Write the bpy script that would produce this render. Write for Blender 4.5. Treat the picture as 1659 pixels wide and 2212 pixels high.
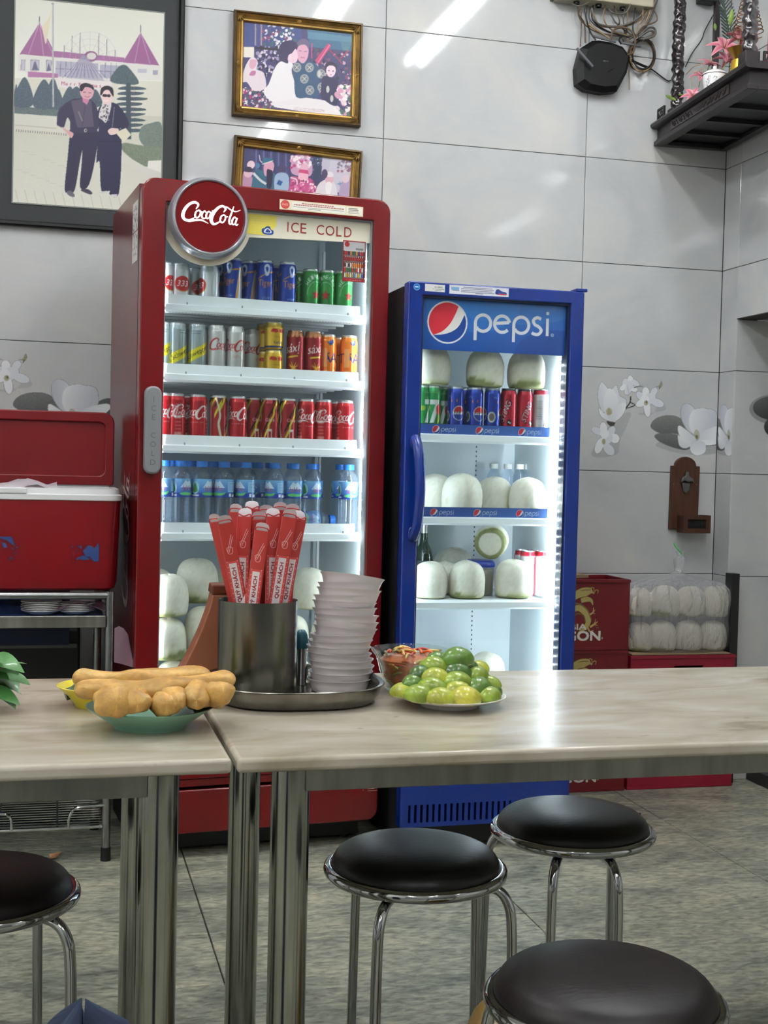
import bpy, bmesh, math, random
import numpy as np
from mathutils import Vector, Matrix

# ---------------------------------------------------------------- camera, world, light, exposure
for o in list(bpy.data.objects): bpy.data.objects.remove(o)
SC = bpy.context.scene
COL = SC.collection
FPX, PITCH, ROLL, YAW = 2777.9, -0.0353, 0.0240, 0.2516
CAM = np.array([-1.9541, -4.6302, 1.1960])
_fw = np.array([math.sin(YAW)*math.cos(PITCH), math.cos(YAW)*math.cos(PITCH), math.sin(PITCH)])
_r = np.array([math.cos(YAW), -math.sin(YAW), 0.0]); _u = np.cross(_r, _fw)
_r2 = math.cos(ROLL)*_r + math.sin(ROLL)*_u; _u2 = -math.sin(ROLL)*_r + math.cos(ROLL)*_u
cd = bpy.data.cameras.new('camera'); cam = bpy.data.objects.new('camera', cd); COL.objects.link(cam)
cd.sensor_fit = 'HORIZONTAL'; cd.sensor_width = 36.0; cd.lens = FPX/1659.0*36.0
cd.clip_start = 0.05; cd.clip_end = 60
M = Matrix(((_r2[0], _u2[0], -_fw[0], CAM[0]), (_r2[1], _u2[1], -_fw[1], CAM[1]), (_r2[2], _u2[2], -_fw[2], CAM[2]), (0, 0, 0, 1)))
cam.matrix_world = M
SC.camera = cam
SC.view_settings.view_transform = 'Standard'; SC.view_settings.look = 'None'
SC.view_settings.gamma = 1.0; SC.view_settings.use_curve_mapping = False
SC.view_settings.exposure = 0.64
W_ = bpy.data.worlds.new('world'); SC.world = W_; W_.use_nodes = True
W_.node_tree.nodes['Background'].inputs[0].default_value = (0.80, 0.86, 0.95, 1)
W_.node_tree.nodes['Background'].inputs[1].default_value = 0.25
# ceiling fixtures: (x, y) centres of twin tube lights running along Y; power per fixture
CEIL_Z = 3.50
FIXTURES = [(-0.05, -1.75), (-0.66, -1.40), (-2.30, -1.60), (-0.55, -4.30), (1.35, -4.40), (-2.40, -4.30), (-3.90, -3.00),
            (-0.90, -6.60), (-2.80, -6.60)]
TUBE_E = 44.0

def px_ray(x, y):
    d = (x-829.5)/FPX*_r2 - (y-1106.0)/FPX*_u2 + _fw
    return CAM, d
def on_plane(x, y, axis, val):
    c, d = px_ray(x, y); t = (val-c[axis])/d[axis]; return c+t*d

# ---------------------------------------------------------------- helpers
def lin(c):
    c = np.asarray(c, float)/255.0
    return np.where(c <= 0.04045, c/12.92, ((c+0.055)/1.055)**2.4)
def C4(c):
    l = lin(c); return (float(l[0]), float(l[1]), float(l[2]), 1.0)

MATS = {}
def mat(name, col=(200, 200, 200), rough=0.5, metal=0.0, spec=0.5, coat=0.0, var=0.0, scale=8.0, bump=0.0, bscale=60.0,
        emit=None, estr=0.0, attr=False, stretch=None, coat_rough=0.05, trans=0.0, sss=0.0):
    if name in MATS: return MATS[name]
    m = bpy.data.materials.new(name); m.use_nodes = True; nt = m.node_tree; N = nt.nodes; L = nt.links
    b = N['Principled BSDF']
    b.inputs['Base Color'].default_value = C4(col); b.inputs['Roughness'].default_value = rough
    b.inputs['Metallic'].default_value = metal; b.inputs['Specular IOR Level'].default_value = spec
    b.inputs['Coat Weight'].default_value = coat; b.inputs['Coat Roughness'].default_value = coat_rough
    if trans: b.inputs['Transmission Weight'].default_value = trans
    if sss:
        b.inputs['Subsurface Weight'].default_value = sss; b.inputs['Subsurface Radius'].default_value = (0.02, 0.012, 0.008)
    src = None
    if attr:
        a = N.new('ShaderNodeAttribute'); a.attribute_name = 'Col'; src = a.outputs['Color']
    if var or bump:
        tc = N.new('ShaderNodeTexCoord'); vec = tc.outputs['Object']
        if stretch:
            mp = N.new('ShaderNodeMapping'); mp.inputs['Scale'].default_value = stretch; L.new(vec, mp.inputs['Vector']); vec = mp.outputs['Vector']
    if var:
        n = N.new('ShaderNodeTexNoise'); n.inputs['Scale'].default_value = scale; n.inputs['Detail'].default_value = 5
        L.new(vec, n.inputs['Vector'])
        r = N.new('ShaderNodeMapRange'); r.inputs[1].default_value = 0.3; r.inputs[2].default_value = 0.7
        r.inputs[3].default_value = 1-var; r.inputs[4].default_value = 1+var*0.6
        L.new(n.outputs['Fac'], r.inputs[0])
        mx = N.new('ShaderNodeVectorMath'); mx.operation = 'SCALE'
        if src is not None: L.new(src, mx.inputs[0])
        else: mx.inputs[0].default_value = C4(col)[:3]
        L.new(r.outputs[0], mx.inputs['Scale']); src = mx.outputs[0]
    if src is not None: L.new(src, b.inputs['Base Color'])
    if bump:
        n2 = N.new('ShaderNodeTexNoise'); n2.inputs['Scale'].default_value = bscale; n2.inputs['Detail'].default_value = 6
        L.new(vec, n2.inputs['Vector'])
        bp = N.new('ShaderNodeBump'); bp.inputs['Strength'].default_value = bump; bp.inputs['Distance'].default_value = 0.004
        L.new(n2.outputs['Fac'], bp.inputs['Height']); L.new(bp.outputs[0], b.inputs['Normal'])
    if emit is not None:
        b.inputs['Emission Color'].default_value = C4(emit); b.inputs['Emission Strength'].default_value = estr
    MATS[name] = m
    return m

def glass_mat(name, tint=(235, 245, 245), refl=0.10, rough=0.02, milky=0.0, milk=(230, 235, 240), ior=1.45):
    """thin clear sheet: light passes straight through, the surface reflects by Fresnel"""
    if name in MATS: return MATS[name]
    m = bpy.data.materials.new(name); m.use_nodes = True; nt = m.node_tree; N = nt.nodes; L = nt.links
    N.remove(N['Principled BSDF']); out = N['Material Output']
    t = N.new('ShaderNodeBsdfTransparent'); t.inputs[0].default_value = C4(tint)
    g = N.new('ShaderNodeBsdfGlossy'); g.inputs['Roughness'].default_value = rough; g.inputs['Color'].default_value = (1, 1, 1, 1)
    fr = N.new('ShaderNodeLayerWeight'); pw = N.new('ShaderNodeMath'); pw.operation = 'POWER'; pw.inputs[1].default_value = 4.0; L.new(fr.outputs['Facing'], pw.inputs[0])
    sc = N.new('ShaderNodeMath'); sc.operation = 'MULTIPLY_ADD'; sc.inputs[1].default_value = 0.75; sc.inputs[2].default_value = 0.03+refl*0.15
    sc.use_clamp = True
    L.new(pw.outputs[0], sc.inputs[0])
    mx = N.new('ShaderNodeMixShader'); L.new(sc.outputs[0], mx.inputs[0]); L.new(t.outputs[0], mx.inputs[1]); L.new(g.outputs[0], mx.inputs[2])
    last = mx.outputs[0]
    if milky:
        d = N.new('ShaderNodeBsdfDiffuse'); d.inputs[0].default_value = C4(milk)
        m2 = N.new('ShaderNodeMixShader'); m2.inputs[0].default_value = milky
        L.new(last, m2.inputs[1]); L.new(d.outputs[0], m2.inputs[2]); last = m2.outputs[0]
    L.new(last, out.inputs[0])
    MATS[name] = m
    return m

class MB:
    """collects polygons; build() links them as ONE mesh object"""
    def __init__(s): s.v = []; s.f = []; s.m = []
    def add(s, vs, fs, mi=0):
        o = len(s.v); s.v += [tuple(map(float, v)) for v in vs]; s.f += [tuple(i+o for i in f) for f in fs]; s.m += [mi]*len(fs); return s
    def box(s, x0, x1, y0, y1, z0, z1, mi=0):
        return s.add([(x0,y0,z0),(x1,y0,z0),(x1,y1,z0),(x0,y1,z0),(x0,y0,z1),(x1,y0,z1),(x1,y1,z1),(x0,y1,z1)],
                     [(0,3,2,1),(4,5,6,7),(0,1,5,4),(1,2,6,5),(2,3,7,6),(3,0,4,7)], mi)
    def tube(s, pts, r, seg=8, closed=False, mi=0, cap=True):
        P = [Vector(p) for p in pts]; n = len(P); R = r if hasattr(r, '__len__') else [r]*n
        T = []
        for i in range(n):
            a = P[(i-1) % n] if (closed or i > 0) else P[i]; b = P[(i+1) % n] if (closed or i < n-1) else P[i]
            t = (b-a); T.append(t.normalized() if t.length > 1e-9 else Vector((0,0,1)))
        up = Vector((0,0,1)) if abs(T[0].z) < 0.9 else Vector((1,0,0))
        nrm = (up - T[0]*up.dot(T[0])).normalized()
        vs = []
        for i in range(n):
            nrm = nrm - T[i]*nrm.dot(T[i])
            if nrm.length < 1e-6: nrm = T[i].orthogonal()
            nrm.normalize(); bi = T[i].cross(nrm)
            for k in range(seg):
                a = 2*math.pi*k/seg; vs.append(P[i]+(nrm*math.cos(a)+bi*math.sin(a))*R[i])
        fs = []
        for i in range(n if closed else n-1):
            j = (i+1) % n
            for k in range(seg):
                k2 = (k+1) % seg; fs.append((i*seg+k, i*seg+k2, j*seg+k2, j*seg+k))
        if cap and not closed:
            fs.append(tuple(range(seg-1, -1, -1))); fs.append(tuple((n-1)*seg+k for k in range(seg)))
        return s.add(vs, fs, mi)
    def lathe(s, prof, seg=32, c=(0,0,0), mi=0, sx=1.0, sy=1.0, capb=False, capt=False):
        vs = []; n = len(prof)
        for (r, z) in prof:
            for k in range(seg):
                a = 2*math.pi*k/seg; vs.append((c[0]+r*math.cos(a)*sx, c[1]+r*math.sin(a)*sy, c[2]+z))
        fs = []
        for i in range(n-1):
            for k in range(seg):
                k2 = (k+1) % seg; fs.append((i*seg+k, i*seg+k2, (i+1)*seg+k2, (i+1)*seg+k))
        if capb: fs.append(tuple(range(seg-1, -1, -1)))
        if capt: fs.append(tuple((n-1)*seg+k for k in range(seg)))
        return s.add(vs, fs, mi)
    def prism(s, poly, y0, y1, mi=0, ax='y'):
        """polygon in (a,b) extruded along the axis ax (y: a=x b=z; z: a=x b=y; x: a=y b=z)"""
        n = len(poly)
        def V(p, d): return {'y': (p[0], d, p[1]), 'z': (p[0], p[1], d), 'x': (d, p[0], p[1])}[ax]
        vs = [V(p, y0) for p in poly]+[V(p, y1) for p in poly]
        fs = [tuple(range(n)), tuple(range(2*n-1, n-1, -1))]+[(i, n+i, n+(i+1) % n, (i+1) % n) for i in range(n)]
        return s.add(vs, fs, mi)
    def ring(s, outer, inner, y0, y1, mi=0):
        """frame in the xz plane between two loops of equal count, y0 = front"""
        n = len(outer)
        vs = [(p[0], y0, p[1]) for p in outer]+[(p[0], y0, p[1]) for p in inner]+[(p[0], y1, p[1]) for p in outer]+[(p[0], y1, p[1]) for p in inner]
        fs = []
        for i in range(n):
            j = (i+1) % n
            fs += [(i, j, n+j, n+i), (2*n+j, 2*n+i, 3*n+i, 3*n+j), (2*n+i, 2*n+j, j, i), (n+i, n+j, 3*n+j, 3*n+i)]
        return s.add(vs, fs, mi)
    def build(s, name, mats, parent=None, smooth=40, loc=None, rot=None, bevel=0, bseg=2):
        me = bpy.data.meshes.new(name); me.from_pydata(s.v, [], s.f)
        for m in (mats if isinstance(mats, (list, tuple)) else [mats]): me.materials.append(m)
        if any(s.m): me.polygons.foreach_set('material_index', s.m)
        bm = bmesh.new(); bm.from_mesh(me); bmesh.ops.recalc_face_normals(bm, faces=bm.faces); bm.to_mesh(me); bm.free()
        if smooth:
            me.polygons.foreach_set('use_smooth', [True]*len(me.polygons)); me.set_sharp_from_angle(angle=math.radians(smooth))
        me.update()
        return link(name, me, parent, loc, rot, bevel, bseg)
def link(name, me, parent=None, loc=None, rot=None, bevel=0, bseg=2):
    o = bpy.data.objects.new(name, me); COL.objects.link(o); o.parent = parent
    if loc is not None: o.location = loc
    if rot is not None: o.rotation_euler = rot
    if bevel:
        b = o.modifiers.new('bevel', 'BEVEL'); b.width = bevel; b.segments = bseg; b.limit_method = 'ANGLE'; b.angle_limit = math.radians(40)
        b.harden_normals = False
    return o
def tag(o, label, cat, group=None):
    o['label'] = label; o['category'] = cat
    if group: o['group'] = group
    return o
def empty(name, loc=(0,0,0), rz=0.0, label=None, cat=None, group=None):
    o = bpy.data.objects.new(name, None); COL.objects.link(o); o.location = loc; o.rotation_euler = (0, 0, rz); o.empty_display_size = 0.05
    if label: tag(o, label, cat, group)
    return o
def struct(o): o['kind'] = 'structure'; return o
def stuff(o): o['kind'] = 'stuff'; return o
def copy_tree(o, parent=None):
    c = o.copy(); COL.objects.link(c); c.parent = parent
    for ch in o.children: copy_tree(ch, c)
    return c
def rrect(x0, x1, z0, z1, r, n=5):
    """rounded rectangle, r = radius or 4 radii (bl, br, tr, tl); 4*(n+1) points"""
    R = r if hasattr(r, '__len__') else [r]*4; pts = []
    for (cx, cz, a0, q) in ((x0, z0, 180, R[0]), (x1, z0, 270, R[1]), (x1, z1, 0, R[2]), (x0, z1, 90, R[3])):
        sx = 1 if cx == x0 else -1; sz = 1 if cz == z0 else -1
        for k in range(n+1):
            a = math.radians(a0+90*k/n); pts.append((cx+sx*q+q*math.cos(a), cz+sz*q+q*math.sin(a)))
    return pts
def spline(pts, n=8, closed=False):
    """Catmull-Rom through pts (any dimension)"""
    P = [np.array(p, float) for p in pts]; m = len(P); out = []
    rng = range(m) if closed else range(m-1)
    for i in rng:
        p1 = P[i]; p2 = P[(i+1) % m]
        p0 = P[(i-1) % m] if (closed or i > 0) else 2*p1-p2
        p3 = P[(i+2) % m] if (closed or i+2 < m) else 2*p2-p1
        for k in range(n):
            t = k/n; out.append(0.5*((2*p1)+(-p0+p2)*t+(2*p0-5*p1+4*p2-p3)*t*t+(-p0+3*p1-3*p2+p3)*t**3))
    if not closed: out.append(P[-1])
    return out
def arc(cx, cy, r, a0, a1, n=12, ry=None):
    ry = r if ry is None else ry
    return [(cx+r*math.cos(math.radians(a0+(a1-a0)*k/n)), cy+ry*math.sin(math.radians(a0+(a1-a0)*k/n))) for k in range(n+1)]
ORD = ['first', 'second', 'third', 'fourth', 'fifth', 'sixth', 'seventh', 'eighth', 'ninth', 'tenth', 'eleventh', 'twelfth', 'thirteenth', 'fourteenth', 'fifteenth', 'sixteenth', 'seventeenth', 'eighteenth', 'nineteenth', 'twentieth']

# ---------------------------------------------------------------- flat print: painted into colour attributes of real meshes
_GL = {}
def glyph(s):
    if s not in _GL:
        cu = bpy.data.curves.new('t', 'FONT'); cu.body = s; cu.resolution_u = 3
        ob = bpy.data.objects.new('t', cu); me = ob.to_mesh(); me.calc_loop_triangles()
        v = np.array([x.co[:2] for x in me.vertices]) if len(me.vertices) else np.zeros((0, 2))
        t = [tuple(x.vertices) for x in me.loop_triangles]
        ob.to_mesh_clear(); bpy.data.objects.remove(ob); bpy.data.curves.remove(cu)
        if len(v): v = v-v.min(0)
        _GL[s] = (v, t)
    return _GL[s]
class Canvas:
    """x0..x1, y0..y1 in any unit, nx*ny samples; y up. Colours are sRGB 0-255."""
    def __init__(s, x0, x1, y0, y1, nx, ny, bg=(255, 255, 255), alpha=1.0):
        s.x0, s.x1, s.y0, s.y1, s.nx, s.ny = x0, x1, y0, y1, nx, ny
        s.a = np.empty((ny, nx, 3)); s.a[:] = bg; s.al = np.full((ny, nx), float(alpha)); s.tf = None
        s.gx = x0+(x1-x0)*(np.arange(nx)+0.5)/nx; s.gy = y0+(y1-y0)*(np.arange(ny)+0.5)/ny
    def _box(s, lo, hi):
        dx = (s.x1-s.x0)/s.nx; dy = (s.y1-s.y0)/s.ny
        i0 = max(0, int((lo[0]-s.x0)/dx)-1); i1 = min(s.nx, int((hi[0]-s.x0)/dx)+2)
        j0 = max(0, int((lo[1]-s.y0)/dy)-1); j1 = min(s.ny, int((hi[1]-s.y0)/dy)+2)
        return i0, i1, j0, j1
    def _put(s, mask, win, col, al, c2=None, gdir=None, nz=0.0):
        i0, i1, j0, j1 = win; a = s.a[j0:j1, i0:i1]
        if c2 is None:
            c = np.broadcast_to(np.array(col, float), a.shape)
        else:
            X, Y = np.meshgrid(s.gx[i0:i1], s.gy[j0:j1]); g = X*gdir[0]+Y*gdir[1]
            if mask.any():
                lo, hi = g[mask].min(), g[mask].max()
            else: return
            t = np.clip((g-lo)/(hi-lo+1e-9), 0, 1)[..., None]; c = np.array(col, float)*(1-t)+np.array(c2, float)*t
        if nz: c = c+np.random.RandomState(7+i0+j0).normal(0, nz, a.shape[:2])[..., None]
        m = mask[..., None]*al
        s.a[j0:j1, i0:i1] = a*(1-m)+c*m
        s.al[j0:j1, i0:i1] = np.maximum(s.al[j0:j1, i0:i1], mask*al)
    def poly(s, pts, col, al=1.0, c2=None, gdir=(0, 1), nz=0.0):
        P = np.array(pts, float)
        if s.tf is not None: P = s.tf(P)
        win = s._box(P.min(0), P.max(0)); i0, i1, j0, j1 = win
        if i1 <= i0 or j1 <= j0: return s
        X, Y = np.meshgrid(s.gx[i0:i1], s.gy[j0:j1]); ins = np.zeros(X.shape, bool); n = len(P)
        for k in range(n):
            xa, ya = P[k]; xb, yb = P[(k+1) % n]
            if ya == yb: continue
            c = (ya > Y) != (yb > Y); ins ^= c & (X < (xb-xa)*(Y-ya)/(yb-ya)+xa)
        s._put(ins, win, col, al, c2, gdir, nz); return s
    def blob(s, pts, col, n=6, **k): return s.poly(spline(pts, n, True), col, **k)
    def ell(s, cx, cy, rx, ry, col, rot=0, n=28, **k):
        c, q = math.cos(math.radians(rot)), math.sin(math.radians(rot))
        return s.poly([(cx+rx*math.cos(t)*c-ry*math.sin(t)*q, cy+rx*math.cos(t)*q+ry*math.sin(t)*c) for t in np.linspace(0, 2*math.pi, n, endpoint=False)], col, **k)
    def rect(s, x0, x1, y0, y1, col, **k): return s.poly([(x0,y0),(x1,y0),(x1,y1),(x0,y1)], col, **k)
    def stroke(s, pts, w, col, sm=0, **k):
        P = spline(pts, sm) if sm else [np.array(p, float) for p in pts]
        n = len(P); Wd = w if hasattr(w, '__len__') else [w]*len(pts)
        Wd = np.interp(np.linspace(0, 1, n), np.linspace(0, 1, len(Wd)), Wd)
        L = []; R = []
        for i in range(n):
            t = P[min(i+1, n-1)]-P[max(i-1, 0)]; l = math.hypot(t[0], t[1]) or 1; nx, ny = -t[1]/l, t[0]/l
            L.append((P[i][0]+nx*Wd[i]/2, P[i][1]+ny*Wd[i]/2)); R.append((P[i][0]-nx*Wd[i]/2, P[i][1]-ny*Wd[i]/2))
        for i in range(n-1): s.poly([L[i], L[i+1], R[i+1], R[i]], col, **k)
        return s
    def bold(s, t, x, y, h, col, d, **k):
        for dx in (-d, 0, d):
            for dy in (-d, d): s.text(t, x+dx, y+dy, h, col, **k)
        return s
    def text(s, t, x, y, h, col, w=None, rot=0, sl=0.0, al=1.0):
        """centred at x,y; h = height of the inked box"""
        v, tr = glyph(t)
        if not len(v): return s
        b = v.max(0); k = h/b[1]; kx = (w/b[0]) if w else k
        P = np.stack([(v[:, 0]-b[0]/2)*kx+(v[:, 1]-b[1]/2)*k*sl, (v[:, 1]-b[1]/2)*k], 1)
        c, q = math.cos(math.radians(rot)), math.sin(math.radians(rot))
        P = np.stack([P[:, 0]*c-P[:, 1]*q+x, P[:, 0]*q+P[:, 1]*c+y], 1)
        for f in tr: s.poly(P[list(f)], col, al=al)
        return s
    def speck(s, x0, x1, y0, y1, cols, n, r, seed=1, rv=0.5):
        g = random.Random(seed)
        for _ in range(n):
            q = r*(1-rv+2*rv*g.random()); s.ell(g.uniform(x0, x1), g.uniform(y0, y1), q, q*g.uniform(0.6, 1.1), g.choice(cols), rot=g.uniform(0, 180), n=8)
        return s
    def sample(s, nx, ny):
        """colour and alpha for an nx*ny vertex grid (box filtered)"""
        fx = s.nx//nx; fy = s.ny//ny
        a = s.a[:fy*ny, :fx*nx].reshape(ny, fy, nx, fx, 3).mean((1, 3)); al = s.al[:fy*ny, :fx*nx].reshape(ny, fy, nx, fx).mean((1, 3))
        return a, al
def set_col(me, cols, alpha=None):
    ca = me.color_attributes.new('Col', 'FLOAT_COLOR', 'POINT'); n = len(me.vertices)
    d = np.ones((n, 4), np.float32); d[:, :3] = lin(np.clip(np.asarray(cols).reshape(n, 3), 0, 255))
    if alpha is not None: d[:, 3] = np.asarray(alpha).reshape(n)
    ca.data.foreach_set('color', d.ravel())
def sheet(name, cv, fx, mapper, m, parent=None, wrap=False, cull=False, smooth=True, loc=None, rot=None):
    """a printed surface: grid of canvas/fx vertices, mapper(x, y) arrays -> N*3"""
    nx, ny = cv.nx//fx, cv.ny//fx; col, al = cv.sample(nx, ny)
    xs = np.linspace(cv.x0, cv.x1, nx, endpoint=not wrap); ys = np.linspace(cv.y0, cv.y1, ny)
    X, Y = np.meshgrid(xs, ys); P = mapper(X.ravel(), Y.ravel())
    i, j = np.meshgrid(np.arange(nx if wrap else nx-1), np.arange(ny-1)); i = i.ravel(); j = j.ravel(); i2 = (i+1) % nx
    F = np.stack([j*nx+i, j*nx+i2, (j+1)*nx+i2, (j+1)*nx+i], 1)
    if cull: F = F[(al.ravel()[F] > 0.02).any(1)]
    me = bpy.data.meshes.new(name); me.from_pydata(P.tolist(), [], F.tolist()); me.materials.append(m)
    set_col(me, col, al)
    if smooth: me.polygons.foreach_set('use_smooth', [True]*len(me.polygons))
    me.update()
    return link(name, me, parent, loc, rot)
def homography(src, dst):
    A = []
    for (x, y), (u, v) in zip(src, dst):
        A += [[x, y, 1, 0, 0, 0, -u*x, -u*y], [0, 0, 0, x, y, 1, -v*x, -v*y]]
    h = np.append(np.linalg.solve(np.array(A, float), np.array(dst, float).ravel()), 1).reshape(3, 3)
    def tf(P):
        q = np.c_[P, np.ones(len(P))]@h.T; return q[:, :2]/q[:, 2:]
    return tf
# ---- lettering shapes
def cocacola(stroke, ox, oy, k, col):
    """flowing script; about 360 wide, 150 tall in its own units, y up"""
    def S(pts, w): stroke([(ox+(x-575)*k, oy-(y-258)*k) for x, y in pts], [q*k*0.84 for q in w], col)
    S([(478,232),(492,205),(470,192),(438,206),(410,240),(399,278),(412,300),(440,300),(470,285)], [5,14,16,18,22,24,18,10,5])
    S([(404,290),(412,302),(440,306),(480,298),(515,296),(555,312)], [6,14,15,13,11,2])
    S([(497,236),(478,250),(474,276),(488,283),(503,266),(505,244),(494,236)], [8,11,12,9,10,11,8])
    S([(503,245),(520,246)], [5,4])
    S([(540,246),(530,240),(516,256),(516,278),(530,284),(546,272)], [8,9,12,11,8,4])
    S([(568,247),(556,240),(543,256),(542,276),(552,283),(564,268)], [6,9,12,11,8,5])
    S([(571,242),(563,274),(570,284),(580,275)], [11,11,8,4])
    S([(577,238),(591,233)], [12,12])
    S([(648,236),(660,214),(640,200),(612,214),(584,250),(572,288),(586,312),(612,304),(632,288)], [5,14,15,18,22,24,18,10,5])
    S([(640,204),(668,204),(692,218),(722,226),(752,214)], [3,7,8,7,2])
    S([(650,252),(634,262),(628,290),(642,299),(657,282),(660,260),(648,252)], [8,11,12,9,10,11,8])
    S([(660,262),(676,262)], [5,4])
    S([(710,196),(697,236),(684,278),(685,300),(695,304),(704,294)], [5,11,13,11,8,4])
    S([(728,268),(716,260),(703,278),(702,298),(712,306),(724,290)], [6,9,12,11,8,5])
    S([(732,264),(723,296),(730,308),(740,299)], [11,11,8,4])
def pepsi_word(stroke, ox, oy, k, col, w=0.17):
    """rounded lower-case word; x-height 1, total width about 4.75"""
    def S(pts): stroke([(ox+x*k, oy+y*k) for x, y in pts], [w*k]*2, col)
    def bowl(x):
        S([(x, 0.56), (x, -0.42)])
        S(arc(x+0.43, 0.5, 0.43, 196, -150, 30))
        S([(x+0.02, 0.05), (x+0.15, 0.05)]) if False else None
    bowl(0.05); 
    S([(1.15, 0.52), (1.95, 0.60)]); S(arc(1.56, 0.5, 0.43, 12, 318, 24))
    bowl(2.22)
    S(spline([(3.78, 0.88), (3.55, 0.95), (3.34, 0.80), (3.42, 0.58), (3.66, 0.46), (3.80, 0.26), (3.62, 0.06), (3.36, 0.08), (3.26, 0.14)], 6))
    S([(4.15, 0.0), (4.15, 0.93)]); S([(4.15, 1.12), (4.15, 1.28)])
def roundel(cv, cx, cy, r, k=1.0):
    cv.ell(cx, cy, r*1.03, r*1.03, (225, 228, 235)); cv.ell(cx, cy, r*0.95, r*0.95, (235, 235, 230))
    c = lambda pts: [(cx+x*r*0.95, cy+y*r*0.95) for x, y in pts]
    top = arc(0, 0, 1, 55, 222, 20); cv.poly(c(top+spline([(-0.74, -0.67), (-0.25, -0.45), (0.15, -0.05), (0.42, 0.45), (0.57, 0.82)], 6)), (206, 52, 66))
    bot = arc(0, 0, 1, 222, 385, 22); cv.poly(c(bot+spline([(0.91, 0.42), (0.62, -0.15), (0.25, -0.45), (-0.25, -0.62), (-0.74, -0.67)], 6)), (30, 70, 150))
# ---------------------------------------------------------------- surface materials
def nodes(name):
    m = bpy.data.materials.new(name); m.use_nodes = True; MATS[name] = m
    return m, m.node_tree.nodes, m.node_tree.links, m.node_tree.nodes['Principled BSDF']
def ramp(N, stops):
    r = N.new('ShaderNodeValToRGB'); e = r.color_ramp.elements
    while len(e) < len(stops): e.new(0.5)
    for q, (p, c) in zip(e, stops): q.position = p; q.color = C4(c)
    return r
def wall_tile_mat():
    m, N, L, b = nodes('wall_tile')
    g = N.new('ShaderNodeNewGeometry'); oi = N.new('ShaderNodeObjectInfo')
    ad = N.new('ShaderNodeVectorMath'); ad.operation = 'ADD'; sc = N.new('ShaderNodeVectorMath'); sc.operation = 'SCALE'; sc.inputs['Scale'].default_value = 9.0
    cx = N.new('ShaderNodeCombineXYZ'); L.new(oi.outputs['Random'], cx.inputs[0]); L.new(oi.outputs['Random'], cx.inputs[2]); L.new(cx.outputs[0], sc.inputs[0])
    L.new(g.outputs['Position'], ad.inputs[0]); L.new(sc.outputs[0], ad.inputs[1])
    n1 = N.new('ShaderNodeTexNoise'); n1.inputs['Scale'].default_value = 2.6; n1.inputs['Detail'].default_value = 7; n1.inputs['Distortion'].default_value = 1.2
    L.new(ad.outputs[0], n1.inputs['Vector'])
    r1 = ramp(N, [(0.28, (184, 186, 188)), (0.50, (194, 196, 197)), (0.64, (200, 200, 198)), (0.76, (208, 206, 199))]); L.new(n1.outputs['Fac'], r1.inputs[0])
    mp = N.new('ShaderNodeMapping'); mp.inputs['Rotation'].default_value = (0, 0.6, 0); mp.inputs['Scale'].default_value = (1.0, 1.0, 2.6); L.new(ad.outputs[0], mp.inputs[0])
    n2 = N.new('ShaderNodeTexNoise'); n2.inputs['Scale'].default_value = 3.0; n2.inputs['Detail'].default_value = 8; n2.inputs['Distortion'].default_value = 2.2; L.new(mp.outputs[0], n2.inputs['Vector'])
    r2 = N.new('ShaderNodeValToRGB'); e = r2.color_ramp.elements; e[0].position = 0.47; e[0].color = (0,0,0,1); e[1].position = 0.505; e[1].color = (1,1,1,1)
    q = e.new(0.54); q.color = (0,0,0,1); L.new(n2.outputs['Fac'], r2.inputs[0])
    mx = N.new('ShaderNodeMix'); mx.data_type = 'RGBA'; ms = N.new('ShaderNodeMath'); ms.operation = 'MULTIPLY'; ms.inputs[1].default_value = 0.12
    L.new(r2.outputs[0], ms.inputs[0]); L.new(ms.outputs[0], mx.inputs[0]); L.new(r1.outputs[0], mx.inputs[6]); mx.inputs[7].default_value = C4((214, 211, 202))
    L.new(mx.outputs[2], b.inputs['Base Color']); b.inputs['Roughness'].default_value = 0.06; b.inputs['Specular IOR Level'].default_value = 0.5
    n3 = N.new('ShaderNodeTexNoise'); n3.inputs['Scale'].default_value = 5; L.new(g.outputs['Position'], n3.inputs['Vector'])
    bp = N.new('ShaderNodeBump'); bp.inputs['Strength'].default_value = 0.06; bp.inputs['Distance'].default_value = 0.004; L.new(n3.outputs['Fac'], bp.inputs['Height']); L.new(bp.outputs[0], b.inputs['Normal'])
    return m
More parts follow.
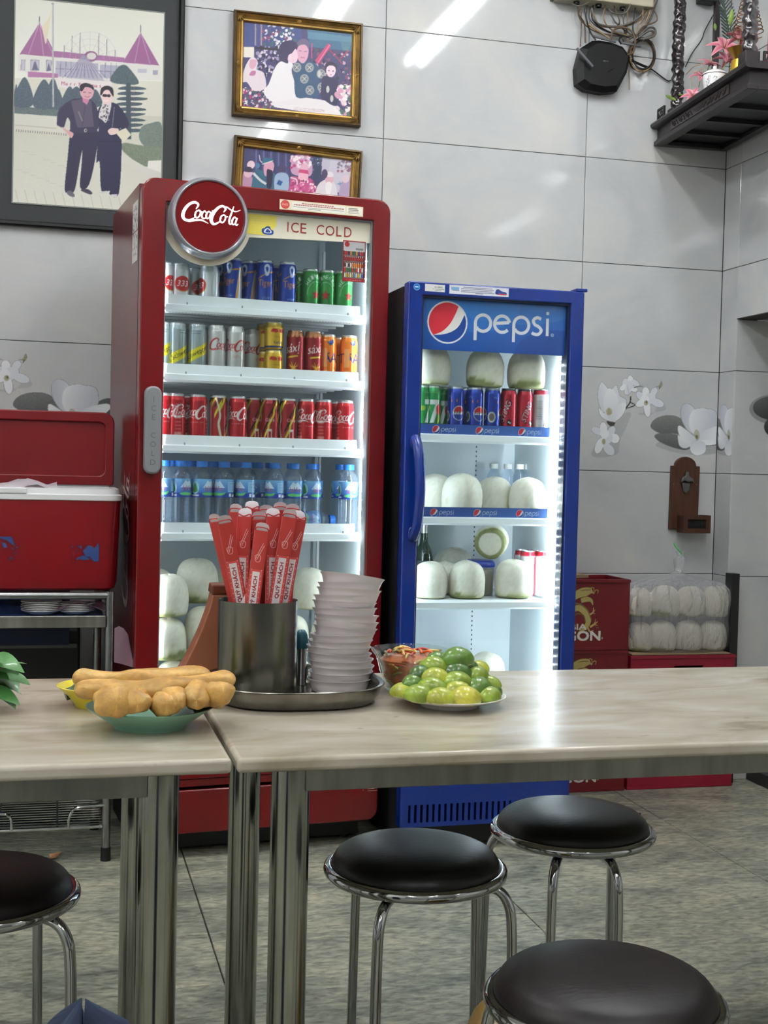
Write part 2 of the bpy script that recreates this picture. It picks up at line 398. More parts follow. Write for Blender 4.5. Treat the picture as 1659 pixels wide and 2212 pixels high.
def slate_mat():
    m, N, L, b = nodes('slate_floor')
    g = N.new('ShaderNodeNewGeometry')
    mp = N.new('ShaderNodeMapping'); mp.inputs['Rotation'].default_value = (0, 0, 0.25); mp.inputs['Scale'].default_value = (0.55, 1.3, 1); L.new(g.outputs['Position'], mp.inputs[0])
    n1 = N.new('ShaderNodeTexNoise'); n1.inputs['Scale'].default_value = 5; n1.inputs['Detail'].default_value = 9; n1.inputs['Roughness'].default_value = 0.65; n1.inputs['Distortion'].default_value = 0.8; L.new(mp.outputs[0], n1.inputs['Vector'])
    r1 = ramp(N, [(0.27, (94, 98, 95)), (0.44, (148, 151, 137)), (0.57, (182, 182, 163)), (0.74, (212, 203, 178))]); L.new(n1.outputs['Fac'], r1.inputs[0])
    n2 = N.new('ShaderNodeTexNoise'); n2.inputs['Scale'].default_value = 55; n2.inputs['Detail'].default_value = 5; n2.inputs['Distortion'].default_value = 0.5; L.new(mp.outputs[0], n2.inputs['Vector'])
    r2 = ramp(N, [(0.30, (108, 110, 110)), (0.5, (206, 206, 202)), (0.68, (255, 255, 250))]); L.new(n2.outputs['Fac'], r2.inputs[0])
    mx = N.new('ShaderNodeMix'); mx.data_type = 'RGBA'; mx.blend_type = 'MULTIPLY'; mx.inputs[0].default_value = 0.8; L.new(r1.outputs[0], mx.inputs[6]); L.new(r2.outputs[0], mx.inputs[7])
    L.new(mx.outputs[2], b.inputs['Base Color']); b.inputs['Roughness'].default_value = 0.42; b.inputs['Specular IOR Level'].default_value = 0.45
    bp = N.new('ShaderNodeBump'); bp.inputs['Strength'].default_value = 0.8; bp.inputs['Distance'].default_value = 0.005; L.new(n2.outputs['Fac'], bp.inputs['Height']); L.new(bp.outputs[0], b.inputs['Normal'])
    return m
def marble_mat():
    m, N, L, b = nodes('table_marble')
    g = N.new('ShaderNodeNewGeometry')
    mp = N.new('ShaderNodeMapping'); mp.inputs['Rotation'].default_value = (0, 0, -0.35); mp.inputs['Scale'].default_value = (0.75, 2.0, 1.0); L.new(g.outputs['Position'], mp.inputs[0])
    n1 = N.new('ShaderNodeTexNoise'); n1.inputs['Scale'].default_value = 5; n1.inputs['Detail'].default_value = 8; n1.inputs['Distortion'].default_value = 0.9; L.new(mp.outputs[0], n1.inputs['Vector'])
    r1 = ramp(N, [(0.26, (142, 131, 110)), (0.42, (170, 161, 143)), (0.56, (184, 176, 160)), (0.74, (200, 194, 181))]); L.new(n1.outputs['Fac'], r1.inputs[0])
    n2 = N.new('ShaderNodeTexNoise'); n2.inputs['Scale'].default_value = 16; n2.inputs['Detail'].default_value = 6; n2.inputs['Distortion'].default_value = 1.6; L.new(mp.outputs[0], n2.inputs['Vector'])
    r2 = N.new('ShaderNodeValToRGB'); e = r2.color_ramp.elements; e[0].position = 0.66; e[0].color = (0,0,0,1); e[1].position = 0.75; e[1].color = (1,1,1,1); L.new(n2.outputs['Fac'], r2.inputs[0])
    mx = N.new('ShaderNodeMix'); mx.data_type = 'RGBA'; ms = N.new('ShaderNodeMath'); ms.operation = 'MULTIPLY'; ms.inputs[1].default_value = 0.5
    L.new(r2.outputs[0], ms.inputs[0]); L.new(ms.outputs[0], mx.inputs[0]); L.new(r1.outputs[0], mx.inputs[6]); mx.inputs[7].default_value = C4((110, 96, 76))
    L.new(mx.outputs[2], b.inputs['Base Color']); b.inputs['Roughness'].default_value = 0.24; b.inputs['Specular IOR Level'].default_value = 0.5
    return m
def steel_mat(name, col=(150, 152, 150), rough=0.2, streak=0.35):
    m, N, L, b = nodes(name)
    tc = N.new('ShaderNodeTexCoord'); mp = N.new('ShaderNodeMapping'); mp.inputs['Scale'].default_value = (9, 9, 1.2); L.new(tc.outputs['Object'], mp.inputs[0])
    n = N.new('ShaderNodeTexNoise'); n.inputs['Scale'].default_value = 4; n.inputs['Detail'].default_value = 6; L.new(mp.outputs[0], n.inputs['Vector'])
    r = N.new('ShaderNodeMapRange'); r.inputs[1].default_value = 0.3; r.inputs[2].default_value = 0.75; r.inputs[3].default_value = 1-streak; r.inputs[4].default_value = 1.0; L.new(n.outputs['Fac'], r.inputs[0])
    v = N.new('ShaderNodeVectorMath'); v.operation = 'SCALE'; v.inputs[0].default_value = C4(col)[:3]; L.new(r.outputs[0], v.inputs['Scale']); L.new(v.outputs[0], b.inputs['Base Color'])
    b.inputs['Metallic'].default_value = 1.0
    r2 = N.new('ShaderNodeMapRange'); r2.inputs[3].default_value = rough*0.7; r2.inputs[4].default_value = rough*1.6; L.new(n.outputs['Fac'], r2.inputs[0]); L.new(r2.outputs[0], b.inputs['Roughness'])
    return m
def decal_mat(name, rough=0.12):
    m, N, L, b = nodes(name)
    a = N.new('ShaderNodeAttribute'); a.attribute_name = 'Col'; L.new(a.outputs['Color'], b.inputs['Base Color']); b.inputs['Roughness'].default_value = rough
    t = N.new('ShaderNodeBsdfTransparent'); mx = N.new('ShaderNodeMixShader'); L.new(a.outputs['Alpha'], mx.inputs[0]); L.new(t.outputs[0], mx.inputs[1]); L.new(b.outputs[0], mx.inputs[2])
    L.new(mx.outputs[0], N['Material Output'].inputs[0]); return m
TILE = wall_tile_mat(); SLATE = slate_mat(); MARBLE = marble_mat()
STEEL = steel_mat('steel', (180, 180, 172), 0.13, 0.35); CHROME = steel_mat('chrome', (196, 197, 198), 0.07, 0.12); SATIN = steel_mat('satin_steel', (170, 168, 160), 0.34, 0.35)
DECAL = decal_mat('tile_print'); PRINT = mat('print_paper', attr=True, rough=0.45); PRINTG = mat('print_gloss', attr=True, rough=0.18, coat=0.3)
CANP = mat('can_print', attr=True, rough=0.24, metal=0.45, spec=0.6)
GROUT = mat('grout', (70, 70, 68), 0.9); WHITE = mat('white_paint', (232, 232, 228), 0.6); BLACKP = mat('black_plastic', (16, 16, 18), 0.42)

# ---------------------------------------------------------------- the room
def tile_mesh(name, w, h, axis, m):
    b = MB(); e = 0.0011 if axis != 'z' else 0.0018; d = 0.012; c = 0.0012
    # front face slightly inset: a real chamfered edge
    pts = {'y': lambda a, z, q: (a, -q, z), 'z': lambda a, z, q: (a, z, q), 'x': lambda a, z, q: (-q, a, z)}[axis]
    o = [(e, e), (w-e, e), (w-e, h-e), (e, h-e)]; i = [(e+c, e+c), (w-e-c, e+c), (w-e-c, h-e-c), (e+c, h-e-c)]
    vs = [pts(*p, 0) for p in o]+[pts(*p, d-c) for p in o]+[pts(*p, d) for p in i]
    fs = [(8, 9, 10, 11)]
    for k in range(4):
        j = (k+1) % 4; fs += [(k, j, 4+j, 4+k), (4+k, 4+j, 8+j, 8+k)]
    b.add(vs, fs); me = b.build('t', m, smooth=0); mesh = me.data; bpy.data.objects.remove(me); mesh.name = name
    return mesh
_tm = {}
def put_tile(parent, axis, a0, a1, z0, z1, base, m):
    k = (axis, round(a1-a0, 4), round(z1-z0, 4), m.name)
    if k not in _tm: _tm[k] = tile_mesh('tile', a1-a0, z1-z0, axis, m)
    loc = {'y': (a0, base, z0), 'z': (a0, z0, base), 'x': (base, a0, z0)}[axis]
    return link('tile', _tm[k], parent, loc)
XR = 0.595; YS = -0.120; SOF = 1.80
rows = [(i*0.4, min(i*0.4+0.4, CEIL_Z)) for i in range(9)]
wb = struct(MB().box(-4.2, XR, 0.012, 0.14, 0, CEIL_Z).build('wall_back', GROUT, smooth=0))
for (z0, z1) in rows:
    for i in range(-5, 1):
        put_tile(wb, 'y', i*0.8 if i > -5 else -4.0, min(i*0.8+0.8, XR), z0, z1, 0.012, TILE)
wr = MB(); wr.box(XR+0.012, XR+0.10, YS+0.014, 0.14, 0, CEIL_Z); wr.box(XR+0.012, XR+0.10, -4.2, YS, SOF, CEIL_Z)
wr = struct(wr.build('wall_right', GROUT, smooth=0))
for (z0, z1) in rows:
    put_tile(wr, 'x', YS, 0.0, z0, z1, XR+0.012, TILE)
    if z1 > SOF:
        for j in range(5): put_tile(wr, 'x', YS-0.8*(j+1), YS-0.8*j, max(z0, SOF), z1, XR+0.012, TILE)
wn = struct(MB().box(XR+0.101, 2.60, YS+0.013, 0.14, 0, SOF).build('wall_recess', GROUT, smooth=0))
for (z0, z1) in rows:
    if z0 < SOF:
        for j in range(3): put_tile(wn, 'y', XR+0.0025+0.8*j, min(XR+0.0025+0.8*j+0.8, 2.6), z0, min(z1, SOF-0.001), YS+0.012, TILE)
struct(MB().box(XR+0.101, 2.6, -4.2, YS+0.012, SOF+0.001, SOF+0.08).build('ceiling_recess', mat('soffit_paint', (176, 176, 170), 0.7), smooth=0))
struct(MB().box(2.6, 2.7, -8, 0.14, 0, CEIL_Z).build('wall_side', WHITE, smooth=0))
struct(MB().box(-4.3, -4.2, -8, 0.14, 0, CEIL_Z).build('wall_left', WHITE, smooth=0))
struct(MB().box(-4.3, 2.7, -8.1, -8, 0, CEIL_Z).build('wall_front', mat('far_wall_paint', (150, 152, 150), 0.6), smooth=0))
struct(MB().box(-4.3, 2.7, -8.1, 0.14, CEIL_Z, CEIL_Z+0.1).build('ceiling', mat('ceiling_paint', (226, 226, 222), 0.8), smooth=0))
fl = struct(MB().box(-4.3, 2.7, -8.1, 0.14, -0.12, -0.012).build('floor', mat('floor_grout', (44, 46, 46), 0.9), smooth=0))
FX = [-4.05, -3.22, -2.39, -1.557, -0.705, 0.10, 0.91, 1.72, 2.6]; FY = [0.0, -0.60, -1.405, -2.21, -3.01, -3.82, -4.62, -5.42]
for a, b_ in zip(FX[:-1], FX[1:]):
    for c, d in zip(FY[1:], FY[:-1]): put_tile(fl, 'z', a, b_, c, d, -0.012, SLATE)
# ceiling lamps: some seen mirrored in the wall tiles, the rest unseen
def ceiling_lamp(x, y, n):
    e = empty('ceiling_light', (x, y, CEIL_Z))
    tag(e, LAMP_LABELS[n], 'ceiling light', 'ceiling lights')
    MB().box(-0.055, 0.055, -0.63, 0.63, -0.045, 0).build('housing', WHITE, e, smooth=0, bevel=0.006)
    t = MB().tube([(-0.036, -0.58, -0.062), (-0.036, 0.58, -0.062)], 0.013, 10).build('tube', TUBE, e)
    u = t.copy(); COL.objects.link(u); u.parent = e; u.location = (0.072, 0, 0)
LAMP_LABELS = ['twin tube ceiling light mirrored as a double streak left of the black router', 'twin tube ceiling light mirrored above the upper gold frame', 'twin tube ceiling light over the red ice chest', 'twin tube ceiling light mirrored between the two gold frames', 'twin tube ceiling light mirrored faintly below the router', 'twin tube ceiling light over the near left stool', 'twin tube ceiling light nearest the left wall', 'twin tube ceiling light behind the photographer on the right', 'twin tube ceiling light behind the photographer on the left']
TUBE = mat('lamp_tube', (255, 255, 255), 0.4, emit=(250, 252, 255), estr=TUBE_E)
for n, (x, y) in enumerate(FIXTURES): ceiling_lamp(x, y, n)

# ---- flowers and pebbles printed on one row of wall tiles (flat print on the tile)
def flower_canvas(x0, x1, z0, z1, nx, ny):
    cv = Canvas(x0, x1, z0, z1, nx, ny, (205, 207, 210), 0.0)
    cv.tf = lambda P: np.array([on_plane(1230+px/3.161, 760+py/3.161, 1, 0.0)[[0, 2]] for px, py in P])
    G1, G2, G3 = (236, 238, 241), (206, 210, 217), (180, 185, 194)
    for r_ in (1.15, 1.0): # soft printed drop shade round the motif
        pass
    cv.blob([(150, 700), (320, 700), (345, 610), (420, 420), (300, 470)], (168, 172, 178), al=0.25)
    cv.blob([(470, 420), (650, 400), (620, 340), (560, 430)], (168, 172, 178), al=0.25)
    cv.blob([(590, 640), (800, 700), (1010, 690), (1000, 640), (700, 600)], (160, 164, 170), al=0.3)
    # left magnolia
    cv.blob([(255, 475), (290, 470), (318, 460), (300, 512), (270, 500)], (60, 58, 55))
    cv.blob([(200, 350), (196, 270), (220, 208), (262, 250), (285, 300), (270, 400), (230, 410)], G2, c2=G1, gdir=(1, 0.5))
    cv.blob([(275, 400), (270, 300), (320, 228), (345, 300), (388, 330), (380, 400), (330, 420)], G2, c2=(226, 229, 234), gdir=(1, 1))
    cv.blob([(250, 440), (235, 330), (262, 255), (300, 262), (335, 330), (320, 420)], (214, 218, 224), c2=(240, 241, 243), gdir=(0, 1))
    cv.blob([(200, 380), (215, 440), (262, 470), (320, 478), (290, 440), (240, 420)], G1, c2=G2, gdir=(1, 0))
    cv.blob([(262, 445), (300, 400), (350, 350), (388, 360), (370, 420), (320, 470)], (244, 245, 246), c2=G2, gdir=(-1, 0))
    cv.ell(272, 408, 22, 26, (176, 172, 138), al=0.7); cv.blob([(258, 430), (268, 380), (290, 420)], (150, 146, 110), al=0.7)
    # small upper blossom
    for a, (x, y, rx, ry, ro) in enumerate([(380, 210, 30, 14, 70), (420, 195, 34, 14, 110), (450, 215, 34, 13, 140), (370, 245, 30, 13, 30), (400, 265, 34, 16, 60), (440, 255, 26, 14, 150), (410, 230, 30, 18, 90)]):
        cv.ell(x, y, rx, ry*1.45, (236, 238, 241) if a % 2 else (220, 223, 229), rot=-ro)
    cv.stroke([(395, 235), (405, 280), (400, 300)], 5, G3); cv.stroke([(440, 245), (480, 236), (505, 240)], [7, 4, 2], (50, 48, 46), sm=4)
    cv.stroke([(418, 305), (414, 345), (390, 380), (386, 396)], [8, 9, 9, 6], (36, 34, 33), sm=4); cv.stroke([(414, 345), (448, 365), (395, 385)], [7, 8, 7], (36, 34, 33), sm=3)
    # right middle magnolia
    for a, (x, y, rx, ry, ro) in enumerate([(480, 300, 32, 16, 120), (520, 275, 34, 18, 95), (575, 275, 34, 16, 60), (490, 350, 40, 18, 30), (600, 350, 46, 20, 160), (530, 385, 24, 44, 5), (550, 320, 42, 26, 40), (515, 325, 30, 20, 100)]):
        cv.ell(x, y, rx, ry*1.4, (238, 239, 242) if a % 2 else (219, 223, 229), rot=-ro)
    cv.ell(522, 350, 14, 18, (160, 158, 128), al=0.9); cv.ell(526, 344, 6, 9, (96, 92, 70))
    # bud
    cv.blob([(590, 240), (612, 232), (625, 204), (632, 225), (622, 244), (604, 242)], (150, 150, 118)); cv.stroke([(618, 242), (610, 258)], 5, (50, 48, 44))
    # low left blossom
    for a, (x, y, rx, ry, ro) in enumerate([(190, 540, 40, 18, 150), (235, 520, 40, 18, 100), (285, 545, 40, 18, 60), (310, 590, 30, 24, 20), (260, 590, 40, 26, 60), (205, 640, 26, 40, 160), (270, 665, 30, 34, 40), (240, 560, 30, 22, 120)]):
        cv.ell(x, y, rx*1.05, ry*1.4, (236, 238, 240) if a % 2 else (216, 220, 226), rot=-ro)
    cv.ell(235, 612, 12, 20, (150, 148, 110), al=0.9)
    # pebbles and the big magnolia
    cv.blob([(580, 570), (640, 550), (700, 560), (800, 580), (830, 640), (790, 668), (700, 650), (610, 610)], (110, 112, 112), c2=(74, 76, 76), gdir=(0, -1), nz=8)
    cv.blob([(553, 510), (585, 458), (660, 434), (740, 445), (800, 500), (790, 560), (690, 556), (610, 552)], (92, 94, 94), c2=(124, 126, 124), gdir=(0, 1), nz=9)
    cv.stroke([(930, 636), (1010, 630), (1060, 610)], 12, (60, 58, 56)); cv.blob([(985, 510), (1040, 470), (1090, 480), (1130, 560), (1060, 600), (1000, 560)], (92, 94, 94), nz=9)
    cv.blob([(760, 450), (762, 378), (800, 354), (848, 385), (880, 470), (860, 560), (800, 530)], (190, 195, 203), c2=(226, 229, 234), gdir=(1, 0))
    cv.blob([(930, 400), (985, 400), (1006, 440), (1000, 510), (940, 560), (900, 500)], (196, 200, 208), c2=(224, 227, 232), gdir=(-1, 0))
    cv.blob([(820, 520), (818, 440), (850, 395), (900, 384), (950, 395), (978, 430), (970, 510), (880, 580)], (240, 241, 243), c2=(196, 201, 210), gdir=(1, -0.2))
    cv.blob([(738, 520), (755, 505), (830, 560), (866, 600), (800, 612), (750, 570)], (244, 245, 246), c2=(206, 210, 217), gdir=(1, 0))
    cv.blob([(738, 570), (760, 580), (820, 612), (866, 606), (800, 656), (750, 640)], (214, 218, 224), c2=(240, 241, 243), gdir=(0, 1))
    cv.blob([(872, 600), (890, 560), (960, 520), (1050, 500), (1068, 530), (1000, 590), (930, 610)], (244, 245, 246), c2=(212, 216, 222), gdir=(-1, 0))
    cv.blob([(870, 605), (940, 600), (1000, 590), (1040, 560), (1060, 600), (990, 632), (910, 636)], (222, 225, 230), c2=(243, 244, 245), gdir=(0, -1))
    cv.blob([(825, 620), (870, 604), (920, 620), (925, 680), (870, 708), (826, 680)], (243, 244, 246), c2=(208, 212, 219), gdir=(0, 1))
    cv.ell(868, 565, 18, 36, (150, 150, 120), al=0.6, rot=-10); cv.ell(866, 580, 9, 14, (96, 92, 66))
    return cv
fc = flower_canvas(0.02, 0.67, 1.20, 1.60, 520, 320)
def fmap(dx, y=-0.0004, xm=99.0): return lambda X, Y: np.stack([np.minimum(X+dx, xm), np.full_like(X, y), Y], 1)
def cut(cv, x1):
    k = int((x1-cv.x0)/(cv.x1-cv.x0)*cv.nx); c = Canvas(cv.x0, cv.x0+(cv.x1-cv.x0)*k/cv.nx, cv.y0, cv.y1, k, cv.ny); c.a = cv.a[:, :k].copy(); c.al = cv.al[:, :k].copy(); return c
def span(cv, xa, xb):
    i = int((xa-cv.x0)/(cv.x1-cv.x0)*cv.nx); j = int((xb-cv.x0)/(cv.x1-cv.x0)*cv.nx); c = Canvas(0, xb-xa, cv.y0, cv.y1, j-i, cv.ny); c.a = cv.a[:, i:j].copy(); c.al = cv.al[:, i:j].copy(); return c
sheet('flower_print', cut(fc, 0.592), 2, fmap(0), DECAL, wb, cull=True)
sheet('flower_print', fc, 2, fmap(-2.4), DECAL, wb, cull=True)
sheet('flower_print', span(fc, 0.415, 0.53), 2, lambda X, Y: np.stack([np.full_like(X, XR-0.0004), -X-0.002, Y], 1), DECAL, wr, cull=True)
pc = Canvas(0.64, 0.86, 1.20, 1.60, 176, 320, (110, 112, 112), 0.0)
pc.ell(0.762, 1.455, 0.098, 0.056, (176, 178, 180), al=0.4); pc.ell(0.770, 1.460, 0.090, 0.046, (60, 62, 62), c2=(104, 106, 106), gdir=(0, 1), nz=7)
pc.ell(0.800, 1.388, 0.070, 0.046, (44, 46, 46), c2=(92, 94, 94), gdir=(0, 1), nz=7); pc.ell(0.84, 1.44, 0.03, 0.03, (236, 238, 240))
sheet('pebble_print', pc, 2, lambda X, Y: np.stack([X, np.full_like(X, YS-0.0004), Y], 1), DECAL, wn, cull=True)

# ---------------------------------------------------------------- tables
def table(x0, x1, lab, legs_x):
    t = empty('dining_table', ((x0+x1)/2, -2.33, 0), 0, lab, 'table'); cx, cy = (x0+x1)/2, -2.33
    MB().box(x0-cx, x1-cx, -2.712-cy, -1.945-cy, 0.7265, 0.75).build('table_top', MARBLE, t, bevel=0.007, bseg=3)
    a, b = legs_x[0]-cx, legs_x[1]-cx
    for lx in (a, b):
        for ly in (-2.60-cy, -2.10-cy):
            MB().tube([(lx, ly, 0.02), (lx, ly, 0.7265)], 0.0315, 28).build('leg', STEEL, t)
            MB().lathe([(0.0, 0), (0.036, 0), (0.036, 0.02), (0.0, 0.02)], 24, (lx, ly, 0)).build('foot', BLACKP, t)
    for ly in (-2.60-cy, -2.10-cy):
        s = -1 if ly < 0 else 1
        MB().box(a+0.02, b-0.02, ly+s*0.006, ly+s*0.026, 0.674, 0.7265).build('apron', SATIN, t, smooth=0, bevel=0.002)
    for lx in (a, b): MB().box(lx-0.01, lx+0.01, -2.60-cy+0.028, -2.10-cy-0.028, 0.674, 0.7265).build('apron', SATIN, t, smooth=0, bevel=0.002)
table(-2.95, -1.688, 'marble topped table at left carrying the fried dough sticks', (-2.85, -1.787))
table(-1.680, -0.19, 'marble topped table at right carrying the bowls and limes', (-1.577, -0.29))

# ---------------------------------------------------------------- stools
VINYL = mat('black_vinyl', (11, 10, 10), 0.36, spec=0.42, bump=0.10, bscale=55, stretch=(1, 3, 1)); VINYLB = mat('brown_vinyl', (18, 11, 11), 0.42, spec=0.32, bump=0.10, bscale=55, stretch=(1, 3, 1))
def stool(x, y, angs, lab, vin, torn=None):
    s = empty('stool', (x, y, 0), 0, lab, 'stool', 'round padded stools')
    zc = 0.448
    pr = [(0.0, 0.046), (0.05, 0.0455), (0.09, 0.043), (0.125, 0.036), (0.145, 0.027), (0.156, 0.014), (0.159, 0.002), (0.156, -0.008), (0.14, -0.012), (0.0, -0.012)]
    pr = [tuple(q) for q in spline(pr, 3)]
    MB().lathe([(max(r, 0.0002), z) for r, z in pr], 56, (0, 0, zc)).build('cushion', vin, s, smooth=80)
    MB().tube([(0.1625*math.cos(a), 0.1625*math.sin(a), zc-0.007) for a in np.linspace(0, 2*math.pi, 64, endpoint=False)], 0.0112, 12, True).build('ring', CHROME, s)
    MB().lathe([(0.152, zc-0.017), (0.0, zc-0.017)], 40).build('seat_base', BLACKP, s)
    for a in angs:
        a = math.radians(a); c, q = math.cos(a), math.sin(a)
        pts = spline([(0.06, zc-0.028), (0.12, zc-0.026), (0.158, zc-0.034), (0.178, zc-0.062), (0.184, zc-0.11), (0.186, 0.25), (0.190, 0.012)], 6)
        MB().tube([(p[0]*c, p[0]*q, p[1]) for p in pts], 0.0098, 10).build('leg', CHROME, s)
        MB().lathe([(0, 0), (0.0125, 0), (0.0125, 0.022), (0.0, 0.022)], 12, (0.190*c, 0.190*q, 0)).build('foot', BLACKP, s)
    if torn:
        g = random.Random(4)
        for (a, r, z, k) in torn:
            a = math.radians(a); b = MB()
            pts = [(r*math.cos(a)+g.uniform(-k, k), r*math.sin(a)+g.uniform(-k, k), zc+z+g.uniform(0, k)) for _ in range(5)]
            b.add(pts, [(0, 1, 2), (0, 2, 3), (1, 2, 4), (0, 3, 4)]); b.build('torn_flap', BLACKP, s, smooth=0)
    return s
YW = -math.degrees(YAW)
stool(-1.285, -2.330, [YW-12, YW+47, YW+128, YW-112], 'black cushioned chrome stool half under the right table, in the middle', VINYL)
stool(-0.888, -2.138, [YW-68, YW+53, YW+160, YW+250], 'black cushioned chrome stool farthest back, in front of the blue cooler', VINYL, [(-8, 0.158, 0.012, 0.006), (4, 0.157, 0.016, 0.005)])
stool(-1.182, -2.959, [YW-30, YW+60, YW+150, YW+240], 'dark brown cushioned stool nearest the camera at bottom right', VINYLB, [(105, 0.155, 0.02, 0.006)])
stool(-2.071, -2.344, [YW-18, YW+72, YW+162, YW+252], 'dark cushioned stool at left edge under the left table', VINYLB)
# ---------------------------------------------------------------- red cooler
RED_M = mat('cooler_red', (108, 4, 10), 0.24, coat=0.15, var=0.05, scale=3); RED_S = mat('cooler_red_side', (92, 7, 12), 0.28, coat=0.1, var=0.25, scale=6, stretch=(3, 3, 0.6))
LINER = mat('cooler_liner', (196, 206, 211), 0.35); SHELF = mat('shelf_white', (236, 240, 242), 0.35); DARKV = mat('dark_void', (10, 10, 11), 0.6)
CREAM = mat('cream_panel', (232, 228, 208), 0.3); GREYH = mat('handle_grey', (128, 130, 134), 0.4); LEDM = mat('led_bead', (255, 255, 255), 0.3, emit=(240, 248, 255), estr=30.0)
PANE = glass_mat('door_glass', (248, 252, 252), 0.05, 0.02)
class Frame:
    """local frame of a cooler: x along the front, y into the depth, z up"""
    def __init__(s, ox, oy, deg): s.o = np.array([ox, oy, 0.0]); s.a = math.radians(deg); s.d = np.array([math.cos(s.a), math.sin(s.a), 0]); s.n = np.array([math.sin(s.a), -math.cos(s.a), 0])
    def w(s, u, dep, z): p = s.o+s.d*u-s.n*dep; return (float(p[0]), float(p[1]), z)
    def at(s, x, y, dep):
        c, d = px_ray(x, y); A = s.o-s.n*dep; t = ((A-c)@s.n)/(d@s.n); q = c+t*d; return float((q-A)@s.d), float(q[2])
RF = Frame(-1.7174, -0.8048, 5.56); BF = Frame(-0.9199, -0.8404, 0.886)
def led_light(parent, x, y, z0, z1, ang, watts):
    la = bpy.data.lights.new('led_glow', 'AREA'); la.shape = 'RECTANGLE'; la.size = 0.012; la.size_y = z1-z0; la.energy = watts; la.color = (0.90, 0.96, 1.0)
    o = bpy.data.objects.new('led_glow', la); COL.objects.link(o); o.parent = parent; o.location = (x, y, (z0+z1)/2); o.rotation_euler = (math.radians(90), 0, ang)
def cabinet(parent, w, d0, d1, z0, z1, t, om, lm, name='cabinet'):
    b = MB(); b.box(0, t, d0, d1, z0, z1); b.box(w-t, w, d0, d1, z0, z1); b.box(t, w-t, d1-t, d1, z0, z1); b.box(t, w-t, d0, d1-t, z1-t, z1); b.box(t, w-t, d0, d1-t, z0, z0+t)
    b.build(name, om, parent, smooth=0)
    e = 0.003; l = MB(); l.box(t, t+e, d0, d1-t, z0+t, z1-t); l.box(w-t-e, w-t, d0, d1-t, z0+t, z1-t); l.box(t+e, w-t-e, d1-t-e, d1-t, z0+t, z1-t); l.box(t+e, w-t-e, d0, d1-t-e, z1-t-e, z1-t); l.box(t+e, w-t-e, d0, d1-t-e, z0+t, z0+t+e)
    return l.build('liner', lm, parent, smooth=0)
def shelf(parent, x0, x1, z, y0, y1, strip=None, holes=False):
    s = MB(); s.box(x0, x1, y0, y1, z-0.008, z)
    s.prism([(y0-0.022, z-0.022), (y0-0.016, z-0.028), (y0+0.02, z-0.028), (y0+0.02, z-0.008), (y0-0.002, z), (y0-0.018, z-0.006)], x0-0.004, x1+0.012, ax='x')
    o = s.build('shelf', SHELF, parent, smooth=30)
    for k in range(5):
        yy = y0+0.07+k*0.085; MB().box(x0, x1, yy, yy+0.02, z-0.022, z-0.009).build('shelf_rib', SHELF, o, smooth=0)
    if holes:
        h = MB()
        for i in range(66):
            x = x0+0.008+i*(x1-x0-0.016)/65; h.box(x, x+0.0042, y0-0.0192, y0-0.0185, z-0.020, z-0.016); h.box(x, x+0.0042, y0-0.014, y0-0.008, z-0.0284, z-0.0281)
        stuff(h.build('slot_row', mat('slot_grey', (88, 94, 100), 0.6), o, smooth=0))
    if strip: strip(o)
    return o
red = empty('drinks_cooler', tuple(RF.o), RF.a, 'tall red glass-door drinks cooler with round lit sign', 'cooler')
RWd, RZ0, RZ1 = 0.768, 0.245, 2.022
cabinet(red, RWd, 0.056, 0.60, 0.225, 2.012, 0.034, RED_S, LINER)
dr = MB(); dr.ring(rrect(0, RWd, RZ0, RZ1, [0.012, 0.012, 0.04, 0.04], 6), rrect(0.070, 0.7135, 0.33, 1.955, 0.004, 6), 0.0, 0.05)
door = dr.build('door', RED_M, red, smooth=30, bevel=0.004)
MB().ring(rrect(0.0695, 0.714, 0.329, 1.956, 0.004, 3), rrect(0.0735, 0.710, 0.333, 1.952, 0.004, 3), 0.012, 0.05).build('door_gasket', mat('gasket_grey', (150, 156, 160), 0.5), door, smooth=0)
MB().box(0.0735, 0.710, 0.030, 0.034, 0.333, 1.952).build('glass_pane', PANE, door, smooth=0)
MB().box(0.004, RWd-0.004, 0.05, 0.056, 0.25, 2.01).build('door_seal', BLACKP, red, smooth=0)if False else None
# header: cream print with a round lobe behind the sign
CX, CZ = 0.196, 1.917
lob = [(0.0735, 1.952), (0.0735, 1.873)]
a0 = math.degrees(math.asin((1.876-CZ)/0.136)); lob = [(0.0735, 1.951), (0.0735, CZ-math.sqrt(0.136**2-(CX-0.0735)**2))]
for q in arc(CX, CZ, 0.136, 180+math.degrees(math.acos((CX-0.0735)/0.136)), 360-17.5, 22): lob.append(q)
lob += [(0.710, 1.890), (0.710, 1.951)]
MB().prism(lob, 0.024, 0.029).build('header_panel', CREAM, door, smooth=0)
sg = MB().lathe([(0.0, 0.028), (0.100, 0.028), (0.104, 0.024), (0.104, 0.0), (0.0, 0.0)], 64).build('round_sign', mat('sign_red', (92, 8, 12), 0.12, coat=0.6, emit=(150, 10, 16), estr=0.12), door, smooth=30, loc=(CX, 0.002, CZ), rot=(math.radians(90), 0, 0))
MB().lathe([(0.104, 0.0), (0.104, 0.030), (0.108, 0.034), (0.113, 0.030), (0.115, 0.012), (0.121, 0.0)], 64).build('sign_rim', mat('sign_rim_grey', (168, 170, 178), 0.25, metal=0.5), sg, smooth=50)
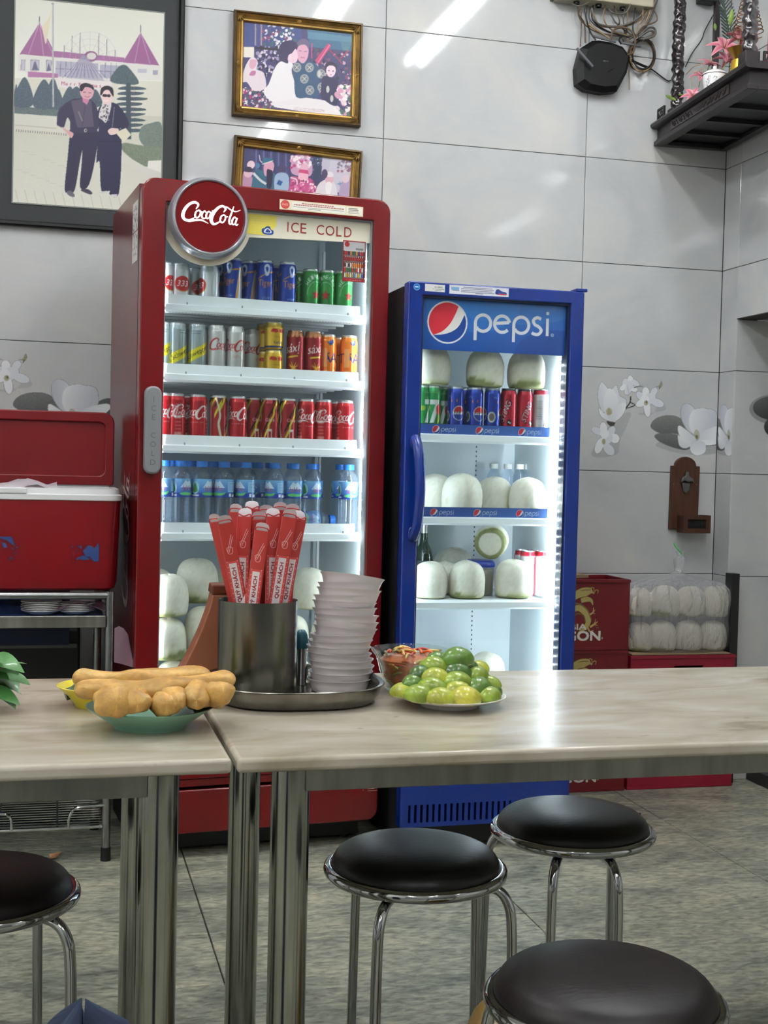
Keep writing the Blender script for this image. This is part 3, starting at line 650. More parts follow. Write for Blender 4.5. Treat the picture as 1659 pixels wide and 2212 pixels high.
def strokes_mesh(fn, th=0.0012):
    b = MB()
    def st(pts, w, col):
        P = spline(pts, 5) if len(pts) > 2 else [np.array(p, float) for p in pts]; n = len(P); Wd = np.interp(np.linspace(0, 1, n), np.linspace(0, 1, len(w)), w); L = []; R = []
        for i in range(n):
            t = P[min(i+1, n-1)]-P[max(i-1, 0)]; l = math.hypot(*t) or 1; nx, ny = -t[1]/l, t[0]/l
            L.append(P[i]+np.array([nx, ny])*Wd[i]/2); R.append(P[i]-np.array([nx, ny])*Wd[i]/2)
        vs = [(p[0], p[1], z) for z in (0.0, th) for p in L+R]; m = 2*n; fs = []
        for i in range(n-1):
            fs += [(i, i+1, n+i+1, n+i), (m+n+i, m+n+i+1, m+i+1, m+i), (m+i, m+i+1, i+1, i), (n+i, n+i+1, m+n+i+1, m+n+i)]
        fs += [(0, n, m+n, m), (n-1, m+n-1, m+2*n-1, 2*n-1)]
        b.add(vs, fs)
    fn(st); return b
strokes_mesh(lambda st: cocacola(st, 0.0, 0.0, 0.000485, None)).build('sign_lettering', mat('sign_white', (255, 255, 255), 0.3, emit=(255, 250, 250), estr=1.3), sg, smooth=0, loc=(0.003, 0.006, 0.0281))
def text_obj(s, h, m, parent, loc, w=None, rot=(math.radians(90), 0, 0), th=0.0006, name='lettering'):
    v, tr = glyph(s); b = v.max(0); k = h/b[1]; kx = w/b[0] if w else k
    mb = MB(); mb.add([((p[0]-b[0]/2)*kx, (p[1]-b[1]/2)*k, th) for p in v], tr); return mb.build(name, m, parent, smooth=0, loc=loc, rot=rot)
TXR = mat('text_red', (150, 40, 34), 0.4)
for ch_, x_, w_ in (('I', 0.445, 0.0035), ('C', 0.467, 0.024), ('E', 0.494, 0.0185), ('C', 0.548, 0.024), ('O', 0.579, 0.029), ('L', 0.608, 0.017), ('D', 0.637, 0.024)): text_obj(ch_, 0.030, TXR, door, (x_, 0.0236, 1.917), w=w_, name='letter')
# handle
hd = MB().prism(rrect(0.013, 0.062, 1.158, 1.414, 0.022, 6), -0.030, -0.004).build('handle', GREYH, door, bevel=0.006, bseg=3)
MB().box(0.026, 0.049, -0.004, 0.001, 1.17, 1.40).build('handle_mount', GREYH, door, smooth=0)
for i, c in enumerate('ICE COLD'):
    if c != ' ': text_obj(c, 0.016, mat('emboss_grey', (96, 98, 102), 0.5), hd, (0.038, -0.0304, 1.376-i*0.0262), rot=(math.radians(90), 0, 0))
# printed stickers on the door
def sticker(name, cv, x0, z0, y, parent, m=PRINT, fx=2):
    return sheet(name, cv, fx, lambda X, Y: np.stack([X+x0, np.full_like(X, y), Y+z0], 1), m, parent, smooth=False)
c = Canvas(0, 0.266, 0, 0.030, 532, 60, (226, 214, 182)); c.ell(0.018, 0.0155, 0.0135, 0.0125, (170, 30, 34)); c.ell(0.018, 0.0155, 0.0115, 0.0105, (196, 60, 56)); cocacola(lambda p, w, col: c.stroke(p, w, col, sm=3), 0.018, 0.0155, 0.000055, (240, 220, 200))
c.rect(0.038, 0.208, 0.004, 0.026, (236, 232, 222)); c.rect(0.212, 0.262, 0.004, 0.026, (236, 230, 214))
for i, (y, a, b) in enumerate([(0.0225, 0.07, 0.17), (0.0175, 0.045, 0.20)]):
    g = random.Random(i); x = a
    while x < b: l = g.uniform(0.003, 0.008); c.rect(x, x+l, y-0.0013, y+0.0013, (170, 80, 70)); x += l+0.0015
c.rect(0.042, 0.204, 0.011, 0.0122, (60, 60, 60)); c.rect(0.09, 0.13, 0.007, 0.0085, (90, 90, 90))
for y in (0.022, 0.0175, 0.013, 0.0085): c.rect(0.218, 0.256-random.Random(int(y*1e4)).uniform(0, 0.012), y-0.0012, y+0.0012, (60, 60, 62) if y > 0.016 else (150, 140, 130))
sticker('notice_sticker', c, 0.411, 1.9635, -0.0006, door)
c = Canvas(0, 0.102, 0, 0.060, 204, 120, (238, 222, 92)); c.rect(0, 0.012, 0, 0.06, (240, 236, 190)); c.poly([(0.102, 0.0), (0.102, 0.03), (0.075, 0.004), (0.07, 0)], (232, 228, 208))
for y in (0.05, 0.043, 0.036): c.rect(0.02, 0.085, y, y+0.0016, (244, 236, 150))
c.blob([(0.060, 0.006), (0.058, 0.018), (0.066, 0.022), (0.072, 0.027), (0.082, 0.027), (0.086, 0.019), (0.093, 0.016), (0.092, 0.005), (0.076, 0.002)], (26, 66, 140)); c.blob([(0.066, 0.008), (0.065, 0.015), (0.073, 0.022), (0.080, 0.021), (0.087, 0.014), (0.086, 0.008)], (225, 230, 238)); c.blob([(0.070, 0.010), (0.070, 0.014), (0.075, 0.019), (0.080, 0.017), (0.084, 0.012), (0.080, 0.009)], (26, 66, 140))
sticker('yellow_sticker', c, 0.306, 1.886, 0.0233, door)
c = Canvas(0, 0.074, 0, 0.126, 148, 252, (140, 22, 28)); c.rect(0.003, 0.071, 0.012, 0.112, (60, 20, 24)); c.rect(0.003, 0.071, 0.094, 0.122, (176, 176, 178)); c.ell(0.014, 0.114, 0.008, 0.008, (150, 20, 26)); c.rect(0.042, 0.066, 0.098, 0.104, (110, 112, 116))
g = random.Random(3)
for r, (y, cols) in enumerate([(0.082, [(40, 90, 60), (160, 40, 40), (30, 50, 120), (190, 130, 50)]), (0.064, [(150, 30, 34), (130, 26, 30)]), (0.045, [(60, 30, 28), (150, 40, 30), (200, 200, 205), (200, 120, 40)]), (0.031, [(40, 110, 60), (190, 40, 40), (225, 225, 230)]), (0.014, [(210, 180, 40), (70, 120, 190), (190, 200, 190), (170, 150, 60)])]):
    c.rect(0.004, 0.070, y-0.003, y-0.001, (120, 110, 108)); x = 0.006
    while x < 0.066: c.rect(x, x+0.0048, y, y+0.012, g.choice(cols)); c.rect(x+0.0013, x+0.0035, y+0.011, y+0.0145, (210, 205, 200)); x += 0.0062
c.text('F\u2019S 600 QUẦN AN', 0.037, 0.006, 0.004, (220, 200, 200), w=0.05)
sticker('planogram_sticker', c, 0.622, 1.766, 0.0232, door)
# side stickers, leaflet on the left flank
c = Canvas(0, 0.10, 0, 0.18, 100, 180, (206, 204, 200)); c.speck(0.01, 0.09, 0.02, 0.17, [(120, 116, 112), (160, 150, 146), (80, 78, 76)], 90, 0.004, 5); c.rect(0, 0.1, 0.088, 0.092, (120, 30, 30))
sheet('side_sticker', c, 2, lambda X, Y: np.stack([np.full_like(X, -0.0008), 0.17-X, 1.79+Y], 1), PRINT, red, smooth=False)
c = Canvas(0, 0.14, 0, 0.44, 140, 440, (226, 190, 186), 0.0); cocacola(lambda p, w, col: c.stroke([(0.07-q[1], q[0]+0.22) for q in p], w, col, sm=3), 0.0, 0.0, 0.00115, (222, 196, 192))
sheet('side_script', c, 2, lambda X, Y: np.stack([np.full_like(X, -0.0008), 0.28-X, 0.74+Y], 1), DECAL, red, cull=True, smooth=False)
# kick panels and plinth
MB().prism(rrect(0.0, RWd, 0.222, 0.243, 0.004, 3), 0.006, 0.056).build('lower_rail', RED_M, red, smooth=0)
MB().prism(rrect(0.0, RWd+0.006, 0.080, 0.212, [0.028, 0.034, 0.004, 0.004], 6), 0.004, 0.05).build('kick_panel', RED_M, red, smooth=30, bevel=0.004)
MB().box(0.03, RWd-0.03, 0.10, 0.59, 0.012, 0.222).build('plinth', DARKV, red, smooth=0)
for (x, y) in ((0.07, 0.13), (0.70, 0.13), (0.07, 0.55), (0.70, 0.55)): MB().lathe([(0, 0), (0.02, 0), (0.02, 0.02), (0, 0.02)], 14, (x, y, 0)).build('caster', BLACKP, red)
c = Canvas(0, 0.07, 0, 0.035, 70, 36, (200, 160, 150), 0.0)
for a, b in (((0.03, 0.028), (0.069, 0.030)), ((0.035, 0.016), (0.069, 0.017)), ((0.035, 0.010), (0.069, 0.010)), ((0.02, 0.026), (0.022, 0.012))): c.stroke([a, b], 0.0012, (215, 170, 160))
sheet('tape_scrap', c, 1, lambda X, Y: np.stack([X+0.70, np.full_like(X, -0.0012), Y+0.165], 1), DECAL, red, cull=True, smooth=False)
# shelves
RS = [1.672, 1.464, 1.250, 0.985]
for i, z in enumerate(RS):
    def strip(o, z=z, last=(i == 3)):
        b = MB(); b.prism([(0.078, z-0.012), (0.080, z-0.014), (0.087, z+0.026), (0.085, z+0.027)], 0.060, 0.702, ax='x'); s_ = b.build('price_rail', SHELF, o, smooth=0)
        for k in range(4): x = 0.15+k*0.17; MB().box(x, x+0.004, 0.078, 0.083, z-0.006, z+0.004).build('clip', mat('clip_grey', (150, 156, 160), 0.5), s_, smooth=0)
    shelf(red, 0.050, 0.702, z, 0.088, 0.52, strip, holes=(i == 0))
MB().box(0.045, 0.722, 0.056, 0.54, 0.442, 0.456).build('base_shelf', SHELF, red, smooth=0)
for x in (0.055, 0.705):
    b = MB().box(x-0.004, x+0.004, 0.485, 0.497, 0.42, 1.93); b.build('shelf_post', SHELF, red, smooth=0)
# led strip along the right door jamb
MB().box(0.7140, 0.7190, 0.052, 0.068, 0.40, 1.90).build('led_channel', SHELF, red, smooth=0)
b = MB()
for k in range(52):
    z = 0.42+k*0.0278; b.lathe([(0.0, 0.0022), (0.0028, 0.0014), (0.0034, 0.0)], 8, (0.7085, 0.058, z))
stuff(b.build('led_row', LEDM, red))
led_light(red, 0.700, 0.066, 0.42, 1.86, math.radians(-50), 2.3); led_light(red, 0.082, 0.066, 0.42, 1.86, math.radians(50), 2.3)

# ---------------------------------------------------------------- blue cooler
BLU = mat('cooler_blue', (10, 44, 128), 0.25, coat=0.35, var=0.05, scale=3); BLUD = mat('cooler_blue_dark', (10, 34, 96), 0.35)
blue = empty('drinks_cooler', tuple(BF.o), BF.a, 'shorter blue glass-door drinks cooler holding white coconuts', 'cooler')
BW, BZ1 = 0.580, 1.762
cabinet(blue, BW, 0.056, 0.52, 0.30, 1.752, 0.032, mat('cooler_black', (14, 14, 16), 0.5), LINER)
bd = MB().ring(rrect(0, BW, 0.318, BZ1, 0.006, 3), rrect(0.047, 0.534, 0.40, 1.722, 0.003, 3), 0.0, 0.05).build('door', BLU, blue, smooth=30, bevel=0.005)
MB().ring(rrect(0.0465, 0.5345, 0.399, 1.7225, 0.003, 3), rrect(0.0525, 0.5285, 0.405, 1.7165, 0.003, 3), 0.010, 0.05).build('door_gasket', mat('gasket_blue', (20, 34, 66), 0.4), bd, smooth=0)
MB().box(0.0525, 0.5285, 0.030, 0.034, 0.405, 1.7165).build('glass_pane', PANE, bd, smooth=0)
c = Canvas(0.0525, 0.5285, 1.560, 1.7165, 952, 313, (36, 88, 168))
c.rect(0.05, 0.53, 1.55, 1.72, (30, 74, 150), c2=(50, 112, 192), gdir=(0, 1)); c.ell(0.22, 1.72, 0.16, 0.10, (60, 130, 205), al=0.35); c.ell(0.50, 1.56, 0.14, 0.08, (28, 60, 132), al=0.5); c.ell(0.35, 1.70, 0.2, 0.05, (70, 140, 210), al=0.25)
roundel(c, 0.1365, 1.6455, 0.0635)
pepsi_word(lambda p, w, col: c.stroke(p, w, col), 0.2245, 1.620, 0.0585, (214, 220, 226))
c.ell(0.4845, 1.6235, 0.005, 0.005, (214, 220, 226)); c.ell(0.4845, 1.6235, 0.0038, 0.0038, (44, 92, 168)); c.text('R', 0.4845, 1.6235, 0.004, (214, 220, 226))
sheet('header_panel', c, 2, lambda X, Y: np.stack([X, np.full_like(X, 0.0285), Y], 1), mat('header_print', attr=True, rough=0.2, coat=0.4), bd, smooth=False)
MB().box(0.0525, 0.5285, 0.0292, 0.0296, 1.560, 1.7165).build('header_backing', BLUD, bd, smooth=0)
hp = [(0.033, -0.004, 1.282), (0.033, -0.020, 1.268), (0.036, -0.034, 1.23), (0.040, -0.043, 1.13), (0.037, -0.034, 1.03), (0.034, -0.020, 0.995), (0.034, -0.004, 0.982)]
hb = MB().tube(spline(hp, 6), 0.0160, 14).build('handle', BLU, bd, smooth=60)
for z in (1.272, 0.992): MB().prism(rrect(0.016, 0.050, z-0.024, z+0.024, 0.016, 5), -0.010, 0.001).build('handle_mount', BLU, bd, bevel=0.003)
for z in (1.276, 0.988): MB().lathe([(0.0, 0.001), (0.005, 0.001), (0.005, 0)], 12).build('screw', DARKV, bd, loc=(0.032, -0.0215 if False else -0.0105, z+(0.014 if z > 1.1 else -0.014)), rot=(math.radians(90), 0, 0))
MB().box(0.552, 0.590, 0.002, 0.05, 1.7621, 1.772).build('hinge', BLU, blue, smooth=0, bevel=0.002)
c = Canvas(0, 0.064, 0, 0.022, 256, 88, (222, 222, 222))   # asset tag: number and lines only
c.text('0148800', 0.044, 0.014, 0.0050, (60, 60, 62)); c.rect(0.024, 0.062, 0.007, 0.0085, (130, 130, 132)); c.rect(0.033, 0.052, 0.003, 0.0045, (120, 120, 122))
sticker('asset_tag', c, 0.052, 1.7335, -0.0006, bd)
c = Canvas(0, 0.194, 0, 0.027, 776, 108, (206, 208, 222)); c.rect(0.002, 0.192, 0.002, 0.025, (224, 226, 234)); c.rect(0.006, 0.032, 0.012, 0.021, (120, 170, 210)); c.rect(0.010, 0.032, 0.010, 0.0115, (60, 64, 90))
for y, a, b in ((0.0215, 0.045, 0.140), (0.0175, 0.038, 0.145), (0.0125, 0.038, 0.14), (0.008, 0.038, 0.146), (0.005, 0.085, 0.11)): c.rect(a, b, y-0.0008, y+0.0008, (70, 74, 110))
c.blob([(0.150, 0.008), (0.152, 0.019), (0.160, 0.022), (0.172, 0.016), (0.185, 0.014), (0.186, 0.006), (0.165, 0.005)], (40, 60, 130)); c.rect(0.160, 0.186, 0.005, 0.009, (190, 50, 60))
sticker('notice_sticker', c, 0.130, 1.7305, -0.0006, bd)
c = Canvas(0, 0.021, 0, 0.021, 84, 84, (60, 140, 205), 0.0); c.ell(0.0105, 0.0105, 0.010, 0.010, (130, 190, 230)); c.ell(0.0105, 0.0105, 0.0085, 0.0085, (40, 110, 190)); c.text('fresh', 0.0105, 0.0105, 0.004, (220, 235, 245), w=0.012) if False else c.rect(0.005, 0.016, 0.009, 0.0125, (200, 225, 240))
sheet('round_sticker', c, 2, lambda X, Y: np.stack([X+0.0155, np.full_like(X, -0.0006), Y+1.734], 1), DECAL, bd, cull=True, smooth=False)
gb = MB(); ns = 26; x0, x1, z0, z1 = 0.036, 0.545, 0.096, 0.140
gb.box(0.016, BW-0.002, 0.006, 0.05, 0.150, 0.30); gb.box(0.016, BW-0.002, 0.006, 0.05, 0.080, 0.094); pit = (x1-x0)/ns
for i in range(ns+1): xx = x0+i*pit-pit*0.30; gb.box(max(xx, 0.016), xx+pit*0.6, 0.006, 0.05, 0.094, 0.150)
gb.box(x1+0.004, BW-0.002, 0.006, 0.05, 0.094, 0.150); gb.box(0.016, x0-0.004, 0.006, 0.05, 0.094, 0.150)
gb.build('grille_panel', BLU, blue, smooth=0)
MB().box(0.02, BW-0.02, 0.055, 0.50, 0.012, 0.30).build('plinth', DARKV, blue, smooth=0)
for (x, y) in ((0.07, 0.10), (0.52, 0.10), (0.07, 0.46), (0.52, 0.46)): MB().lathe([(0, 0), (0.02, 0), (0.02, 0.02), (0, 0.02)], 14, (x, y, 0)).build('caster', BLACKP, blue)
BS = [1.305, 1.045, 0.779]
def logo_strip(w, h):
    c = Canvas(0, w, 0, h, int(w*1600), int(h*1600), (58, 92, 168)); c.rect(0, w, 0, h, (52, 84, 160), c2=(80, 116, 186), gdir=(1, 0))
    for k in range(3):
        x = 0.052+k*0.143; roundel(c, x, h*0.5, 0.0125); pepsi_word(lambda p, q, col: c.stroke(p, q, col), x+0.017, h*0.5-0.005, 0.0112, (206, 216, 232), w=0.13)
    return c
LS = logo_strip(0.432, 0.036)
for i, z in enumerate(BS):
    def strip(o, z=z, i=i):
        if i < 2:
            sheet('logo_rail', LS, 2, lambda X, Y: np.stack([X+0.070, 0.073-Y*0.12, Y+z-0.008], 1), PRINTG, o, smooth=False)
            MB().prism([(0.0735, z-0.009), (0.0765, z-0.009), (0.072, z+0.0285), (0.0692, z+0.0285)], 0.070, 0.502, ax='x').build('logo_rail_back', BLUD, o, smooth=0)
    shelf(blue, 0.050, 0.506, z, 0.080, 0.45, strip)
MB().box(0.035, 0.545, 0.075, 0.485, 0.440, 0.452).build('base_shelf', SHELF, blue, smooth=0)
b = MB()
for x, y in ((0.5445, 0.11), (0.40, 0.4845)):
    for k in range(60):
        z = 0.56+k*0.0165
        if x > 0.5: b.box(x-0.0006, x+0.001, y, y+0.004, z, z+0.006)
        else: b.box(x, x+0.004, y-0.0006, y+0.001, z, z+0.006)
stuff(b.build('slot_row', mat('slot_dark', (70, 76, 82), 0.6), blue, smooth=0))
MB().box(0.5290, 0.5440, 0.056, 0.066, 0.45, 1.55).build('led_channel', SHELF, blue, smooth=0)
b = MB()
for k in range(40):
    z = 0.46+k*0.0275; b.lathe([(0.0, 0.004), (0.0042, 0.003), (0.0062, 0.0)], 10, (0.5225, 0.060, z))
stuff(b.build('led_row', LEDM, blue))
led_light(blue, 0.515, 0.066, 0.46, 1.54, math.radians(-50), 3.6); led_light(blue, 0.062, 0.066, 0.46, 1.54, math.radians(50), 2.4)
# ---------------------------------------------------------------- cans
CANL = mat('can_lid', (190, 192, 196), 0.25, metal=0.9)
def can_mesh(name, r, h, paint, nx=192, ny=128):
    c = 2*math.pi*r; cv = Canvas(-c/2, c/2, 0, h, nx, ny, (255, 255, 255)); paint(cv, c, h)
    pz = [0, 0.004, 0.011, h-0.017, h-0.007, h]; pr = [0.78*r, 0.92*r, r, r, 0.90*r, 0.86*r]
    def mp(X, Y):
        a = X/r-math.pi/2; R = np.interp(Y, pz, pr); return np.stack([R*np.cos(a), R*np.sin(a), Y], 1)
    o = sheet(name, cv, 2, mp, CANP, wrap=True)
    l = MB().lathe([(0.86*r, h-0.001), (0.88*r, h+0.001), (0.84*r, h+0.0025), (0.80*r, h-0.003), (0.0, h-0.003)], 32).build('lid', CANL, o)
    MB().lathe([(0.0, 0.002), (0.70*r, 0.004), (0.78*r, 0.0)], 32).build('base', CANL, o)
    return o
def p_333(c, w, h):
    c.rect(-w, w, 0, h, (222, 225, 228), nz=3)
    for x in (0, w*0.5, -w*0.5):
        c.ell(x, h*0.50, 0.027, 0.024, (200, 150, 90)); c.ell(x, h*0.51, 0.025, 0.022, (188, 30, 40)); c.text('333', x, h*0.51, 0.017, (240, 240, 240), w=0.034, sl=0.25)
    for x in (-0.055, 0.055):
        for k in (-1, 0, 1): c.stroke([(x+k*0.004, h*0.2), (x+k*0.012, h*0.45), (x+k*0.003, h*0.85)], 0.0012, (165, 170, 176), sm=5)
    c.rect(-w, w, h*0.93, h, (200, 204, 208))
def p_tiger(c, w, h):
    B, O = (28, 58, 150), (214, 138, 62); c.rect(-w, w, 0, h, B)
    c.poly([(0.030, h*0.80), (0.062, h*0.95), (0.062, 0), (0.012, 0)], (178, 182, 188))
    for d in (0,): c.stroke([(0.016, 0), (0.028, h*0.45), (0.040, h*0.82)], [0.006, 0.005, 0.004], O, sm=5)
    c.stroke([(-0.034, h*0.62), (0.0, h*0.74), (0.030, h*0.78), (0.044, h*0.80)], [0.002, 0.004, 0.004, 0.002], O, sm=5)
    c.text('Tiger', -0.008, h*0.52, 0.026, O, w=0.045); c.blob([(-0.012, h*0.86), (-0.004, h*0.92), (0.006, h*0.88), (0.004, h*0.72), (-0.006, h*0.68), (-0.010, h*0.76)], (196, 204, 222)); c.blob([(-0.008, h*0.84), (-0.002, h*0.87), (0.002, h*0.82), (-0.003, h*0.76)], B)
    c.text('LAGER', -0.004, h*0.24, 0.006, (190, 200, 220)); c.rect(-w, w, h*0.955, h, (190, 194, 200))
    c.stroke([(-0.09, h*0.3), (-0.07, h*0.62), (-0.04, h*0.76)], 0.003, O, sm=5); c.text('Tiger', -0.085, h*0.45, 0.02, O, rot=0)
def p_hei(c, w, h):
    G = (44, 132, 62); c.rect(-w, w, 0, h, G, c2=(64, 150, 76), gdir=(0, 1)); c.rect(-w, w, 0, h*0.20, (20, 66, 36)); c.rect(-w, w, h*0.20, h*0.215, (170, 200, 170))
    for x in (0, w/2, -w/2):
        c.poly(arc(x, h*0.40, 0.028, 0, 180, 18, ry=h*0.30), (58, 150, 74)); c.stroke(arc(x, h*0.40, 0.030, 0, 180, 18, ry=h*0.32), 0.0014, (190, 220, 190))
        st = [(x+(0.017 if k % 2 == 0 else 0.007)*math.sin(math.pi*k/5), h*0.42+(0.017 if k % 2 == 0 else 0.007)*math.cos(math.pi*k/5)) for k in range(10)]; c.poly(st, (176, 40, 40))
        for k, ch in enumerate('HEINEKEN'):
            a = math.radians(150-k*17); c.text(ch, x+0.034*math.cos(a), h*0.50+h*0.34*math.sin(a), 0.012, (222, 234, 222), w=0.0075, rot=math.degrees(a)-90)
    c.rect(-w, w, h*0.95, h, (190, 200, 190))
def p_schw(c, w, h):
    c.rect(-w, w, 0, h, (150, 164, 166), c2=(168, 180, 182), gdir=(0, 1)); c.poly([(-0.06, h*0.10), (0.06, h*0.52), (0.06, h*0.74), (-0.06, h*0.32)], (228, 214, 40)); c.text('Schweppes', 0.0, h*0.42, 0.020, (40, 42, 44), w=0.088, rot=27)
    c.rect(-0.02, 0.014, h*0.84, h*0.855, (90, 104, 108)); c.rect(-0.016, 0.010, h*0.80, h*0.81, (110, 122, 126)); c.text('CHẾ TÔI', -0.045, h*0.28, 0.010, (50, 60, 62), w=0.05, rot=90); c.rect(-w, w, h*0.95, h, (196, 200, 202))
    for k in range(8): c.rect(0.062, 0.086, h*(0.3+k*0.05), h*(0.31+k*0.05), (110, 124, 128))
def p_light(c, w, h):
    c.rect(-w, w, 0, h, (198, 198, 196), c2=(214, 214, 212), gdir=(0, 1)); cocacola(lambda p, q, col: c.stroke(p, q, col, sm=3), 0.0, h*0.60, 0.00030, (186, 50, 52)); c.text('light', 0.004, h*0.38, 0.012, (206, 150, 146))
    c.rect(0.058, 0.076, h*0.08, h*0.24, (190, 40, 44)); c.rect(-0.08, -0.06, h*0.1, h*0.8, (206, 170, 168)); c.rect(-w, w, h*0.95, h, (206, 206, 206))
def p_bull(c, w, h):
    c.rect(-w, w, 0, h, (206, 164, 44)); c.rect(-w, w, h*0.08, h*0.13, (40, 60, 120))
    for x in (0, w/2, -w/2):
        c.blob([(x-0.024, h*0.66), (x-0.018, h*0.76), (x-0.004, h*0.74), (x+0.0, h*0.66), (x-0.008, h*0.62), (x-0.016, h*0.64)], (178, 36, 34)); c.blob([(x+0.024, h*0.66), (x+0.018, h*0.76), (x+0.006, h*0.74), (x+0.004, h*0.66), (x+0.010, h*0.62)], (178, 36, 34))
        c.text('RedBull', x, h*0.26, 0.009, (44, 56, 110), w=0.026); c.rect(x-0.012, x+0.012, h*0.46, h*0.48, (150, 110, 30))
    c.rect(-w, w, h*0.90, h, (196, 170, 90))
def p_saxi(c, w, h):
    c.rect(-w, w, 0, h, (146, 26, 34)); c.rect(-w, w, h*0.90, h, (150, 96, 60))
    for k in range(12): c.ell(-w/2+k*w/12, h*0.90, 0.006, 0.006, (172, 118, 70))
    for x in (0, w/2, -w/2):
        c.text('sáxị', x, h*0.62, 0.036, (238, 238, 236), w=0.046, sl=0.25, rot=8); c.poly([(x-0.016, h*0.46), (x+0.018, h*0.49), (x+0.018, h*0.455), (x-0.016, h*0.425)], (214, 190, 40))
        g = random.Random(2)
        for k in range(14): a = g.uniform(0, 6.28); c.stroke([(x+0.004, h*0.22), (x+0.004+0.018*math.cos(a), h*0.22+0.022*math.sin(a))], [0.004, 0.001], (222, 180, 60))
def p_fanta(c, w, h):
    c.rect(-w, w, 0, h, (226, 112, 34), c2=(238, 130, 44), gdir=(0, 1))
    c.poly([(-0.002, h*0.84), (0.018, h*0.90), (0.020, h*0.82), (0.008, h*0.76)], (30, 50, 130)); c.text('FANTA', 0.009, h*0.845, 0.006, (235, 235, 235), w=0.014); c.text('FANTA', w*0.5-0.03, h*0.5, 0.03, (30, 46, 110)); c.text('FANTA', -w*0.5+0.03, h*0.5, 0.03, (30, 46, 110))
    c.rect(-0.020, -0.002, h*0.30, h*0.70, (238, 160, 96)); c.text('CHẾ TÔI', 0.022, h*0.26, 0.009, (250, 226, 200), w=0.05, rot=90); c.rect(-0.018, 0.0, h*0.16, h*0.22, (244, 200, 160))
    c.rect(-w, w, h*0.95, h, (212, 190, 170))
def p_coke(c, w, h):
    c.rect(-w, w, 0, h, (184, 24, 34)); 
    for x in (0, w/2, -w/2): cocacola(lambda p, q, col: c.stroke(p, q, col, sm=3), x, h*0.64, 0.00034, (240, 236, 234))
    c.text('VỊ NGUYÊN BẢN', 0.0, h*0.44, 0.0055, (236, 220, 216), w=0.044)
    for k in range(9): c.rect(w*0.25-0.012, w*0.25+0.012, h*(0.18+k*0.075), h*(0.215+k*0.075), (214, 130, 126)); c.rect(-w*0.25-0.010, -w*0.25+0.010, h*(0.22+k*0.07), h*(0.24+k*0.07), (206, 110, 108))
    c.rect(-w*0.25-0.012, -w*0.25+0.012, h*0.08, h*0.24, (222, 150, 140)); c.rect(-w, w, h*0.955, h, (196, 190, 190))
def p_cokey(c, w, h):
    c.rect(-w, w, 0, h, (150, 22, 30)); Yl = (206, 196, 48)
    g = random.Random(5)
    for k in range(11):
        x = -w/2+k*w/11; y = g.uniform(0.05, 0.7)*h
        c.poly([(x, y), (x+0.022, y+0.045), (x+0.022, y+0.060), (x, y+0.015)], Yl); c.poly([(x, y+0.03), (x+0.018, y+0.062), (x+0.018, y+0.072), (x, y+0.04)], (28, 26, 28))
    c.stroke([(-0.022, h), (-0.006, h*0.62), (-0.010, h*0.4), (0.004, 0)], [0.003, 0.006, 0.008, 0.006], (230, 222, 196), sm=5)
    c.rect(0.024, 0.038, h*0.10, h*0.36, (226, 220, 210)); c.rect(0.027, 0.035, h*0.15, h*0.31, (176, 24, 32)); c.text('Coca', 0.031, h*0.55, 0.010, (236, 226, 220))
    c.rect(-w*0.25-0.010, -w*0.25+0.010, h*0.1, h*0.85, (208, 150, 146)); c.rect(-w, w, h*0.955, h, (196, 190, 190))
def p_7up(c, w, h):
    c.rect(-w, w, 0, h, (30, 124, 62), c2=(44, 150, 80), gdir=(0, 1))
    for x in (0.006, w/2):
        c.poly([(x-0.016, h*0.70), (x+0.014, h*0.70), (x+0.014, h*0.63), (x-0.002, h*0.22), (x-0.016, h*0.22), (x+0.001, h*0.60), (x-0.016, h*0.60)], (236, 240, 236)); c.ell(x+0.014, h*0.50, 0.010, 0.016, (190, 60, 60)); c.blob([(x+0.010, h*0.2), (x+0.020, h*0.3), (x+0.016, h*0.42), (x+0.012, h*0.3)], (190, 200, 60))
    c.ell(-0.018, h*0.52, 0.010, 0.008, (150, 180, 60)); c.rect(-0.012, 0.014, h*0.84, h*0.85, (200, 220, 120)); c.rect(-w, w, h*0.955, h, (180, 200, 186))
def p_pepsi(c, w, h):
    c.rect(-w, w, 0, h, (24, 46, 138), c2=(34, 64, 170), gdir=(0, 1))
    for x in (0.012, -w/2+0.012):
        c.ell(x, h*0.44, 0.021, 0.023, (226, 228, 232)); c.poly(arc(x, h*0.44, 0.019, 12, 168, 14, ry=0.021), (186, 36, 44)); c.poly(arc(x, h*0.44, 0.019, 192, 348, 14, ry=0.021), (34, 60, 150)); c.text('PEPSI', x, h*0.44, 0.009, (24, 26, 34), w=0.034)
    c.ell(-0.032, h*0.38, 0.013, 0.017, (206, 206, 204)); c.ell(-0.032, h*0.38, 0.009, 0.012, (120, 110, 104)); c.text('TIỂU', -0.02, h*0.80, 0.008, (210, 220, 235)); c.ell(0.004, h*0.70, 0.002, 0.005, (200, 110, 60)); c.ell(-0.012, h*0.70, 0.002, 0.005, (200, 110, 60)); c.rect(-w, w, h*0.955, h, (180, 186, 200))
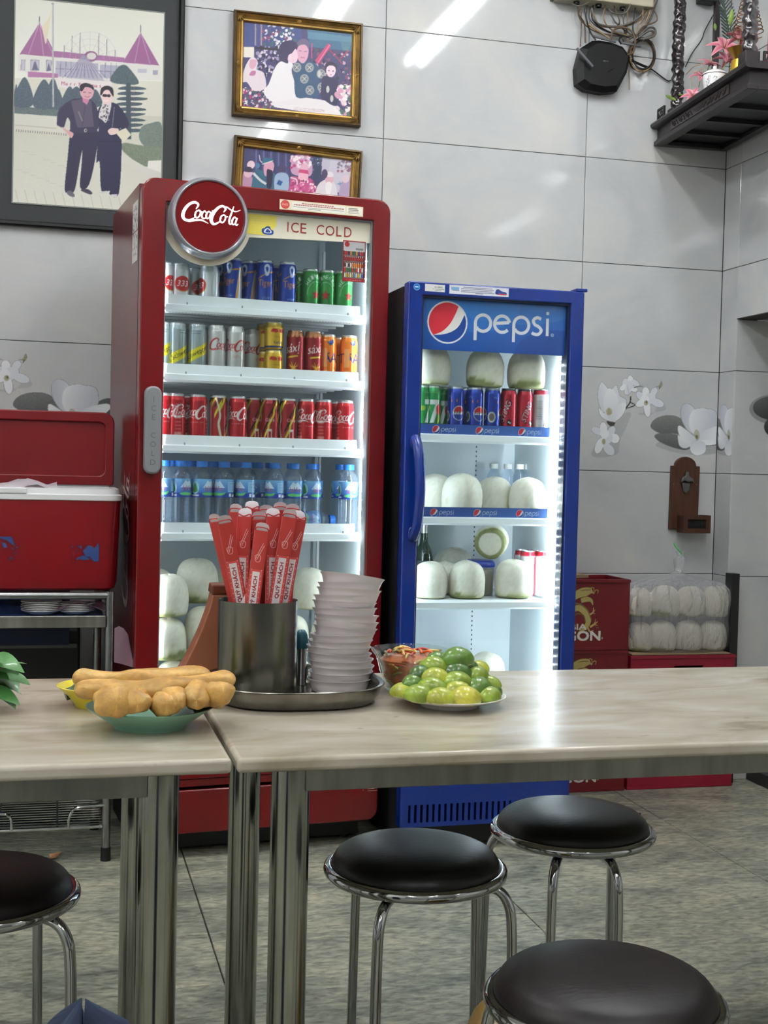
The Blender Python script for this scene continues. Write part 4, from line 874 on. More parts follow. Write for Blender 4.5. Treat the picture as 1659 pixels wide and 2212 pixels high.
def p_sting(c, w, h):
    c.rect(-w, w, 0, h, (176, 26, 50))
    for x in (0, w/2, -w/2):
        c.text('STING', x+0.001, h*0.52, 0.023, (30, 28, 32), w=0.072, rot=68, sl=0.2); c.text('STING', x, h*0.52, 0.018, (214, 214, 216), w=0.064, rot=68, sl=0.2)
        c.ell(x+0.014, h*0.28, 0.008, 0.009, (34, 30, 34)); c.ell(x+0.012, h*0.285, 0.003, 0.003, (220, 220, 220)); c.ell(x+0.017, h*0.27, 0.003, 0.003, (220, 220, 220)); c.blob([(x+0.006, h*0.04), (x+0.020, h*0.10), (x+0.022, h*0.18), (x+0.008, h*0.14)], (40, 34, 38)); c.blob([(x+0.010, h*0.06), (x+0.018, h*0.11), (x+0.016, h*0.15)], (222, 222, 222))
    c.rect(-w, w, h*0.955, h, (60, 50, 54))
def p_sting2(c, w, h):
    c.rect(-w, w, 0, h, (214, 214, 216)); c.rect(-w, w, h*0.90, h, (170, 30, 50)); c.text('STING', 0.016, h*0.42, 0.014, (70, 70, 76), w=0.09, rot=78); c.rect(-0.024, 0.0, h*0.35, h*0.78, (196, 196, 198))
    for k in range(9): c.rect(-0.022, -0.002, h*(0.38+k*0.045), h*(0.39+k*0.045), (150, 150, 154))
    c.rect(0.030, 0.05, 0, h*0.88, (176, 30, 52)); c.rect(-w*0.5, -0.05, 0, h*0.88, (176, 30, 52))
CAN = {}
def proto(kind, r, h, fn): CAN[kind] = [can_mesh('drink_can', r, h, fn), False]
SL = 0.0282
proto('333', 0.0315, 0.120, p_333); proto('tiger', SL, 0.150, p_tiger); proto('hei', SL, 0.136, p_hei); proto('schw', SL, 0.150, p_schw); proto('light', SL, 0.150, p_light); proto('bull', 0.0300, 0.083, p_bull)
proto('saxi', SL, 0.148, p_saxi); proto('fanta', 0.0278, 0.142, p_fanta); proto('coke', SL, 0.150, p_coke); proto('cokey', SL, 0.150, p_cokey); proto('7up', 0.0262, 0.147, p_7up); proto('pepsi', 0.0262, 0.147, p_pepsi); proto('sting', 0.0262, 0.147, p_sting); proto('sting2', 0.0262, 0.147, p_sting2)
DESC = {'333': 'white can with red oval', 'tiger': 'blue beer can', 'hei': 'green beer can', 'schw': 'grey-green can with yellow band', 'light': 'silver can with red script', 'bull': 'squat gold can', 'saxi': 'dark red can', 'fanta': 'orange soda can', 'coke': 'red can with white script', 'cokey': 'yellow-striped red can', '7up': 'green can with big white seven', 'pepsi': 'dark blue can with round badge', 'sting': 'crimson can with slanted lettering', 'sting2': 'white and crimson can'}
def place_can(kind, fr, u, dep, z, rot, lab, grp):
    o, used = CAN[kind]
    if used: o = copy_tree(o)
    CAN[kind][1] = True
    o.location = fr.w(u, dep, z); o.rotation_euler = (0, 0, fr.a+math.radians(rot)); tag(o, lab, 'can', grp); return o
def row(items, fr, z, where, grp, ytop):
    """items: (kind, pixel x, depth of the can's axis, turn); left to right, counted per kind"""
    tot = {}; cnt = {}
    for it in items: tot[it[0]] = tot.get(it[0], 0)+1
    for kind, px, dep, rot in items:
        u, _ = fr.at(px, ytop, dep); cnt[kind] = cnt.get(kind, 0)+1
        n = '' if tot[kind] == 1 else ', %s from left' % ORD[cnt[kind]-1]
        place_can(kind, fr, u, dep, z+0.0005, rot, DESC[kind]+' '+where+n, grp)
D = 0.122
row([('333', 353, D, 40), ('333', 388, D+.004, 10), ('333', 419, D+.07, 25), ('333', 452, D, -75), ('tiger', 469.5, D+.07, 10), ('tiger', 503, D, -30), ('tiger', 538.5, D+.035, -40), ('tiger', 571.5, D, 8), ('tiger', 596, D+.09, 20), ('tiger', 620, D, 25),
     ('hei', 646, D+.07, 20), ('hei', 671, D+.012, 25), ('hei', 706.5, D+.012, -25), ('hei', 742, D, 22)], RF, RS[0], 'on top shelf of red cooler', 'cans on the top shelf of the red cooler', 620)
row([('schw', 347, D, 12), ('schw', 382.5, D, 40), ('schw', 425, D, -6), ('light', 467, D, 55), ('light', 508.5, D, -12), ('light', 543, D+.06, 25), ('saxi', 638, D, -35), ('saxi', 676, D, 0), ('fanta', 708, D+.008, -14), ('fanta', 731, D+.065, 70), ('fanta', 753.5, D, -6)],
    RF, RS[1], 'on second shelf of red cooler', 'cans on the second shelf of the red cooler', 760)
for dep, a, nm in ((D-0.002, 8, 'front'), (D+0.062, 0, 'back')):
    for k in (0, 1):
        u, _ = RF.at(591 if k or nm == 'front' else 590, 760, dep); u -= (0.028 if nm == 'back' else 0)
        place_can('bull', RF, u, dep, RS[1]+0.0006+k*0.0862, a+k*6, '%s gold can of the %s pair stacked on second shelf' % (('upper' if k else 'lower'), nm), 'gold cans stacked on the second shelf')
row([('coke', 350, D, 30), ('coke', 380.5, D, 95), ('coke', 404, D+.075, 60), ('coke', 427.5, D, -18), ('cokey', 471, D, 14), ('coke', 513, D, -8), ('cokey', 546.5, D+.03, -48), ('cokey', 583, D+.006, -75), ('cokey', 621.5, D+.004, -52), ('coke', 661, D, 24), ('coke', 698, D, 60), ('coke', 723, D+.07, 10), ('coke', 745, D, 12)],
    RF, RS[2], 'on third shelf of red cooler', 'cans on the third shelf of the red cooler', 910)
DB = 0.108
row([('7up', 911, DB, 30), ('7up', 934, DB, -10), ('7up', 956, DB+.055, -20), ('pepsi', 984, DB, -16), ('pepsi', 1005, DB+.05, 10), ('pepsi', 1026, DB, -8), ('pepsi', 1063, DB, 50), ('sting', 1098, DB, -40), ('sting', 1133, DB, 0), ('sting2', 1167, DB, 0)], BF, BS[0], 'on upper shelf of blue cooler', 'cans on the upper shelf of the blue cooler', 880)

# ---------------------------------------------------------------- water bottles
PET = glass_mat('pet_plastic', (240, 246, 252), 0.25, 0.06, 0.05, (200, 216, 235)); CAPB = mat('cap_blue', (40, 118, 206), 0.35); 
def bottle_label():
    c = Canvas(-0.0985, 0.0985, 0, 0.056, 394, 112, (70, 130, 200)); c.rect(-0.1, 0.1, 0, 0.056, (40, 84, 170), c2=(120, 176, 222), gdir=(0, 1)); c.rect(-0.1, 0.1, 0, 0.014, (36, 66, 150))
    for x in (0, 0.098, -0.098):
        c.poly([(x-0.024, 0.030), (x-0.008, 0.052), (x, 0.046), (x+0.008, 0.052), (x+0.024, 0.030)], (200, 222, 240)); c.text('laVie', x, 0.028, 0.015, (176, 56, 84), w=0.034); c.blob([(x-0.026, 0.012), (x-0.010, 0.016), (x+0.012, 0.014), (x+0.026, 0.018), (x+0.018, 0.008), (x-0.016, 0.007)], (96, 190, 110))
    for x in (-0.05,):
        c.ell(x, 0.030, 0.014, 0.020, (150, 205, 222)); c.blob([(x-0.010, 0.022), (x, 0.044), (x+0.010, 0.022), (x, 0.016)], (60, 140, 70)); c.rect(x-0.014, x+0.014, 0.004, 0.009, (210, 220, 235))
    c.rect(0.034, 0.064, 0.018, 0.048, (150, 196, 228))
    for k in range(7): c.rect(0.036, 0.062, 0.021+k*0.0037, 0.0222+k*0.0037, (90, 140, 196))
    c.rect(0.066, 0.074, 0.030, 0.048, (186, 60, 80)); c.rect(0.038, 0.046, 0.004, 0.013, (226, 230, 238)); c.rect(0.05, 0.066, 0.003, 0.011, (226, 230, 238))
    return c
def bottle_proto():
    b = MB(); R = 0.0310; pr = [(0.004, 0.004), (0.024, 0.0), (0.0295, 0.006), (R, 0.016)]
    for k in range(5): z = 0.026+k*0.015; pr += [(R-0.0005, z), (R-0.0022, z+0.005), (R-0.0005, z+0.010)]
    pr += [(R-0.0008, 0.102), (R-0.0008, 0.158), (R, 0.162), (0.029, 0.172), (0.023, 0.183), (0.0165, 0.191), (0.0142, 0.196), (0.0142, 0.206)]
    o = b.lathe(pr, 28).build('water_bottle', PET, smooth=70)
    sheet('label', bottle_label(), 2, lambda X, Y: np.stack([0.0309*np.cos(X/0.0313-math.pi/2), 0.0309*np.sin(X/0.0313-math.pi/2), Y+0.103], 1), PRINTG, o, wrap=True)
    MB().lathe([(0.0175, 0.196), (0.0178, 0.198), (0.0178, 0.212), (0.0165, 0.214), (0.0, 0.214)], 24).build('cap', CAPB, o, smooth=40)
    return o
BT = bottle_proto(); first = True
bx = [(354, 0, -30), (391, 0, 30), (436, 0, 38), (483, 0, -50), (530, 0, -2-58), (593, 0, -60), (634, 0, -4), (672, 0, 30), (752, 0, 4)]
back = [(372, 1, 20), (414, 1, 70), (460, 1, -20), (507, 1, 40), (556, 1, -60), (735, 2, 0), (395, 2, 10), (440, 2, 40), (488, 2, 80), (535, 2, 0), (583, 2, 30), (630, 2, 66), (677, 2, 0)]
nb = 0; nk = 0
for px, rw, rot in bx+back:
    dep = 0.128+rw*0.068; u, _ = RF.at(px, 1075, dep); o = BT if first else copy_tree(BT); first = False
    o.location = RF.w(u, dep, RS[3]+0.0005); o.rotation_euler = (0, 0, RF.a+math.radians(rot))
    if rw == 0: lab = 'clear water bottle with blue cap in front row, %s from left' % ORD[nb]; nb += 1
    else: lab = 'clear water bottle with blue cap in the %s row, %s from left' % (('middle', 'rear')[rw-1], ORD[nk]); nk += 1; nk = 0 if (rw == 1 and nk == 5) else nk
    tag(o, lab, 'bottle', 'water bottles on the fourth shelf')
o = copy_tree(BT); u, _ = RF.at(655, 1128, 0.30); o.location = RF.w(0.458, 0.205, RS[3]+0.0325); o.rotation_euler = (0, math.radians(90), RF.a); tag(o, 'clear water bottle lying on its side behind the front row', 'bottle', 'water bottles on the fourth shelf')

# ---------------------------------------------------------------- peeled coconuts
COCO = mat('coconut', attr=True, rough=0.55, bump=0.35, bscale=70, stretch=(1, 1, 0.35), sss=0.0)
def coco_mesh(seed, R=0.0630, H=0.128, g=0.16):
    rs = np.random.RandomState(seed); nu, nv = 48, 34
    t = np.linspace(0, 1, nv); prof = []
    P = np.array(spline([(0.0, 0.0), (0.60, 0.0), (0.86, 0.02), (0.955, 0.10), (0.99, 0.26), (1.0, 0.45), (0.965, 0.62), (0.87, 0.78), (0.68, 0.91), (0.42, 0.975), (0.18, 0.995), (0.0, 1.0)], 8))
    L = np.r_[0, np.cumsum(np.hypot(*np.diff(P, axis=0).T))]; q = np.linspace(0, L[-1], nv); pr = np.interp(q, L, P[:, 0])*R; pz = np.interp(q, L, P[:, 1])*H
    a = np.linspace(0, 2*math.pi, nu, endpoint=False); ph = rs.uniform(0, 6.28, 6)
    A, V = np.meshgrid(a, np.arange(nv)); Rr = pr[V]*(1+0.018*np.sin(3*A+ph[0])+0.012*np.sin(5*A+ph[1]+V*0.2)+0.006*rs.normal(size=A.shape)*(pr[V] > 0.01))
    Z = pz[V]*(1+0.02*np.sin(2*A+ph[2])); 
    Pt = np.stack([Rr*np.cos(A), Rr*np.sin(A), Z], -1).reshape(-1, 3)
    col = np.empty((nv, nu, 3)); col[:] = (228, 223, 205); col += rs.normal(0, 4, (nv, nu, 1)); 
    lvl = H*g*(0.75+0.45*np.sin(2*A+ph[3])+0.35*np.sin(A+ph[4])); gm = (Z < lvl) & (pr[V] > 0.7*R); 
    col[gm] = np.array([134, 138, 84])+rs.normal(0, 6, (gm.sum(), 1)); ed = (Z >= lvl) & (Z < lvl+0.008) & (pr[V] > 0.7*R); col[ed] = (206, 206, 168)
    spots = rs.uniform(0, 1, (3, 2)); 
    for sa, sz in spots:
        d = np.hypot((np.angle(np.exp(1j*(A-sa*6.28))))*R, Z-sz*H*0.5); k = np.clip(1-d/0.010, 0, 1)[..., None]; col = col*(1-0.4*k)+np.array([196, 160, 104])*0.4*k
    i, j = np.meshgrid(np.arange(nu), np.arange(nv-1)); i = i.ravel(); j = j.ravel(); i2 = (i+1) % nu
    F = np.stack([j*nu+i, j*nu+i2, (j+1)*nu+i2, (j+1)*nu+i], 1)
    me = bpy.data.meshes.new('coconut'); me.from_pydata(Pt.tolist(), [], F.tolist()); me.materials.append(COCO); set_col(me, col)
    me.polygons.foreach_set('use_smooth', [True]*len(me.polygons)); me.update(); return me
CM = [coco_mesh(s, g=gg) for s, gg in ((1, 0.10), (2, 0.04), (3, 0.15), (4, 0.17), (5, 0.06), (6, 0.0))]
def coconut(k, loc, lab, grp, s=1.0, rot=0.0, tilt=(0, 0)):
    o = link('coconut', CM[k % len(CM)], None, loc, (tilt[0], tilt[1], rot)); o.scale = (s, s, s); tag(o, lab, 'coconut', grp); return o
G = 'coconuts in the blue cooler'; top = BS[0]+0.151
for k, (px, m, lab) in enumerate([(931, 1, 'peeled white coconut at left on top of the cans'), (1048.5, 2, 'peeled white coconut in the middle on top of the cans'), (1137, 3, 'peeled white coconut at right on top of the cans')]):
    u, _ = BF.at(px, 800, 0.12); coconut(m, BF.w(u, 0.118, top), lab, G, 0.97, k*1.3)
for k, (px, dp, m, s, lab) in enumerate([(940, 0.275, 5, 1.0, 'shaded coconut at far left of middle shelf in blue cooler'), (998, 0.145, 1, 1.04, 'tallest coconut on middle shelf of blue cooler, cracked at base'), (1069, 0.225, 4, 0.97, 'coconut third from left on middle shelf of blue cooler'), (1140, 0.150, 3, 0.98, 'coconut with green base at right of middle shelf')]):
    u, _ = BF.at(px, 1060, dp); coconut(m, BF.w(u, dp, BS[1]+0.001), lab, G, s, k*2.1+0.6)
for k, (px, dp, m, s, lab) in enumerate([(929, 0.15, 5, 0.90, 'coconut at front left of lowest stocked shelf in blue cooler'), (1008, 0.145, 0, 0.94, 'coconut at front middle of lowest stocked shelf in blue cooler'), (1109, 0.150, 2, 0.96, 'coconut with green patch at front right of lowest stocked shelf'), (962, 0.275, 4, 0.85, 'tan coconut behind the two front left ones')]):
    u, _ = BF.at(px, 1260, dp); coconut(m, BF.w(u, dp, BS[2]+0.001), lab, G, s, k*1.7+2.2)
u, _ = BF.at(980, 1180, 0.405); coconut(4, BF.w(u, 0.405, BS[2]+0.001), 'brownish coconut at the back left below the middle shelf', G, 1.12, 0.4)
u, _ = BF.at(1052, 1428, 0.30); coconut(5, BF.w(u, 0.30, 0.453), 'lone coconut on the floor of the blue cooler', G, 0.98, 0.4)
# things beside them
tj = BF.at(1036, 1250, 0.25)[0]
jar = empty('storage_jar', BF.w(tj, 0.25, BS[2]+0.0005), BF.a, 'clear jar of tan filling with blue lid behind the coconuts', 'jar')
MB().lathe([(0.0, 0.001), (0.040, 0.0), (0.044, 0.004), (0.044, 0.108), (0.0, 0.108)], 32).build('filling', mat('tan_filling', (196, 178, 150), 0.6), jar, smooth=40)
MB().lathe([(0.0, 0.0), (0.046, 0.0), (0.047, 0.004), (0.047, 0.118), (0.044, 0.122)], 32).build('body', PET, jar, smooth=40)
MB().lathe([(0.0, 0.146), (0.042, 0.146), (0.048, 0.138), (0.050, 0.132), (0.050, 0.118), (0.0, 0.118)], 32).build('lid', mat('lid_blue', (38, 58, 150), 0.35), jar, smooth=30)
u, z = BF.at(1047, 1166, 0.25)
sc_ = coconut(2, BF.w(u-0.004, 0.185, BS[2]+0.1165+0.0565), 'coconut lying on its side with sliced green-rimmed face, on the jar', G, 0.88, BF.a-0.45, (math.radians(-82), 0)); jar.scale = (1, 1, 0.79)
u, _ = BF.at(1153, 1250, 0.24); sp = empty('can_pack', BF.w(u-0.012, 0.25, BS[2]+0.0005), BF.a, 'shrink-wrapped pack of white and crimson cans at right', 'can pack', None)
for k, (dx, dy) in enumerate(((-0.027, -0.05), (0.027, -0.05), (-0.027, 0.003), (0.027, 0.003))):
    q = copy_tree(CAN['sting2'][0], sp); q.name = 'can'; q.location = (dx, dy, 0); q.rotation_euler = (0, 0, k*0.5-0.6)
    for key in ('label', 'category', 'group'):
        if key in q: del q[key]
u, _ = BF.at(919, 1200, 0.28); gbt = empty('glass_bottle', BF.w(u, 0.30, BS[2]+0.0005), 0, 'green glass bottle with silver cap at left in blue cooler', 'bottle')
MB().lathe([(0.0, 0.0), (0.030, 0.0), (0.032, 0.006), (0.032, 0.125), (0.026, 0.145), (0.015, 0.165), (0.0125, 0.185), (0.0125, 0.225)], 28).build('body', glass_mat('green_glass', (70, 150, 120), 0.2, 0.05), gbt, smooth=60)
MB().lathe([(0.0135, 0.200), (0.014, 0.202), (0.014, 0.228), (0.0, 0.229)], 20).build('cap', mat('cap_silver', (190, 192, 194), 0.3, metal=0.8), gbt)
MB().lathe([(0.0325, 0.05), (0.0325, 0.11)], 28).build('label', mat('label_dark', (60, 74, 80), 0.5), gbt)
WC = mat('cap_white', (226, 228, 226), 0.5)
crt = MB().box(0.20, 0.46, 0.33, 0.44, 0.0, 0.055).build('bottle_tray', BLUD, None, smooth=0, loc=BF.w(0, 0, BS[1]+0.0005), rot=(0, 0, BF.a), bevel=0.004); tag(crt, 'dark blue tray under the small bottles at the back of middle shelf', 'tray')
for k, (px, dp) in enumerate(((1067, 0.40), (1097, 0.385), (1123, 0.40), (1143, 0.375))):
    u, _ = BF.at(px, 1010, dp); e = empty('small_bottle', BF.w(u, dp, BS[1]+0.056), 0, 'small clear bottle with white cap on blue tray, %s from left' % ORD[k], 'bottle', 'small bottles on the blue tray')
    MB().lathe([(0.0, 0.0), (0.021, 0.0), (0.0225, 0.004), (0.0225, 0.075), (0.017, 0.088), (0.012, 0.094), (0.012, 0.105)], 20).build('body', PET, e, smooth=60)
    MB().lathe([(0.0145, 0.097), (0.0145, 0.114), (0.0, 0.115)], 18).build('cap', WC, e)
# heap at the bottom of the red cooler
G = 'coconuts heaped at the bottom of the red cooler'; zb = 0.457
heap = [(0.150, 0.150, 0.0, 5, 1.0), (0.278, 0.155, 0.0, 0, 1.0), (0.405, 0.150, 0.0, 2, 1.0), (0.530, 0.155, 0.0, 1, 1.0), (0.655, 0.150, 0.0, 4, 0.97),
        (0.122, 0.152, 0.130, 2, 1.0), (0.247, 0.180, 0.150, 0, 1.08), (0.385, 0.165, 0.130, 1, 1.0), (0.520, 0.165, 0.130, 3, 1.0), (0.648, 0.160, 0.130, 0, 0.97),
        (0.124, 0.160, 0.262, 4, 1.02), (0.236, 0.262, 0.292, 3, 1.10), (0.600, 0.230, 0.270, 5, 1.05), (0.110, 0.30, 0.270, 5, 1.0), (0.365, 0.345, 0.270, 1, 1.0)]
rl = ['bottom', 'middle', 'upper']; rc = [0, 0, 0]
for k, (u, dp, dz, m, s, ) in enumerate(heap):
    r = 0 if dz < 0.05 else (1 if dz < 0.2 else 2)
    coconut(m, RF.w(u, dp, zb+dz+0.001), 'coconut in %s layer of red cooler heap, %s from left' % (rl[r], ORD[rc[r]]), G, s*0.98, k*1.9); rc[r] += 1
# small red basket of sweets in front of the heap
e = empty('sweets_basket', RF.w(0.262, 0.073, zb-0.0005), RF.a, 'small red plastic basket of colourful sweets low in the red cooler', 'basket'); RBK = mat('basket_red', (200, 40, 46), 0.4)
for k in range(14):
    a = k*2*math.pi/14; MB().tube([(0.020*math.cos(a), 0.011*math.sin(a), 0.002), (0.027*math.cos(a), 0.014*math.sin(a), 0.062)], 0.0022, 6).build('bar', RBK, e)
for z, q in ((0.002, 0.0), (0.032, 0.5), (0.063, 1.0)): MB().tube([((0.020+0.007*q)*math.cos(a), (0.011+0.003*q)*math.sin(a), z) for a in np.linspace(0, 2*math.pi, 28, endpoint=False)], 0.003, 6, True).build('hoop', RBK, e)
for k, (x, z, cl) in enumerate(((-0.014, 0.070, (206, 150, 150)), (-0.002, 0.085, (70, 190, 90)), (0.010, 0.078, (236, 150, 40)), (0.016, 0.095, (120, 70, 170)), (0.0, 0.055, (220, 220, 226)))): MB().lathe([(0.0, -0.012), (0.008, -0.008), (0.010, 0.0), (0.007, 0.010), (0.0, 0.014)], 10, (x, 0.0, z)).build('sweet', mat('sweet_%d' % k, cl, 0.3, coat=0.4), e, smooth=60)
# ---------------------------------------------------------------- things on the tables
TZ = 0.7503
def plate_prof(r, h, foot, t=0.003):
    return [(0.0, 0.004), (foot*0.9, 0.004), (foot*0.95, 0.0), (foot, 0.0), (foot*1.02, 0.004), (r*0.82, h*0.62), (r, h-0.001), (r+0.001, h), (r-0.002, h+0.0005), (r*0.80, h*0.62+t), (foot*0.98, 0.004+t), (0.0, 0.004+t)]
JADE = mat('jade_melamine', (128, 176, 150), 0.28, coat=0.3); YEL = mat('yellow_melamine', (226, 208, 40), 0.28, coat=0.3); PORC = mat('porcelain', (232, 230, 228), 0.2, coat=0.4)
pl = MB().lathe(plate_prof(0.106, 0.036, 0.060), 56).build('oval_plate', JADE, None, smooth=40, loc=(-1.792, -2.455, TZ)); tag(pl, 'pale green plate heaped with fried dough sticks', 'plate')
DOUGH = mat('fried_dough', attr=True, rough=0.5, bump=0.6, bscale=70, var=0.3, scale=30)
def dough(name, p0, p1, r, seed, lobes=0.22, lump=0.10, squash=1.0, twist=0.0, lab='', n=60, m=44):
    rs = np.random.RandomState(seed); p0 = Vector(p0); p1 = Vector(p1); ax = (p1-p0); L = ax.length; ax.normalize(); side = ax.cross(Vector((0, 0, 1))).normalized(); up = side.cross(ax)
    ph = rs.uniform(0, 6.28, 8); vs = []; col = []
    for i in range(n):
        t = 0.5-0.5*math.cos(math.pi*i/(n-1)); cl = min(0.3, 1.1*r/L); q_ = min(t, 1-t)/cl; e = max(0.01, math.sqrt(max(0.0, 1-(1-q_)**2)) if q_ < 1 else 1.0)
        k = 1+lump*math.sin(9*t+ph[0])+lump*0.6*math.sin(17*t+ph[1]); off = side*(0.006*math.sin(4*t+ph[2]))+up*(0.004*math.sin(5*t+ph[3]))
        for j in range(m):
            a = 2*math.pi*j/m; q = (1+lobes*math.cos(2*(a-twist)))*(1+e*e*(0.07*math.sin(3*a+7*t+ph[4])+0.05*math.sin(5*a-11*t+ph[5]))+e*e*(0.015*math.sin(9*a+19*t+ph[1])+0.015*math.sin(31*t+2*a+ph[2]))); rr = r*k*q*e
            p = p0+ax*(L*t)+off+side*(rr*math.cos(a))+up*(rr*math.sin(a)*squash); vs.append(p)
            g = 0.5+0.5*math.sin(3*a+6*t+ph[6])*math.sin(5*t+ph[7]); v = rs.normal(0, 0.02); b = np.array([176, 128, 58])*(1-g)+np.array([214, 174, 102])*g; gr = abs(math.sin(a-twist)) > 0.96; col.append(b*(1+v)*(1.06 if gr else 1.0))
    fs = [(i*m+j, i*m+(j+1) % m, (i+1)*m+(j+1) % m, (i+1)*m+j) for i in range(n-1) for j in range(m)]
    mb = MB().add(vs, fs); o = mb.build(name, DOUGH, None, smooth=0); o.data.polygons.foreach_set('use_smooth', [True]*len(o.data.polygons)); set_col(o.data, col); tag(o, lab, 'dough stick', 'fried dough sticks'); return o
P_ = lambda x, y, Y: tuple(on_plane(x, y, 1, Y))
dough('dough_stick', P_(160, 1496, -2.475), P_(510, 1470, -2.455), 0.0190, 1, 0.16, 0.11, 1.05, lab='long fried dough stick on top, nearer one, ending by steel cylinder')
dough('dough_stick', P_(156, 1468, -2.425), P_(455, 1462, -2.415), 0.0185, 2, 0.16, 0.10, 1.05, lab='long fried dough stick on top, behind the nearer one')
def dough_pair(a, b, ra, rb, sd, lab):
    o = dough('dough_stick', a[0], a[1], ra, sd, 0.06, 0.13, 0.95, 0.0, lab); q = dough('dough_stick', b[0], b[1], rb, sd+20, 0.06, 0.13, 0.95, 0.0, lab)
    n0 = len(o.data.vertices); vs = [tuple(v.co) for v in o.data.vertices]+[tuple(v.co) for v in q.data.vertices]; fs = [tuple(p.vertices) for p in o.data.polygons]+[tuple(i+n0 for i in p.vertices) for p in q.data.polygons]
    ca = np.zeros(n0*4, np.float32); o.data.color_attributes['Col'].data.foreach_get('color', ca); cb_ = np.zeros(len(q.data.vertices)*4, np.float32); q.data.color_attributes['Col'].data.foreach_get('color', cb_)
    me = bpy.data.meshes.new('dough_stick'); me.from_pydata(vs, [], fs); me.materials.append(DOUGH); at_ = me.color_attributes.new('Col', 'FLOAT_COLOR', 'POINT'); at_.data.foreach_set('color', np.r_[ca, cb_]); me.polygons.foreach_set('use_smooth', [True]*len(fs)); me.update(); o.data = me; bpy.data.objects.remove(q)
def ends(x, y, x2, y2):
    p0 = np.array(P_(x, y, -2.565)); p1 = np.array(P_(x2, y2, -2.40)); p0[2] = max(p0[2], TZ+0.040); p1[2] = max(p1[2]-0.004, TZ+0.034); return p0, p1
dough_pair(ends(250, 1514, 240, 1498), ends(305, 1520, 290, 1502), 0.0255, 0.0190, 11, 'fried dough stick at bottom left of the pile, knobbly double end')
dough_pair(ends(352, 1520, 348, 1502), ends(388, 1516, 378, 1500), 0.0205, 0.0185, 12, 'fried dough stick at bottom middle of the pile, knobbly double end')
dough_pair(ends(432, 1511, 420, 1494), ends(478, 1503, 458, 1488), 0.0222, 0.0225, 13, 'fried dough stick at bottom right of the pile, knobbly double end')
yb = MB().lathe(plate_prof(0.076, 0.038, 0.044), 48).build('side_bowl', YEL, None, smooth=40, loc=(-1.868, -2.255, TZ)); tag(yb, 'small bright yellow bowl behind the green plate', 'bowl')
LEAFD = mat('leaf_dark', (52, 72, 44), 0.45, coat=0.2, var=0.3, scale=30); LEAF = mat('leaf_green', (74, 130, 66), 0.42, coat=0.2, var=0.25, scale=40)
for k, (x, y, a) in enumerate(((-1.885, -2.26, 0.2), (-1.862, -2.235, 0.5))):
    o = MB().tube(spline([(-0.045, 0, 0.022+k*0.012), (-0.02, 0, 0.028+k*0.014), (0.02, 0, 0.026+k*0.012), (0.05, 0, 0.028+k*0.012)], 5), [0.011]*4+[0.0145]*8+[0.011]*4, 12).build('leaf_roll', LEAFD, None, smooth=60, loc=(x, y, TZ+0.001), rot=(0, 0, a)); tag(o, 'dark green leaf-wrapped roll in the yellow bowl, %s' % ('lower one' if k == 0 else 'upper one'), 'leaf roll', 'leaf rolls')
# herbs at the left edge
def leaf_mesh(L, w, bend):
    b = MB(); n = 9; vs = []
    for i in range(n):
        t = i/(n-1); q = w*math.sin(math.pi*min(1, t*0.97+0.02))**0.8*(1-0.35*t); z = -bend*t*t*L; x = L*t*(1-0.25*bend*t)
        vs += [(x, -q, z+0.25*q), (x, 0, z), (x, q, z+0.25*q)]
    fs = [(i*3+k, (i+1)*3+k, (i+1)*3+k+1, i*3+k+1) for i in range(n-1) for k in (0, 1)]
    return b.add(vs, fs)
hb_ = empty('herb_bunch', (-2.058, -2.26, TZ), 0, 'bunch of fresh green herb leaves at the left table edge', 'herbs')
MB().tube(spline([(-0.10, 0.0, 0.012), (-0.03, 0.0, 0.04), (0.0, 0.0, 0.06)], 5), 0.004, 8).build('stem', LEAF, hb_)
g = random.Random(8)
for k in range(16):
    o = leaf_mesh(g.uniform(0.065, 0.090), g.uniform(0.018, 0.027), g.uniform(0.1, 0.5)).build('leaf', LEAF, hb_, smooth=80)
    o.location = (g.uniform(-0.035, 0.01), g.uniform(-0.03, 0.03), 0.034+0.0038*k); o.rotation_euler = (g.uniform(-0.5, 0.5), g.uniform(-0.55, -0.05) if k > 7 else g.uniform(0.0, 0.22), g.uniform(-1.1, 0.9))
# steel tray
STEELD = steel_mat('dull_steel', (132, 130, 122), 0.2, 0.3)
def oval(a, b, n=72, p=2.7): return [(a*math.copysign(abs(math.cos(t))**(2/p), math.cos(t)), b*math.copysign(abs(math.sin(t))**(2/p), math.sin(t))) for t in np.linspace(0, 2*math.pi, n, endpoint=False)]
def loft(rings):
    n = len(rings[0][0]); b = MB(); vs = [(p[0], p[1], z) for r, z in rings for p in r]; fs = [(i*n+k, i*n+(k+1) % n, (i+1)*n+(k+1) % n, (i+1)*n+k) for i in range(len(rings)-1) for k in range(n)]
    return b.add(vs, fs)
A, B = 0.158, 0.160
ty = loft([(oval(0.001, 0.001), 0.001), (oval(A-0.03, B-0.03), 0.001), (oval(A-0.012, B-0.012), 0.005), (oval(A-0.003, B-0.003), 0.018), (oval(A, B), 0.036), (oval(A+0.008, B+0.008), 0.038), (oval(A+0.009, B+0.009), 0.0365), (oval(A+0.003, B+0.003), 0.034), (oval(A, B), 0.018), (oval(A-0.010, B-0.010), 0.003), (oval(A-0.028, B-0.028), 0.0), (oval(0.001, 0.001), 0.0)]).build('serving_tray', STEELD, None, smooth=50, loc=(-1.503, -2.215, TZ)); tag(ty, 'oblong stainless steel tray under the cylinder and bowls', 'tray')
UT = TZ+0.0012
